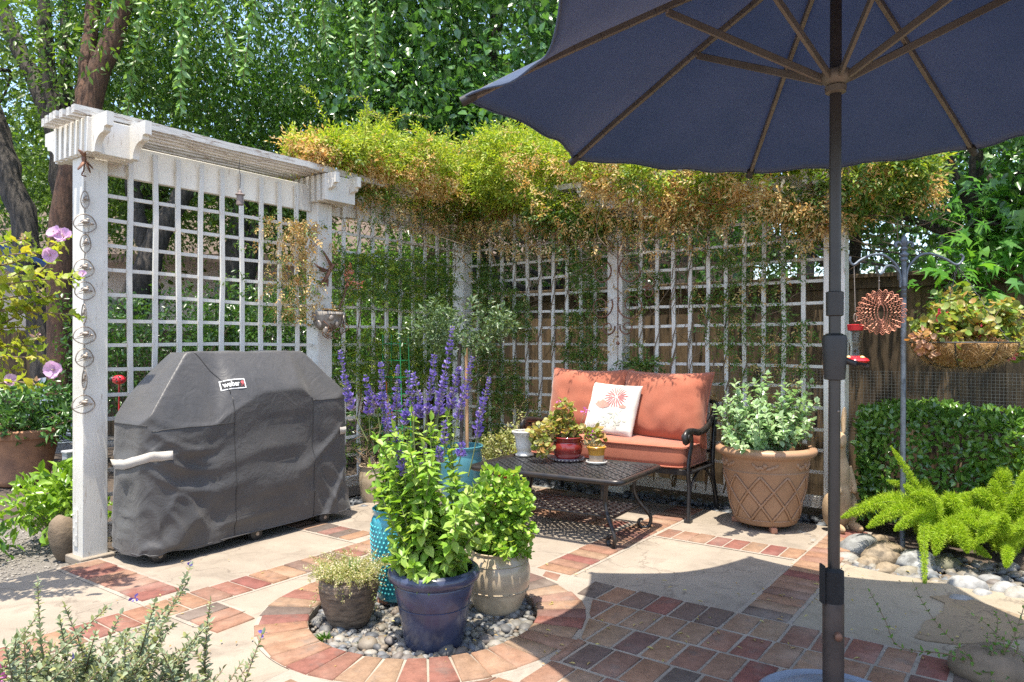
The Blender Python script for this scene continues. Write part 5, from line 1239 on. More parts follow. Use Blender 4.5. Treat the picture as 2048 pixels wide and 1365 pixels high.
# ------------------------------------------------------------------ the four pots on the pebbles
G['sal'] = leafmat('salvia leaves', [(.16, .31, .035), (.22, .38, .05), (.29, .43, .08), (.36, .46, .12)], .42, .4, .4)
G['purple'] = leafmat('violet salvia florets', [(.13, .09, .36), (.19, .14, .47), (.26, .20, .54), (.12, .07, .28)], .3, .5, .3, (1.1, 1, 1.2))
G['calyx'] = leafmat('grey lilac calyces', [(.32, .25, .33), (.42, .36, .38), (.26, .19, .36)], .3, .6, .2, (1.1, 1, 1.1))
c = Vector((-.331, 3.08, -.02)); sv = thing('potted_salvia', 'cobalt blue glazed pot of tall leafy salvia with violet flower spikes', 'potted plant', c)
pot(sv, [(.118, 0), (.124, .008), (.152, .17), (.1525, .172), (.149, .175), (.1495, .178), (.154, .18), (.172, .262), (.170, .266), (.175, .272), (.191, .283), (.196, .300), (.190, .318), (.182, .324)], M['pot_blue'], .018, .055, seg=72)
def spike(L1, L2, g, pts, n, mbx, o0):
    P = polyline(pts, 40); f = .42
    mbx.tube([Vector(p) - o0 for p in P], list(np.linspace(.003, .0015, 40)), 4)
    ln = np.linalg.norm(np.diff(P, axis=0), axis=1).sum(); k = max(6, int(ln * (1 - f) / .0115))
    for i in range(k):
        t = f + (1 - f) * i / k; j = int(t * 39); p = P[j]; tn = unit(P[min(j + 1, 39)] - P[j - 1]); q = (t - f) / (1 - f); w_ = .0255 * (1 - .55 * q) * g.uniform(.75, 1.2)
        for m_ in range(11):
            d = rdir(g, 1)[0]; d = unit(d - tn * d.dot(tn) + tn * .5)
            if g.uniform() < .30 + .35 * (1 - q): L2.add(p + d * .002, d, rdir(g, 1)[0], w_ * .75, w_ * .45)
            else: L1.add(p + d * w_ * .3, d, rdir(g, 1)[0], w_ * g.uniform(.8, 1.2), w_ * .65)
def salvia(t, stems, leaf, seed, spikes, cl_extra=None):
    g = rng(seed); o0 = t.location.copy(); L = Leaves(); mbs = MB()
    for pts in stems:
        P = [Vector(p) for p in pts]; mbs.tube([p - o0 for p in polyline(P, 16)], list(np.linspace(.005, .003, 16)), 5)
        stem_leaves(L, g, P, .026, leaf, .62, 92, .05, .3, 2, .8); stem_leaves(L, g, P, .045, leaf * .72, .62, 62, .3, .2, 2, .8)
    L.build('foliage', G['sal'], t, OVAL, o0, True); mbs.build('stem', M['twig_green'], t, smooth=180)
    for pts in spikes:
        P = [Vector(p) for p in pts]; L1, L2, mbx = Leaves(), Leaves(), MB(); spike(L1, L2, g, P, 0, mbx, P[0])
        s = mbx.build('flower_spike', M['twig_green'], t, smooth=180); s.location = P[0] - o0
        L1.build('florets', G['purple'], s, OVAL, P[0]); L2.build('calyces', G['calyx'], s, OVAL, P[0])
g = rng(501); stems = []
for i in range(46):
    a = g.uniform(0, 2 * PI); r = .13 * math.sqrt(g.uniform()); s = c + Vector((r * math.cos(a), r * math.sin(a), .27)); hx = g.uniform(752, 962); Z = 3.08 + g.normal() * .09
    e = at(hx, g.uniform(825, 1040) if hx < 895 else g.uniform(950, 1060), Z); stems.append([s, s * .55 + e * .45 + Vector((g.normal() * .03 + (e.x - s.x) * .15, g.normal() * .03, .05)), e])
for i in range(16):
    a = g.uniform(PI, 2 * PI); s = c + Vector((.1 * math.cos(a), .1 * math.sin(a), .28)); e = s + Vector((math.cos(a) * .09, math.sin(a) * .09, g.uniform(.06, .2))); stems.append([s, (s + e) / 2 + Vector((0, 0, .04)), e])
def spx(z0, *pp): return [at(580 + x / 3.592, 620 + y / 3.592, z0) for x, y in pp]
sp1 = [spx(3.05, (760, 1330), (830, 1240), (775, 980), (700, 660)), spx(3.15, (900, 1050), (890, 800), (940, 690), (880, 440)), spx(3.2, (960, 950), (975, 800), (1010, 560), (1040, 310)), spx(3.12, (1030, 1000), (1060, 800), (1110, 480), (1170, 110)),
       spx(3.25, (1080, 1000), (1140, 760), (1180, 560), (1218, 405)), spx(3.1, (1150, 1100), (1190, 850), (1250, 600), (1312, 335)), spx(3.1, (1280, 1200), (1330, 980), (1375, 720), (1438, 475)), spx(3.2, (1010, 1000), (1050, 790), (1070, 690), (1095, 545)), spx(3.05, (1110, 1050), (1110, 940), (1104, 790)), spx(3.05, (1078, 1180), (1075, 1080), (1070, 985)),
       spx(3.0, (1210, 1120), (1228, 1040), (1236, 950)), spx(3.2, (815, 950), (825, 800), (835, 640))]
salvia(sv, stems, .070, 502, sp1)
c2 = Vector((-.56, 3.56, .01)); s2 = thing('potted_salvia', 'tall turquoise dimpled pot of salvia with violet spikes by the grill cover', 'potted plant', c2)
tp = pot(s2, bez([(.088, 0), (.098, .02), (.118, .15), (.132, .30), (.128, .38), (.117, .405), (.122, .425), (.126, .437)]), M['pot_turq'], .012, .05, seg=56)
mb = MB()
for j in range(15):
    z = .045 + j * .0225; r = np.interp(z, [0, .02, .15, .30, .38], [.088, .098, .118, .132, .128]) + .0005
    for k in range(34): th = 2 * PI * (k + .5 * (j % 2)) / 34; mb.ball((r * math.cos(th), r * math.sin(th), z), (.0055, .0055, .0075), seg=6, rings=4)
mb.build('dimples', glaze('bright turquoise relief', (.10, .50, .52), (.05, .36, .42), 10, .2), tp, smooth=180)
for k in range(3): th = R(200 + 120 * k); mb = MB(); mb.box((.075 * math.cos(th), .075 * math.sin(th), -.014), (.05, .04, .03), rz=th); mb.build('pot_foot', M['terra'], s2, bevel=.004)
stems = []
for i in range(24):
    a = g.uniform(0, 2 * PI); s = c2 + Vector((.07 * math.cos(a), .07 * math.sin(a), .39)); e = at(g.uniform(735, 850), g.uniform(870, 990), 3.5 + g.normal() * .07); stems.append([s, (s + e) / 2 + Vector((0, 0, .03)), e])
sp2 = [spx(3.6, (560, 950), (470, 760), (410, 560), (358, 290)), spx(3.6, (575, 900), (570, 790), (560, 640), (543, 460)), spx(3.5, (640, 900), (665, 750), (660, 560), (655, 368)), spx(3.55, (740, 950), (762, 760), (768, 600), (772, 390)), spx(3.5, (880, 900), (880, 780), (860, 600), (843, 435)), spx(3.5, (690, 1010), (700, 900), (690, 800), (675, 700)), spx(3.6, (650, 880), (628, 740), (600, 640), (560, 570))]
salvia(s2, stems, .062, 503, sp2)
c3 = Vector((-.07, 3.47, -.02)); s3 = thing('potted_geranium', 'round beige stoneware jar of bright green scented geranium on the pebbles', 'potted plant', c3)
pot(s3, bez([(.098, 0), (.112, .02), (.142, .09), (.157, .16), (.152, .22), (.128, .265), (.120, .275), (.126, .288)]), M['pot_cream'], .012, .04)
mb = MB()
for z, r in ((.105, .1475), (.112, .150), (.235, .147)): mb.lathe([(r, z), (r + .003, z + .002), (r, z + .004)], 56)
mb.build('ridge', M['pot_cream'], s3.children[0], smooth=60)
L = Leaves(); g = rng(511); cl = np.array([at(x, y, 3.42 + g.normal() * .06) for x, y in zip(g.uniform(955, 1052, 60), g.uniform(975, 1110, 60))]); cl = np.concatenate([cl, np.array([at(x, y, 3.42) for x, y in ((985, 950), (970, 965), (1035, 960), (1015, 955), (1045, 1000), (1020, 1120), (1045, 1100))])])
cloud_leaves(L, g, cl, .042, 2600, .027, .95, .7, -.1, .8); L.build('foliage', leafmat('bright geranium leaves', [(.16, .33, .03), (.22, .40, .045), (.30, .45, .07), (.36, .44, .09)], .38, .45, .4), s3, ROUND, c3)
mb = MB()
for e in cl[::2]: mb.tube([(g.normal() * .03, g.normal() * .03, .24), tuple((e - np.array(c3)) * .6 + np.array([0, 0, .1])), tuple(e - np.array(c3))], .003, 4)
mb.build('stem', M['twig_green'], s3, smooth=180)
c4 = Vector((-.74, 3.29, -.02)); s4 = thing('potted_alyssum', 'small rough brown ceramic pot of frothy pale green alyssum', 'potted plant', c4)
pot(s4, bez([(.082, 0), (.092, .015), (.115, .08), (.131, .15), (.134, .19), (.126, .215), (.128, .228)]), M['pot_brown'], .012, .03, wob=lambda t, z: 1 + .008 * math.sin(z * 260) + .006 * math.sin(t * 5 + z * 30))
L, Lf = Leaves(), Leaves(); g = rng(513)
for i in range(330):
    a = g.uniform(0, 2 * PI); r = .135 * math.sqrt(g.uniform()); s = Vector((r * math.cos(a), r * math.sin(a), .20)); o = 1 if r > .09 else .4
    e = s + Vector((math.cos(a) * g.uniform(0, .085) * o, math.sin(a) * g.uniform(0, .085) * o, g.uniform(-.10 if g.uniform() < .25 and r > .1 else .02, .095))); m_ = (s + e) / 2 + Vector((0, 0, .03))
    stem_leaves(L, g, [s, m_, e], .012, .017, .28, 50, .2, .2); Lf.add(np.array(e) + g.normal(size=(4, 3)) * .006, rdir(g, 4), rdir(g, 4), .008, .007)
L.build('foliage', leafmat('frothy alyssum leaves', [(.24, .28, .07), (.34, .35, .13), (.42, .36, .18), (.18, .27, .05)], .4), s4, DIAM); Lf.build('flowers', leafmat('tiny pale flowers', [(.55, .52, .36), (.48, .38, .22)], .3), s4, DIAM)
L = Leaves()
for i in range(40): a = g.uniform(0, 6.3); L.add((.02, .02, .20), unit(np.array([math.cos(a) * .5, math.sin(a) * .5, 1.2])), (math.cos(a), math.sin(a), .5), g.uniform(.05, .10), .011)
L.build('grass_blades', G['hang'], s4, OVAL)
# weeds coming up between the pebbles
def weed(label, p, n, seed, s=.03): 
    g = rng(seed); t = thing('weed', label, 'weed', p); L = Leaves(); d = rdir(g, n); d[:, 2] = np.abs(d[:, 2]) + .3; L.add(d * .008, d, rdir(g, n), g.uniform(.5, 1.2, n) * s, s * .2); L.build('foliage', G['bright'], t, OVAL)
weed('tuft of small green weeds at the left edge of the pebble circle', gp(648, 1283, -.025), 60, 521, .035); weed('tiny green weed among pebbles in front of the brown pot', gp(722, 1292, -.025), 30, 522, .025)

# ------------------------------------------------------------------ planter with the pale rose bush
c5 = Vector((1.745, 4.99, 0)); s5 = thing('planter', 'large tan moulded planter with lattice relief holding a pale green bush', 'planter', c5, R(10))
pr = [(.195, .035), (.205, .045), (.232, .15), (.278, .385), (.283, .395), (.276, .402), (.290, .480), (.296, .486), (.305, .492), (.325, .505), (.334, .522), (.328, .540), (.312, .548)]
p5 = pot(s5, pr, M['pot_tan'], .03, .09, seg=88)
mb = MB()
for k in range(10):
    for sg in (-1, 1):
        P = [];
        for q in range(15):
            z = .075 + (.375 - .075) * q / 14; th = 2 * PI * k / 10 + sg * (q / 14) * 2 * PI / 10 * 1.5; r = np.interp(z, [.045, .15, .385], [.205, .232, .278]); P.append(Vector((r * math.cos(th), r * math.sin(th), z)))
        mb.tube(P, .0085, 6)
mg = MB()
for k in range(10):
    for sg in (-1, 1):
        for o_ in (-.011, .011):
            P = []
            for q in range(15):
                z = .075 + (.375 - .075) * q / 14; r = np.interp(z, [.045, .15, .385], [.205, .232, .278]) + .0005; th = 2 * PI * k / 10 + sg * (q / 14) * 2 * PI / 10 * 1.5 + o_ / r; P.append(Vector((r * math.cos(th), r * math.sin(th), z)))
            mg.tube(P, .0032, 5)
mg.build('relief_groove', mat('dark antiqued groove', (.16, .085, .045), (.12, .06, .03), 9, .7), p5, smooth=180)
mb.lathe([(.2125, .068), (.2205, .072), (.2165, .078)], 88); mb.build('lattice_relief', M['pot_tan'], p5, smooth=180)
for k in range(6):
    mb = MB()
    for j in range(7):
        th = 2 * PI * k / 6 + (j - 3) * .085; z = .44 + .012 * math.cos(j * 2.2); r = .285; ca, sa = math.cos(th), math.sin(th)
        Mx = Matrix.Translation((r * ca, r * sa, z)) @ Matrix.Rotation(th, 4, 'Z') @ Matrix.Rotation((j - 3) * .35, 4, 'X'); mb.ball((0, 0, 0), (.008, .022, .013) if j != 3 else (.012, .018, .018), M=Mx, seg=8, rings=6)
    mb.build('leaf_relief', M['pot_tan'], p5, smooth=180)
for k in range(3): th = R(-95 + 120 * k - 10); mb = MB(); mb.prism([(-.035, -.02), (.035, -.02), (.035, .02), (-.035, .02)], 0, .035, M=Matrix.Rotation(th, 4, 'Z') @ Matrix.Translation((.195, 0, 0))); mb.build('pot_foot', M['terra'], s5, bevel=.006)
L = Leaves(); g = rng(531); mb = MB(); tips = [(1432, 815), (1440, 855), (1452, 790), (1470, 765), (1490, 775), (1535, 750), (1525, 775), (1570, 765), (1600, 765), (1622, 765), (1605, 800), (1632, 805), (1625, 840), (1580, 790), (1555, 790), (1500, 800), (1480, 820), (1540, 820), (1585, 830), (1610, 860), (1460, 870), (1500, 850), (1560, 860), (1520, 880), (1590, 880), (1475, 790), (1510, 765)]
i5 = Matrix.Rotation(-R(10), 4, 'Z')
for x, y in tips + [(g.uniform(1450, 1620), g.uniform(800, 885)) for _ in range(64)]:
    e = i5 @ (at(x, y, 4.95 + g.normal() * .13) - c5); s = Vector((g.normal() * .08, g.normal() * .08, .46)); m_ = (s + e) / 2 + Vector((e.x * .12, e.y * .12, .03)); P = [s, m_, e]; mb.tube([Vector(p) for p in polyline(P, 10)], .003, 4); stem_leaves(L, g, P, .024, .054, .8, 60, .25, .1, 2, 1.3)
L.build('foliage', leafmat('pale bluish rose leaves', [(.24, .38, .16), (.32, .46, .23), (.42, .54, .33), (.17, .30, .09)], .32, .28, .75, (1.1, 1.2, .7)), s5, OVAL, None, True); mb.build('stem', M['twig'], s5, smooth=180)

# ------------------------------------------------------------------ teal pot with small tree, variegated plant, pots behind the grill
c6 = Vector((-.40, 5.6, 0)); s6 = thing('potted_tree', 'small grey green standard tree in a teal glazed pot by the corner', 'potted tree', c6)
pot(s6, bez([(.115, 0), (.13, .03), (.16, .18), (.172, .33), (.165, .42), (.160, .435), (.176, .445), (.180, .465)]), M['pot_teal'], .014, .05)
mb = MB(); mb.tube(polyline([(.0, 0, .40), (.012, .01, .7), (-.01, 0, 1.0), (.0, 0, 1.25)], 20), .014, 8); mb.build('trunk', M['bark_grey'], s6, smooth=60)
mb = MB(); mb.tube([(.055, .0, .40), (.045, 0, 1.22)], .013, 8); mb.build('stake', mat('pale wooden stake', (.50, .30, .15), (.38, .22, .11), 12, .8, .2, 30, stretch=(6, 6, .6)), s6, smooth=60)
L = Leaves(); g = rng(541); cl = rdir(g, 44) * np.array([.40, .30, .23]) * g.uniform(.2, 1.1, 44)[:, None] ** .6 + np.array([.0, 0, 1.40]); cloud_leaves(L, g, cl, .10, 2600, .040, .36, .9, -.1, .5)
L.build('crown', leafmat('grey green olive leaves', [(.05, .10, .035), (.09, .15, .06), (.15, .21, .10), (.035, .08, .025)], .3, .38, .5), s6, DIAM)
c7 = Vector((-.03, 6.15, 0)); s7 = thing('potted_variegated_shrub', 'cream variegated bushy plant in a scarlet pot behind the table', 'potted plant', c7)
pot(s7, [(.065, 0), (.085, .14), (.092, .142), (.092, .165)], M['pot_scarlet'], .008, .02, seg=32)
L = Leaves(); g = rng(545); cl = rdir(g, 70) * np.array([.24, .2, .20]) * g.uniform(.3, 1, 70)[:, None] ** .5 + np.array([-.0, -.02, .32]); cl = np.concatenate([cl, [(.13, 0, .58), (.1, 0, .52), (.17, 0, .52), (.08, .0, .62)]]); cloud_leaves(L, g, cl, .065, 2300, .027, .55, .8, 0, .7)
L.build('foliage', leafmat('variegated cream leaves', [(.46, .44, .22), (.36, .38, .14), (.22, .28, .07), (.52, .45, .27)], .35), s7, DIAM)
mb = MB()
for e in cl[::3]: mb.tube([(0, 0, .14), tuple(e)], .003, 4)
mb.build('stem', M['twig'], s7)
c8 = W(-4.3, 4.05, -.02); s8 = thing('pale_pot', 'pale clay pot with bare wiry twigs behind the covered grill', 'planter', c8)
pot(s8, bez([(.09, 0), (.11, .04), (.125, .18), (.115, .28), (.125, .30)]), M['pot_cream'], .012, .04)
mb = MB(); g = rng(551)
for i in range(26):
    P = [Vector((g.normal() * .03, g.normal() * .03, .26))]
    for k in range(4): P.append(P[-1] + Vector((g.normal() * .07, g.normal() * .07, g.uniform(-.03, .13))))
    mb.tube(polyline(P, 14), .0025, 4)
mb.build('twigs', M['twig'], s8)
c9 = W(-4.36, 3.98, 0); s9 = thing('plant_cage', 'tall green wire plant support standing against the second trellis panel', 'plant support', W(-4.40, 4.38, -.02), ROT); mb = MB()
for s in (-1, 1):
    for y in (-1, 1): mb.tube([(s * .13 + .02, y * .05, 0), (s * .10, y * .05, 1.35)], .004, 6)
for k in range(9): z = .15 + .14 * k; w_ = .13 - .03 * z / 1.35; [mb.tube([(-w_, y * .05, z), (w_, y * .05, z)], .0028, 5) for y in (-1, 1)]; [mb.tube([(x * w_, -.05, z), (x * w_, .05, z)], .0028, 5) for x in (-1, 1)]
mb.build('frame', mat('green coated wire', (.02, .30, .10), (.02, .24, .08), 9, .4), s9)
mb = MB(); mb.tube([(-.10, -.06, .1), (-.02, -.06, .6), (-.05, -.06, .95)], .0035, 5); mb.tube([(.02, -.07, .0), (.07, -.06, .5), (.0, -.06, .75)], .0035, 5); mb.build('stake', mat('orange wire', (.60, .10, .03), None, 9, .5), s9)
# ------------------------------------------------------------------ shepherd hook with feeder, spinner and basket
YH = 4.62
def hk(x, y, d=0): return at(x, y, YH + d)
b0 = hk(1805, 1086); b0.z = -.05
sh = thing('shepherd_hook', 'blue grey iron garden hook pole with fleur finial and curled arms', 'garden hook', b0)
def loc(p): return p - b0
mb = MB(); mb.tube([loc(b0), loc(hk(1806, 900)), loc(hk(1808, 515))], .0165, 10); mb.build('pole', M['hook_iron'], sh, smooth=60)
def arm(pts, r=.0085):
    mb = MB(); mb.tube(polyline([loc(hk(*p)) for p in pts], 40), r, 8); mb.build('arm', M['hook_iron'], sh, smooth=60)
arm([(1801, 575), (1800, 550), (1792, 530), (1770, 512), (1745, 510), (1722, 520), (1708, 530), (1700, 524), (1701, 514)]); arm([(1812, 575), (1813, 550), (1820, 530), (1840, 511), (1862, 508), (1890, 518), (1912, 530), (1923, 524), (1926, 514), (1921, 509)])
arm([(1798, 560, -.02), (1796, 545, -.05), (1785, 533, -.10), (1772, 534, -.16), (1764, 546, -.2), (1758, 549, -.22), (1753, 540, -.24), (1754, 533, -.25)])
mb = MB(); tpz = loc(hk(1808, 515)); 
mb.lathe([(.011, -.02), (.016, -.012), (.016, -.004), (.011, .0), (.019, .008), (.019, .016), (.010, .022), (.010, .030), (.016, .034), (.016, .040), (.008, .046), (.013, .062), (.015, .072), (.010, .088), (.0001, .104)], 16, c=(0, 0, 0), M=Matrix.Translation(tpz) @ Matrix.Scale(1.45, 4))
for s in (-1, 1): mb.tube([tpz + Vector(p) * 1.45 for p in polyline([(0, 0, .038), (s * .012, 0, .058), (s * .027, 0, .066), (s * .038, 0, .056), (s * .034, 0, .044)], 14)], list(np.linspace(.008, .011, 14)), 8)
mb.build('finial', M['hook_iron'], sh, smooth=60)
mb = MB()
for q in (575, 584, 592): mb.tube([loc(hk(1807, q)) + Vector((0, 0, -.008)), loc(hk(1807, q)) + Vector((0, 0, .008))], .020, 12)
mb.build('clamp', M['plastic_black'], sh, smooth=60)
# hummingbird feeder
fo = hk(1708, 532); fd = thing('hummingbird_feeder', 'glass hummingbird feeder with red cap and tray hanging from the left hook arm', 'bird feeder', fo)
M['red_plastic'] = mat('red plastic', (.55, .018, .03), (.48, .014, .024), 7, .22, coat=.3)
mb = MB(); zt = hk(1710, 650).z - fo.z; mb.tube([(0, 0, 0), (.008, 0, zt * .78)], .0028, 6); P = [(.008 + .009 * math.sin(t), 0, zt * .88 + .026 * math.cos(t)) for t in np.linspace(0, 2 * PI, 17)]; mb.tube(P, .003, 6); mb.build('hanger', M['chain_metal'], fd)
mb = MB(); mb.lathe([(.0001, zt + .004), (.045, zt + .002), (.050, zt), (.044, zt - .036), (.0001, zt - .038)], 32, c=(.008, 0, 0)); mb.build('cap', M['red_plastic'], fd, smooth=40)
m, n, nd, ln, p = _mat('clear feeder glass'); setp(p, Base_Color=(.95, .97, .96, 1), Roughness=.03, IOR=1.3, Transmission_Weight=1.0); M['glass'] = m
mb = MB(); mb.lathe([(.040, zt - .038), (.036, zt - .10), (.028, zt - .155), (.030, zt - .16), (.033, zt - .20), (.030, zt - .20), (.027, zt - .162), (.025, zt - .155), (.033, zt - .10), (.037, zt - .04)], 32, c=(.008, 0, 0), closed=True); mb.build('bottle', M['glass'], fd, smooth=50)
mb = MB(); mb.lathe([(.0001, zt - .20), (.04, zt - .198), (.075, zt - .215), (.085, zt - .228), (.078, zt - .238), (.05, zt - .246), (.0001, zt - .25)], 40, c=(.008, 0, 0), wob=lambda t, z: 1 + .03 * math.cos(t * 6)); ty = mb.build('tray', M['red_plastic'], fd, smooth=50)
for k in range(4): a = R(20 + 90 * k); mb = MB(); mb.lathe([(.0001, .012), (.006, .010), (.014, .004), (.016, 0)], 10, c=(.008 + .055 * math.cos(a), .055 * math.sin(a), zt - .208), wob=lambda t, z: 1 + .25 * math.cos(5 * t)); mb.build('port', mat('yellow port flower', (.7, .5, .2), None, 9, .4), ty)
# copper wind spinner: nested zigzag rings
so_ = hk(1758, 549, -.22); spn = thing('wind_spinner', 'copper cut metal wind spinner of nested zigzag rings on the short arm', 'wind spinner', so_)
cz = hk(1762, 625, -.22).z - so_.z; mb = MB(); mb.tube([(0, 0, 0), (0, 0, cz + .135)], .0025, 6); mb.ball((0, 0, cz + .19), .006, seg=8, rings=6); mb.build('hanger', M['chain_metal'], spn)
mb = MB()
for k in range(7):
    r = .132 - .0135 * k; yaw = R(-36 + 13 * k); Mx = Matrix.Translation((.012, 0, cz)) @ Matrix.Rotation(yaw, 4, 'Z'); P = []; N_ = 112 - 4 * (k % 3)
    for q in range(N_): th = 2 * PI * q / N_; rr = r + .0095 * math.sin(th * 24) * (1 if k < 5 else .6); P.append(Vector((rr * math.cos(th), 0, rr * math.sin(th) * .98)))
    mb.tube(P, .0027, 4, M=Mx, closed=True)
mb.build('rings', M['copper'], spn, smooth=60)
# hanging basket
bo = hk(1915, 532); bk = thing('hanging_basket', 'coconut fibre hanging basket of trailing ivy geranium on the right hook arm', 'hanging basket', bo)
bc = hk(1925, 695) - bo; mb = MB()
for k in range(4):
    a = R(30 + 90 * k); e = bc + Vector((.28 * math.cos(a), .28 * math.sin(a), .02)); n = 26
    for q in range(n):
        f = (q + .5) / n; c = e * f; d = e.normalized(); s = d.orthogonal().normalized() if q % 2 else d.cross(d.orthogonal()).normalized()
        P = [c + d * .012 * math.cos(t) + s * .0055 * math.sin(t) for t in np.linspace(0, 2 * PI, 9)[:-1]]; mb.tube(P, .0017, 4, closed=True)
mb.build('chain', M['plastic_black'], bk)
M['coir'] = mat('coconut coir', (.36, .19, .06), (.16, .085, .03), 30, .95, 1.2, 60, bd=.02)
mb = MB(); mb.lathe([(.0001, -.125), (.10, -.122), (.20, -.09), (.265, -.03), (.285, .02), (.27, .03), (.25, .0), (.0001, -.01)], 56, c=bc, wob=lambda t, z: 1 + .055 * math.sin(t * 9 + z * 20) + .02 * math.sin(t * 23)); cb = mb.build('liner', M['coir'], bk, smooth=180)
mb = MB(); 
for k in range(8):
    th = 2 * PI * k / 8 + .1; P = [bc + Vector((r * math.cos(th), r * math.sin(th), z)) for r, z in ((.06, -.135), (.16, -.118), (.25, -.06), (.292, .0), (.298, .03))]; mb.tube(polyline(P, 14), .005, 6)
mb.tube([bc + Vector((.298 * math.cos(t), .298 * math.sin(t), .03)) for t in np.linspace(0, 2 * PI, 49)[:-1]], .005, 6, closed=True); mb.build('wire_frame', M['plastic_black'], bk)
L = Leaves(); g = rng(601); n = 3600; th = g.uniform(0, 2 * PI, n); z = g.uniform(-.125, .03, n); r = np.interp(z, [-.125, -.09, -.03, .03], [.1, .2, .265, .29]) + .008
P = np.stack([r * np.cos(th), r * np.sin(th), z], 1) + np.array(bc); L.add(P, rdir(g, n), rdir(g, n), g.uniform(.03, .075, n), .0018); L.build('loose_fibre', leafmat('coir strands', [(.45, .27, .10), (.55, .40, .22), (.30, .16, .05)], .3), cb, NEED)
L = Leaves(); g = rng(603); cl = np.concatenate([np.array([hk(x, y, d) for x, y, d in zip(g.uniform(1845, 2050, 66), g.uniform(615, 702, 66), g.normal(size=66) * .11)]), np.array([hk(x, y) for x, y in ((1878, 600), (1885, 610), (1915, 590), (1925, 600), (1910, 620), (1845, 645), (1835, 655), (1855, 665), (2010, 635), (2015, 625), (1980, 615), (2030, 665), (2045, 690), (1870, 690), (1900, 700), (1950, 690), (2035, 700))])]) - np.array(bo)
cloud_leaves(L, g, cl, .058, 1700, .040, .95, .7, -.1, .8); L.build('foliage', leafmat('ivy geranium leaves', [(.16, .27, .04), (.24, .33, .08), (.34, .38, .13), (.40, .24, .08), (.14, .25, .03)], .4), bk, ROUND)
L = Leaves(); cl2 = np.array([hk(x, y, -.1) for x, y in ((1842, 680), (1860, 695), (1905, 690), (1975, 690), (1880, 685), (2000, 700))]) - np.array(bo); cloud_leaves(L, g, cl2, .06, 240, .036, .8, .8, .2, .5); L.build('faded_foliage', leafmat('pinkish faded leaves', [(.45, .22, .16), (.50, .33, .24), (.42, .18, .07)], .35), bk, ROUND)
M['crimson'] = leafmat('crimson petals', [(.50, .02, .08), (.6, .06, .14)], .3)
for x, y in ((1880, 630), (2018, 710), (1960, 660)): L = Leaves(); cloud_leaves(L, g, [np.array(hk(x, y, -.1) - bo)], .028, 22, .026, .8, .9, 0, .4); L.build('flower', M['crimson'], bk, OVAL)
mb = MB()
for e in cl[::3]: mb.tube([tuple(np.array(bc) + np.array([e[0] - bc.x, e[1] - bc.y, 0]) * .4), tuple(e)], .0025, 4)
mb.build('stem', M['twig'], bk)

# ------------------------------------------------------------------ hare statue by the end post
hr = at(1680, 1040, 4.86); hr.z = 0
hm = MB()
def tb(pts, rad, seg=14): hm.tube(polyline(pts, 18), list(np.interp(np.linspace(0, 1, 18), np.linspace(0, 1, len(rad)), rad)), seg)
hm.ball((0, 0, .20), (.13, .12, .19), seg=20, rings=14); hm.ball((0, -.01, .40), (.095, .09, .16), seg=20, rings=14)
tb([(0, 0, .48), (-.01, -.02, .57), (-.015, -.03, .62)], [.07, .055, .055]); hm.ball((-.03, -.05, .645), (.055, .075, .06), seg=16, rings=12); hm.ball((-.06, -.10, .632), (.035, .04, .034))
for s in (-1, 1):
    tb([(s * .028, -.02, .69), (s * .045, .0, .77), (s * .055, .0, .84), (s * .06, .0, .88)], [.018, .030, .026, .010])
    tb([(s * .085, -.02, .45), (s * .12, -.05, .35), (s * .10, -.11, .30), (s * .07, -.13, .31)], [.04, .034, .028, .024]); hm.ball((s * .13, .0, .15), (.07, .10, .12), seg=16, rings=12); hm.ball((s * .11, -.11, .035), (.045, .12, .036), seg=16, rings=10)
hm.ball((0, .14, .12), (.045, .045, .05))
hs_ = hm.build('hare_statue', mat('weathered tan cast stone', (.42, .30, .18), (.27, .18, .10), 9, .85, .5, 50, lo=.3, hi=.7), smooth=180); hs_.location = hr; hs_.scale = (.60, .62, .94); hs_.rotation_euler = (0, 0, R(12)); tag(hs_, 'weathered tan hare statue standing behind the umbrella pole at the end post', 'statue')
rm = hs_.modifiers.new('fuse', 'REMESH'); rm.mode = 'VOXEL'; rm.voxel_size = .009; rm.use_smooth_shade = True; sm = hs_.modifiers.new('s', 'SMOOTH'); sm.factor = .5; sm.iterations = 4

# ------------------------------------------------------------------ ornaments on the pergola
NU = Vector((CU, -SU, 0)); NV = Vector((SU, CU, 0))
# bird ring chain hanging on the first post's wide face
pa = W(AL + .07, 2.03, 0); 
def face(x, y, off=.012):
    """point in front of the first post's wide face under that pixel"""
    o = Vector((0, 0, H)); d = at(x, y, 1) - o; k = ((pa - o).dot(NU) + off) / d.dot(NU); return o + d * k
co = face(170, 302); ch = thing('chain_ornament', 'hanging metal chain of rings with little birds on the first white post', 'ornament', co)
def cl_(x, y, off=.012): return face(x, y, off) - co
mb = MB(); c = cl_(168, 318, .05)
for k, (dx, dz, l) in enumerate(((-.035, -.07, 1), (.05, -.05, 1), (.035, -.075, 1), (-.03, .045, 1), (.012, .075, 1))): P = [c, c + NV * dx * .5 + Vector((0, 0, dz * .6)) + NU * .01, c + NV * dx + Vector((0, 0, dz))]; mb.tube(polyline(P, 10), [.005 + .006 * math.sin(PI * q / 9) for q in range(10)], 6, flat=.5)
mb.ball(c, (.014, .014, .022), seg=10, rings=8); mb.tube(polyline([c, c + Vector((0, 0, -.06)), c + Vector((0, 0, -.095)) + NV * -.012, c + Vector((0, 0, -.10)) + NV * .012], 14), .004, 6); mb.build('dragonfly_hook', M['rust'], ch, smooth=60)
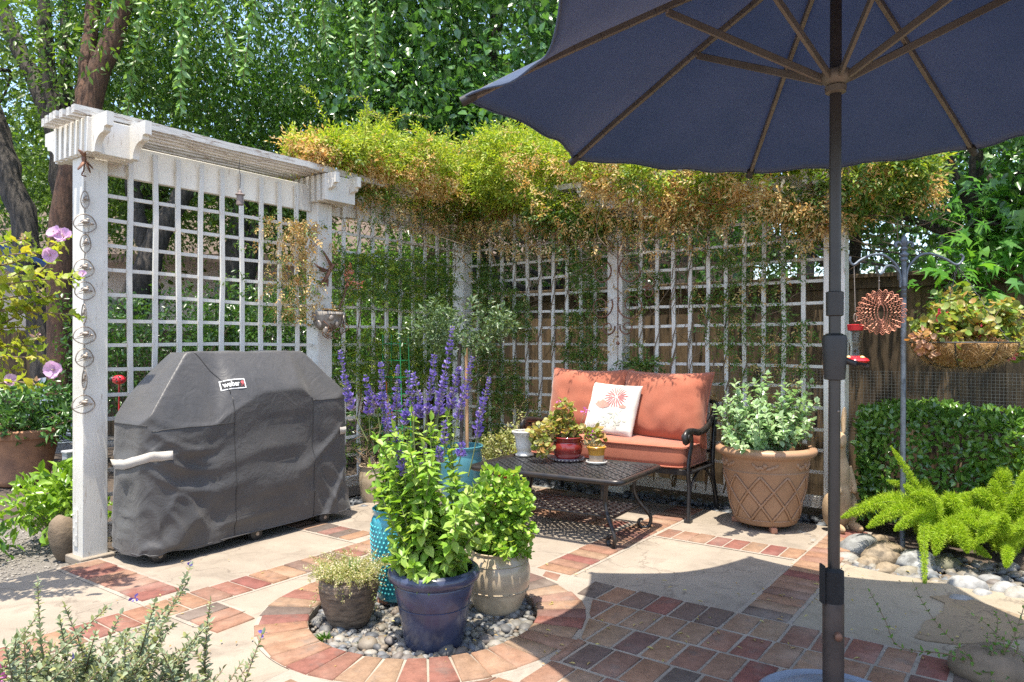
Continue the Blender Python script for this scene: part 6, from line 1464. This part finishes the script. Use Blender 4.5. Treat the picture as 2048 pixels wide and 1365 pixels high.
rings = [(170, 400, 7, 16, 12), (170, 447, 19, 17, 70), (171, 487, 9, 17, 20), (168, 537, 17, 17, 80), (170, 582, 17, 17, 80), (168, 628, 3, 18, 5), (169, 671, 19, 16, 85), (169, 716, 15, 17, 60), (169, 760, 3, 18, 5), (167, 809, 19, 17, 85)]
prev = (170, 362)
mbc = MB()
for x, y, rx, ry, yw in rings:
    a_, b_ = cl_(*prev), cl_(x, y - ry); n = max(2, int((a_ - b_).length / .011))
    for q in range(n): m_ = a_.lerp(b_, (q + .5) / n); s = NV if q % 2 else NU; mbc.tube([m_ + Vector((0, 0, .0065 * math.cos(t))) + s * .003 * math.sin(t) for t in np.linspace(0, 2 * PI, 9)[:-1]], .0012, 4, closed=True)
    prev = (x, y + ry); c = cl_(x, y, .02); R0 = ry * 4.3 / F; w_ = rx * 4.75 / F; s = NV * (w_ / R0) if rx > 4 else NV * .12 + NU * .3
    mb = MB(); mb.tube([c + s * R0 * math.cos(t) * (1 + .06 * math.cos(3 * t + 1.5)) + Vector((0, 0, R0 * math.sin(t) * (1 - .05 * math.cos(t * 2)))) for t in np.linspace(0, 2 * PI, 41)[:-1]], .0034, 6, closed=True)
    mb.tube([c + s * R0 * -.85 + Vector((0, 0, -R0 * .45)), c + s * R0 * .9 + Vector((0, 0, R0 * .05))], .0022, 5)
    mb.ball(c + s * R0 * .0 + Vector((0, 0, R0 * .18)), (w_ * .42 + .002, w_ * .2 + .002, R0 * .26), seg=10, rings=8); mb.ball(c + s * R0 * .22 + Vector((0, 0, R0 * .45)), (.003 + w_ * .18, .003 + w_ * .12, R0 * .16), seg=8, rings=6)
    mb.tube([c + s * R0 * -.2 + Vector((0, 0, R0 * .1)), c + s * R0 * -.65 + Vector((0, 0, -R0 * .22))], [.006, .002], 6); mb.ball(c + s * R0 * .62 + Vector((0, 0, R0 * .02)), (w_ * .16 + .001, w_ * .1 + .001, R0 * .14), seg=8, rings=6); mb.build('bird_ring', M['chain_metal'], ch, smooth=60)
mbc.build('chain', M['chain_metal'], ch)
# small lamp shaped bell hanging from the slats
bo2 = at(480, 335, 4.75); bl = thing('hanging_bell', 'small grey brown metal bell hanging on a wire from the roof slats', 'bell', bo2); zb = at(480, 395, 4.75).z - bo2.z
mb = MB(); mb.tube([(0, 0, .05), (-.008, 0, 0), (.004, 0, -.06), (0, 0, zb + .06)], .0022, 5); mb.tube(polyline([(-.008, 0, .0), (.07, 0, .02), (.19, .05, .05)], 12), .0018, 5); mb.build('wire', M['plastic_black'], bl)
mb = MB(); mb.lathe([(.008, zb + .045), (.012, zb + .04), (.012, zb + .028), (.030, zb + .02), (.031, zb + .015), (.021, zb + .013), (.024, zb - .05), (.020, zb - .052), (.0001, zb - .05)], 24); mb.build('shade', mat('grey brown bell metal', (.24, .19, .17), (.16, .12, .11), 12, .6, metal=.2), bl, smooth=50)
# hummingbird plaque on the second post
pb = W(AL + .07, 3.74, 0)
def face2(x, y, off=.02): o = Vector((0, 0, H)); d = at(x, y, 1) - o; k = ((pb - o).dot(NU) + off) / d.dot(NU); return o + d * k
ho = face2(655, 540); hb = thing('hummingbird_ornament', 'rusty metal hummingbird ornament fixed to the second white post', 'ornament', ho)
def h2(x, y, off=.02): return face2(x, y, off) - ho
mb = MB(); mb.tube(polyline([h2(668, 530, .03), h2(660, 540, .035), h2(653, 555, .035), h2(645, 568)], 16), list(np.interp(np.linspace(0, 1, 16), [0, .3, .7, 1], [.010, .020, .016, .006])), 10, flat=.7); mb.ball(h2(666, 531, .03), .014, seg=10, rings=8); mb.tube([h2(668, 530, .03), h2(677, 526, .04)], [.005, .001], 6); mb.build('body', M['rust'], hb, smooth=60)
def blade(name, pts): 
    mb = MB(); a_ = [h2(x, y, .022 + .012 * (k % 2)) for k, (x, y) in enumerate(pts)]; n = len(a_); mb.add(a_ + [p + NU * .004 for p in a_], [tuple(range(n)), tuple(range(2 * n - 1, n - 1, -1))] + [(i, (i + 1) % n, n + (i + 1) % n, n + i) for i in range(n)]); mb.build(name, M['rust'], hb, smooth=0)
blade('wing', [(660, 536), (644, 500), (650, 506), (660, 522), (666, 532)]); blade('wing', [(658, 541), (640, 534), (628, 527), (632, 533), (640, 540), (636, 542), (648, 545)]); blade('tail', [(650, 553), (640, 566), (646, 566), (647, 574), (651, 568), (656, 575), (657, 560)])
# wall basket of succulents on the second post
wo = face2(650, 625, .0); wb = thing('wall_planter', 'weathered leaf carved wall pocket with succulents on the second post', 'wall planter', wo, ROT)
mb = MB(); NN = 20; vs = []
for z, k in ((.0, 1.0), (-.03, .97), (-.09, .88), (-.12, .70), (-.14, .45)):
    for i in range(NN + 1): a = -PI / 2 + PI * i / NN; vs.append((.01 + .13 * k * math.cos(a) * (1 + .03 * math.sin(i * 2.1)), .14 * k * math.sin(a), z))
mb.add(vs, [(j * (NN + 1) + i, j * (NN + 1) + i + 1, (j + 1) * (NN + 1) + i + 1, (j + 1) * (NN + 1) + i) for j in range(4) for i in range(NN)]); vs2 = [(0.01, -.14, 0), (.01, .14, 0), (.01, .06, -.14), (.01, -.06, -.14)]; mb.add(vs2, [(0, 1, 2, 3)])
M['grey_wood'] = mat('weathered grey carved resin', (.34, .31, .27), (.17, .14, .11), 16, .85, .5, 40)
o = mb.build('pocket', M['grey_wood'], wb, smooth=180); so = o.modifiers.new('s', 'SOLIDIFY'); so.thickness = .012
g = rng(611)
for i in range(9):
    mb = MB(); a = R(-80 + 20 * i); Mx = Matrix.Translation((.01 + .135 * math.cos(a), .14 * math.sin(a), -.045 - .05 * (i % 3))) @ Matrix.Rotation(a, 4, 'Z') @ Matrix.Rotation(R(g.uniform(-40, 40)), 4, 'X'); mb.ball((0, 0, 0), (.010, .020, .030), M=Mx, seg=8, rings=6); mb.build('carved_leaf', M['chain_metal'], o, smooth=180)
mb = MB()
for i in range(6): y = -.1 + .04 * i; mb.tube(polyline([(.10, y, -.07), (.13, y + .03, -.12), (.10, y - .02 + g.normal() * .02, -.17), (.11, y + g.normal() * .03, -.21)], 12), .004, 6)
mb.build('root_tendrils', M['rust'], wb, smooth=60)
mb = MB(); mb.lathe([(.0001, -.03), (.10, -.02), (.0001, -.01)], 12, c=(.06, 0, 0)); mb.build('soil', M['potsoil'], wb)
L = Leaves()
for cx_, cy_, r_, n in ((.09, -.06, .045, 46), (.11, -.02, .04, 40), (.08, .04, .035, 36), (.08, .09, .03, 30)):
    for k in range(n): a = k * 2.4; e = .25 + .9 * (1 - k / n); d = np.array([math.cos(a) * e, math.sin(a) * e, 1.1 - e * .6]); L.add((cx_, cy_, .0), unit(d), (0, 0, 1), r_ * (1.1 - .5 * k / n), r_ * .5)
L.build('succulents', leafmat('bronze and grey succulent', [(.40, .20, .09), (.44, .28, .13), (.30, .30, .28), (.26, .20, .22)], .15), wb, OVAL)
M['coral'] = leafmat('coral blossom', [(.60, .25, .16), (.55, .16, .10), (.62, .36, .24)], .3); mb = MB()
for e in ((.10, .16, .30), (.12, .14, .24), (.14, .22, .22), (.08, .17, .36)): mb.tube(polyline([(.08, .06, 0), (.09, .11, .12), e], 10), .003, 5); L = Leaves(); cloud_leaves(L, g, [e], .035, 26, .022, .6, .8, 0, .4); L.build('flower', M['coral'], wb, OVAL)
mb.build('stem', M['rust'], wb)
# iron scroll plaque on the fourth post
pc = W(-2.88, BR - .07, 0); so0 = at(1238, 590, 5.98); sp = thing('iron_scroll', 'bronze wrought iron scroll ornament hanging on the middle post of the right wing', 'ornament', so0, ROT)
mb = MB()
def spiral(cx_, cz_, r, turns, a0, dr, wd, flip=1, y=-.02):
    n = 36; P = []; 
    for i in range(n): f = i / (n - 1); a = a0 + flip * f * turns * 2 * PI; rr = r * (1 - dr * f); P.append(Vector((cx_ + rr * math.cos(a), y, cz_ + rr * math.sin(a))))
    mb.tube(P, [wd * (1 - .4 * q / n) for q in range(n)], 8, flat=.8)
q = .0043
for (x, z, r, tn, a0, fl) in ((30, 48, 28, 1.3, 2.2, 1), (-38, 46, 24, 1.1, 1.0, -1), (30, -22, 30, 1.4, 2.6, 1), (-38, -22, 26, 1.3, .5, -1), (68, 22, 13, 1.3, -2.5, 1), (66, 2, 13, 1.3, 2.5, -1), (-24, 96, 13, 1.3, 0, 1), (22, 96, 15, 1.3, 3, -1), (-22, -66, 15, 1.3, .2, -1), (20, -66, 15, 1.3, 2.9, 1)): spiral(x * q * .95, z * q * .95, r * q, tn, a0, .72, .0085, fl)
mb.tube([(0, -.02, .44), (0, -.02, -.32)], .0055, 8); mb.build('scrolls', M['rust'], sp, smooth=60)
mb = MB(); mb.tube([(0, -.02, -.32), (.0, -.02, -.52), (-.02, -.02, -.62)], .003, 5); mb.ball((0, -.02, -.40), .016, seg=10, rings=8); mb.ball((0, -.02, -.345), .010, seg=8, rings=6); mb.build('drop', M['rust'], sp, smooth=60)

# ------------------------------------------------------------------ left hand garden
c = Vector((-4.55, 6.75, -.05)); lp_ = thing('potted_shrub', 'big old terracotta pot of dark leafy shrub left of the first post', 'potted plant', c)
pot(lp_, [(.20, 0), (.215, .01), (.222, .06), (.215, .07), (.285, .43), (.30, .435), (.305, .50), (.29, .51)], M['pot_old_terra'], .025, .06)
L = Leaves(); g = rng(621); cl = rdir(g, 70) * np.array([.48, .40, .24]) * g.uniform(.2, 1, 70)[:, None] ** .5 + np.array([.06, 0, .66]); cloud_leaves(L, g, cl, .11, 1900, .075, .36, .9, 0, .7); L.build('foliage', leafmat('dark leathery leaves', [(.04, .11, .025), (.07, .16, .04), (.11, .21, .06)], .3, .35, .5), lp_, OVAL)
mb = MB()
for e in cl[::3]: mb.tube([(0, 0, .44), tuple(e)], .006, 5)
mb.build('stem', M['twig'], lp_)
ad = thing('garden_chair', 'grey blue fan backed wooden garden chair behind the terracotta pot', 'chair', (-4.85, 7.75, -.05), R(25)); M['chair'] = mat('grey blue painted wood', (.22, .27, .33), (.17, .21, .26), 6, .6, .1, 40)
for k in range(7):
    x = -.27 + .09 * k; mb = MB(); h_ = 1.02 - .10 * abs(k - 3) ** 1.6 / 3; mb.bar((x * .85, .25, .30), (x * 1.12, .48, h_), .078, .018, up=(0, 1, .3)); mb.build('backrest_slat', M['chair'], ad, bevel=.006)
for k in range(5): mb = MB(); y = -.28 + .11 * k; mb.bar((-.28, y, .36 - .035 * k), (.28, y, .36 - .035 * k), .09, .018); mb.build('seat_slat', M['chair'], ad, bevel=.004)
for s in (-1, 1):
    mb = MB(); mb.bar((s * .33, -.32, .53), (s * .33, .38, .53), .12, .02); mb.build('arm', M['chair'], ad, bevel=.004); mb = MB(); mb.bar((s * .30, -.30, 0), (s * .30, -.30, .52), .09, .02, up=(1, 0, 0)); mb.build('leg', M['chair'], ad, bevel=.004); mb = MB(); mb.bar((s * .275, -.30, .34), (s * .275, .62, .03), .10, .02, up=(0, 0, 1)); mb.build('side_rail', M['chair'], ad, bevel=.004)
mb = MB(); mb.box((0, 0, .22), (.075, .075, .56)); mb.box((0, 0, .505), (.085, .085, .02)); gpst = mb.build('timber_post', mat('pale grey timber', (.36, .36, .36), (.26, .26, .26), 8, .8, .2, 30), bevel=.006); gpst.location = at(140, 900, 5.0).xy.to_3d() + Vector((0, 0, 0)); gpst.rotation_euler = (0, 0, ROT); tag(gpst, 'short grey timber post just left of the first white post', 'post')
# dark blue shade sail
mb = MB(); A_, B_, C_, D_ = at(-120, 440, 8.2), at(150, 546, 8.4), at(60, 560, 9.4), at(-160, 470, 9.6)
mb.grid(lambda u, v: (A_ * (1 - u) + B_ * u) * (1 - v) + (D_ * (1 - u) + C_ * u) * v + Vector((0, 0, -.08 * math.sin(PI * u) * math.sin(PI * v))), 14, 10); ss = mb.build('shade_sail', fabric_mat('royal blue canvas', (.02, .07, .26), (.03, .09, .30), 300), smooth=180); so = ss.modifiers.new('s', 'SOLIDIFY'); so.thickness = .004; tag(ss, 'royal blue canvas canopy edge behind the hibiscus branches', 'shade sail')
# ladybird on a stake
lo = at(238, 900, 4.95); lo.z = -.05; lb_ = thing('ladybird_stake', 'red metal ladybird garden stake seen through the left trellis', 'garden ornament', lo); zc = at(238, 760, 4.95).z - lo.z
mb = MB(); mb.tube([(0, 0, 0), (.0, 0, zc)], .005, 6); mb.build('stake', M['red_plastic'], lb_); mb = MB(); mb.ball((0, 0, zc), (.048, .036, .032), seg=20, rings=12); bd_ = mb.build('body', M['red_plastic'], lb_, smooth=180)
mb = MB(); mb.ball((-.040, -.01, zc + .004), (.018, .02, .018), seg=12, rings=8); mb.build('head', M['plastic_black'], lb_, smooth=180); mb = MB()
for x, y, z in ((.0, -.034, .008), (.022, -.028, .014), (-.018, -.030, .012), (.012, -.026, .022), (.03, -.022, -.006), (.004, -.033, -.010)): mb.ball((x, y, zc + z), .006, seg=8, rings=6)
mb.build('spots', M['plastic_black'], bd_)
# hibiscus reaching in from the left
hi = thing('hibiscus_shrub', 'yellow green hibiscus branches with lilac pink blossoms reaching in from the left', 'shrub', (-3.15, 3.5, -.05)); h0 = hi.location.copy(); L = Leaves(); g = rng(631); mb = MB()
br = [((-260, 760), (-90, 560), (30, 525), (128, 478)), ((-260, 780), (-80, 600), (60, 560), (115, 500)), ((-260, 800), (-60, 600), (40, 565), (150, 558)), ((-260, 820), (-80, 690), (20, 640), (92, 600)), ((-260, 830), (-60, 640), (70, 625), (155, 633)), ((-260, 850), (-80, 720), (20, 690), (75, 680)), ((-260, 880), (-100, 740), (40, 690), (105, 735)), ((-260, 760), (-100, 520), (-10, 490), (45, 480)), ((-260, 900), (-90, 800), (10, 765), (70, 770)), ((-260, 760), (-90, 600), (-10, 570), (50, 540)), ((-260, 800), (-80, 630), (0, 600), (60, 590)), ((-260, 860), (-90, 690), (-10, 660), (60, 655)), ((-260, 760), (-90, 540), (-10, 515), (70, 505)), ((-260, 880), (-90, 730), (-5, 715), (50, 715)), ((-260, 820), (-90, 650), (20, 620), (105, 590)), ((-260, 900), (-100, 800), (-20, 745), (30, 740))]
for pts in br:
    Z = 3.45 + g.normal() * .12; P = [Vector(h0)] + [at(x, y, Z + .03 * i) for i, (x, y) in enumerate(pts)]; mb.tube([p - h0 for p in polyline(P, 24)], list(np.linspace(.008, .003, 24)), 6); stem_leaves(L, g, P[1:], .034, .072, .80, 60, .25, .1, 2, 1.0); stem_leaves(L, g, P[2:], .06, .055, .8, 70, .1, .1, 1, 1.0)
mb.build('branch', M['twig'], hi, smooth=180); L.build('foliage', leafmat('backlit hibiscus leaves', [(.20, .29, .03), (.28, .36, .05), (.36, .40, .07), (.40, .36, .05)], .5, .45, .3), hi, LOBE, h0)
M['petal'] = leafmat('lilac pink petals', [(.64, .42, .58), (.68, .47, .62), (.60, .40, .60)], .4, .6, .2, (1.05, .95, 1.05))
PET = _t([(0, 0, 0), (.30, .35, .02), (.5, .75, .12), (.25, 1, .10), (-.25, 1.0, .14), (-.5, .75, .10), (-.30, .35, .02), (0, .6, -.02)], [[(0, 1, 7), (1, 2, 7), (2, 3, 7), (3, 4, 7), (4, 5, 7), (5, 6, 7), (6, 0, 7)]])
for x, y, s, dx, dz in ((108, 740, .046, .2, .1), (128, 475, .045, .1, .6), (112, 468, .04, -.3, .7), (100, 510, .038, .5, -.2), (166, 549, .020, .2, .5), (22, 762, .034, .6, .5)):
    p = at(x, y, 3.42); ax = unit(np.array([dx, -1, dz])); e1 = unit(np.cross(ax, [0, 0, 1])); e2 = np.cross(e1, ax); L = Leaves()
    for k in range(7): a = 2 * PI * k / 7 + .2; d = unit(e1 * math.cos(a) + e2 * math.sin(a) + ax * (.35 if k % 2 else .6)); L.add((0, 0, 0), d, ax, s, s * 1.0)
    o = L.build('flower', M['petal'], hi, PET, None, True); o.location = p - h0
    mb = MB(); mb.tube([(0, 0, 0), tuple(ax * s * .55)], [.004, .003], 6); mb.build('stamen', M['pot_cream'], o)
M['bud'] = leafmat('pink green buds', [(.45, .25, .34), (.35, .36, .12)], .3)
for x, y in ((45, 478), (80, 586), (75, 672), (68, 765)): L = Leaves(); cloud_leaves(L, g, [at(x, y, 3.45)], .012, 10, .026, .5, .9, -.6, .3); L.build('flower_bud', M['bud'], hi, OVAL, h0)

# ------------------------------------------------------------------ foreground plants
def sprigged(name, label, cat, base, tips, m, leaf, ratio, step, seed, Zr, flowers=(), fm=None, rad=.12, pairs=2, bend=.25, ang=58):
    g = rng(seed); b = Vector(base); t = thing(name, label, cat, b); L = Leaves(); mb = MB()
    for x, y in tips:
        Z = g.uniform(*Zr); e = at(x, y, Z); s = b + Vector((g.normal() * rad, g.normal() * rad * .6, 0)); s = s.lerp(Vector((e.x, e.y, s.z)), .45); m_ = s.lerp(e, .5) + Vector((g.normal() * .03, g.normal() * .03, bend * .1)); P = [s, m_, e]; mb.tube([p - b for p in polyline(P, 14)], list(np.linspace(.0035, .0015, 14)), 4); stem_leaves(L, g, P, step, leaf, ratio, ang, .12, .45, pairs, .7)
    L.build('foliage', m, t, OVAL, b, True); mb.build('stem', M['twig'], t, smooth=180)
    if flowers:
        L = Leaves()
        for x, y in flowers: cloud_leaves(L, g, [at(x, y, sum(Zr) / 2)], .007, 9, .011, .8, 1, 0, .3)
        L.build('flowers', fm, t, OVAL, b)
    return t
G['sage'] = leafmat('grey green felted leaves', [(.20, .25, .15), (.26, .31, .20), (.33, .37, .26), (.16, .20, .09), (.34, .34, .14)], .3, .7, .2, (1.15, 1.2, .8))
g = rng(641)
t1 = [(75, 1165), (120, 1240), (72, 1235), (40, 1270), (10, 1290), (155, 1265), (130, 1215), (215, 1215), (240, 1230), (310, 1205), (330, 1220), (380, 1135), (375, 1165), (420, 1205), (420, 1245), (400, 1260), (345, 1255), (280, 1260), (250, 1285), (190, 1270), (60, 1310), (100, 1300), (20, 1330), (360, 1300), (300, 1300), (220, 1310), (150, 1320), (395, 1290), (270, 1330)] + [(g.uniform(20, 400), g.uniform(1260, 1365)) for _ in range(58)]
sprigged('felted_shrub', 'grey green felted leaf shrub with violet flowers at the bottom left corner', 'shrub', (-1.42, 2.18, -.05), t1, G['sage'], .035, .58, .0105, 642, (2.15, 2.55), ((270, 1197), (378, 1130), (165, 1315), (148, 1315)), G['purple'], .35)
sprigged('trailing_shrub', 'grey green felted sprig leaning over the brick ring at the bottom', 'shrub', (-1.02, 2.10, 0.0), [(525, 1268), (512, 1305), (480, 1330), (445, 1340)], G['sage'], .030, .55, .0125, 643, (2.2, 2.35), ((527, 1266),), G['purple'], .05)
pf = thing('pink_blossom', 'magenta pink blossom at the left edge of the frame bottom', 'flower', at(2, 1340, 2.3)); L = Leaves()
for k in range(7): a = 2 * PI * k / 7; L.add((0, 0, 0), unit(np.array([math.cos(a), -.5, math.sin(a)])), (0, -1, .2), .042, .04)
L.build('petals', leafmat('magenta petal', [(.62, .10, .42), (.66, .22, .50)], .35), pf, PET, None, True); mb = MB(); mb.tube([(0, 0, 0), (-.02, .03, -.32)], .003, 5); mb.build('stem', M['twig_green'], pf)
G['shade'] = leafmat('small dark green leaves', [(.09, .19, .035), (.13, .25, .05), (.20, .32, .06)], .35, .4, .4)
b_ = gp(1965, 1345)
sg = thing('arching_shrub', 'small leaved shrub with long arching shoots at the bottom right', 'shrub', b_); L = Leaves(); mb = MB(); g = rng(651)
for pts in ([(1960, 1350), (1900, 1310), (1800, 1295), (1770, 1240), (1740, 1185)], [(1970, 1340), (1940, 1318), (1880, 1255), (1845, 1205), (1828, 1168)], [(1975, 1340), (1990, 1290), (1995, 1240), (1990, 1225)], [(1985, 1345), (2020, 1290), (2040, 1240), (2050, 1205)], [(1990, 1345), (2010, 1300), (1985, 1260), (1950, 1232)], [(1990, 1345), (2030, 1310), (2030, 1270), (2015, 1235)], [(2000, 1350), (2045, 1320), (2060, 1280)], [(1985, 1350), (1985, 1310), (1975, 1290), (1975, 1270)], [(2000, 1350), (2020, 1330), (2035, 1300)], [(1990, 1350), (2000, 1320), (2010, 1270)]):
    P = [at(x, y, 2.62 + .05 * i) for i, (x, y) in enumerate(pts)]; P[0] = Vector(b_); mb.tube([p - b_ for p in polyline(P, 24)], list(np.linspace(.003, .0012, 24)), 4); stem_leaves(L, g, P, .030, .026, .55, 55, .12, .3, 2, .8)
L.build('foliage', G['shade'], sg, OVAL, b_); mb.build('stem', M['twig'], sg, smooth=180)
leafy_mound('seedling', 'bright green seedling beside the brown boulder at the bottom right', 'weed', gp(1985, 1368), (.06, .05, .06), 60, .032, G['bright'], 653, .5, stems=6)
o = MB(); o.ball((0, 0, 0), (.15, .11, .085), seg=24, rings=16); s = o.build('boulder', M['rock_brown'], smooth=180); p = gp(1985, 1352); s.location = (p.x, p.y, .03); dm = s.modifiers.new('d', 'DISPLACE'); dm.texture = tx; dm.strength = .05; tag(s, 'brown boulder at the bottom right corner under the arching shrub', 'boulder')
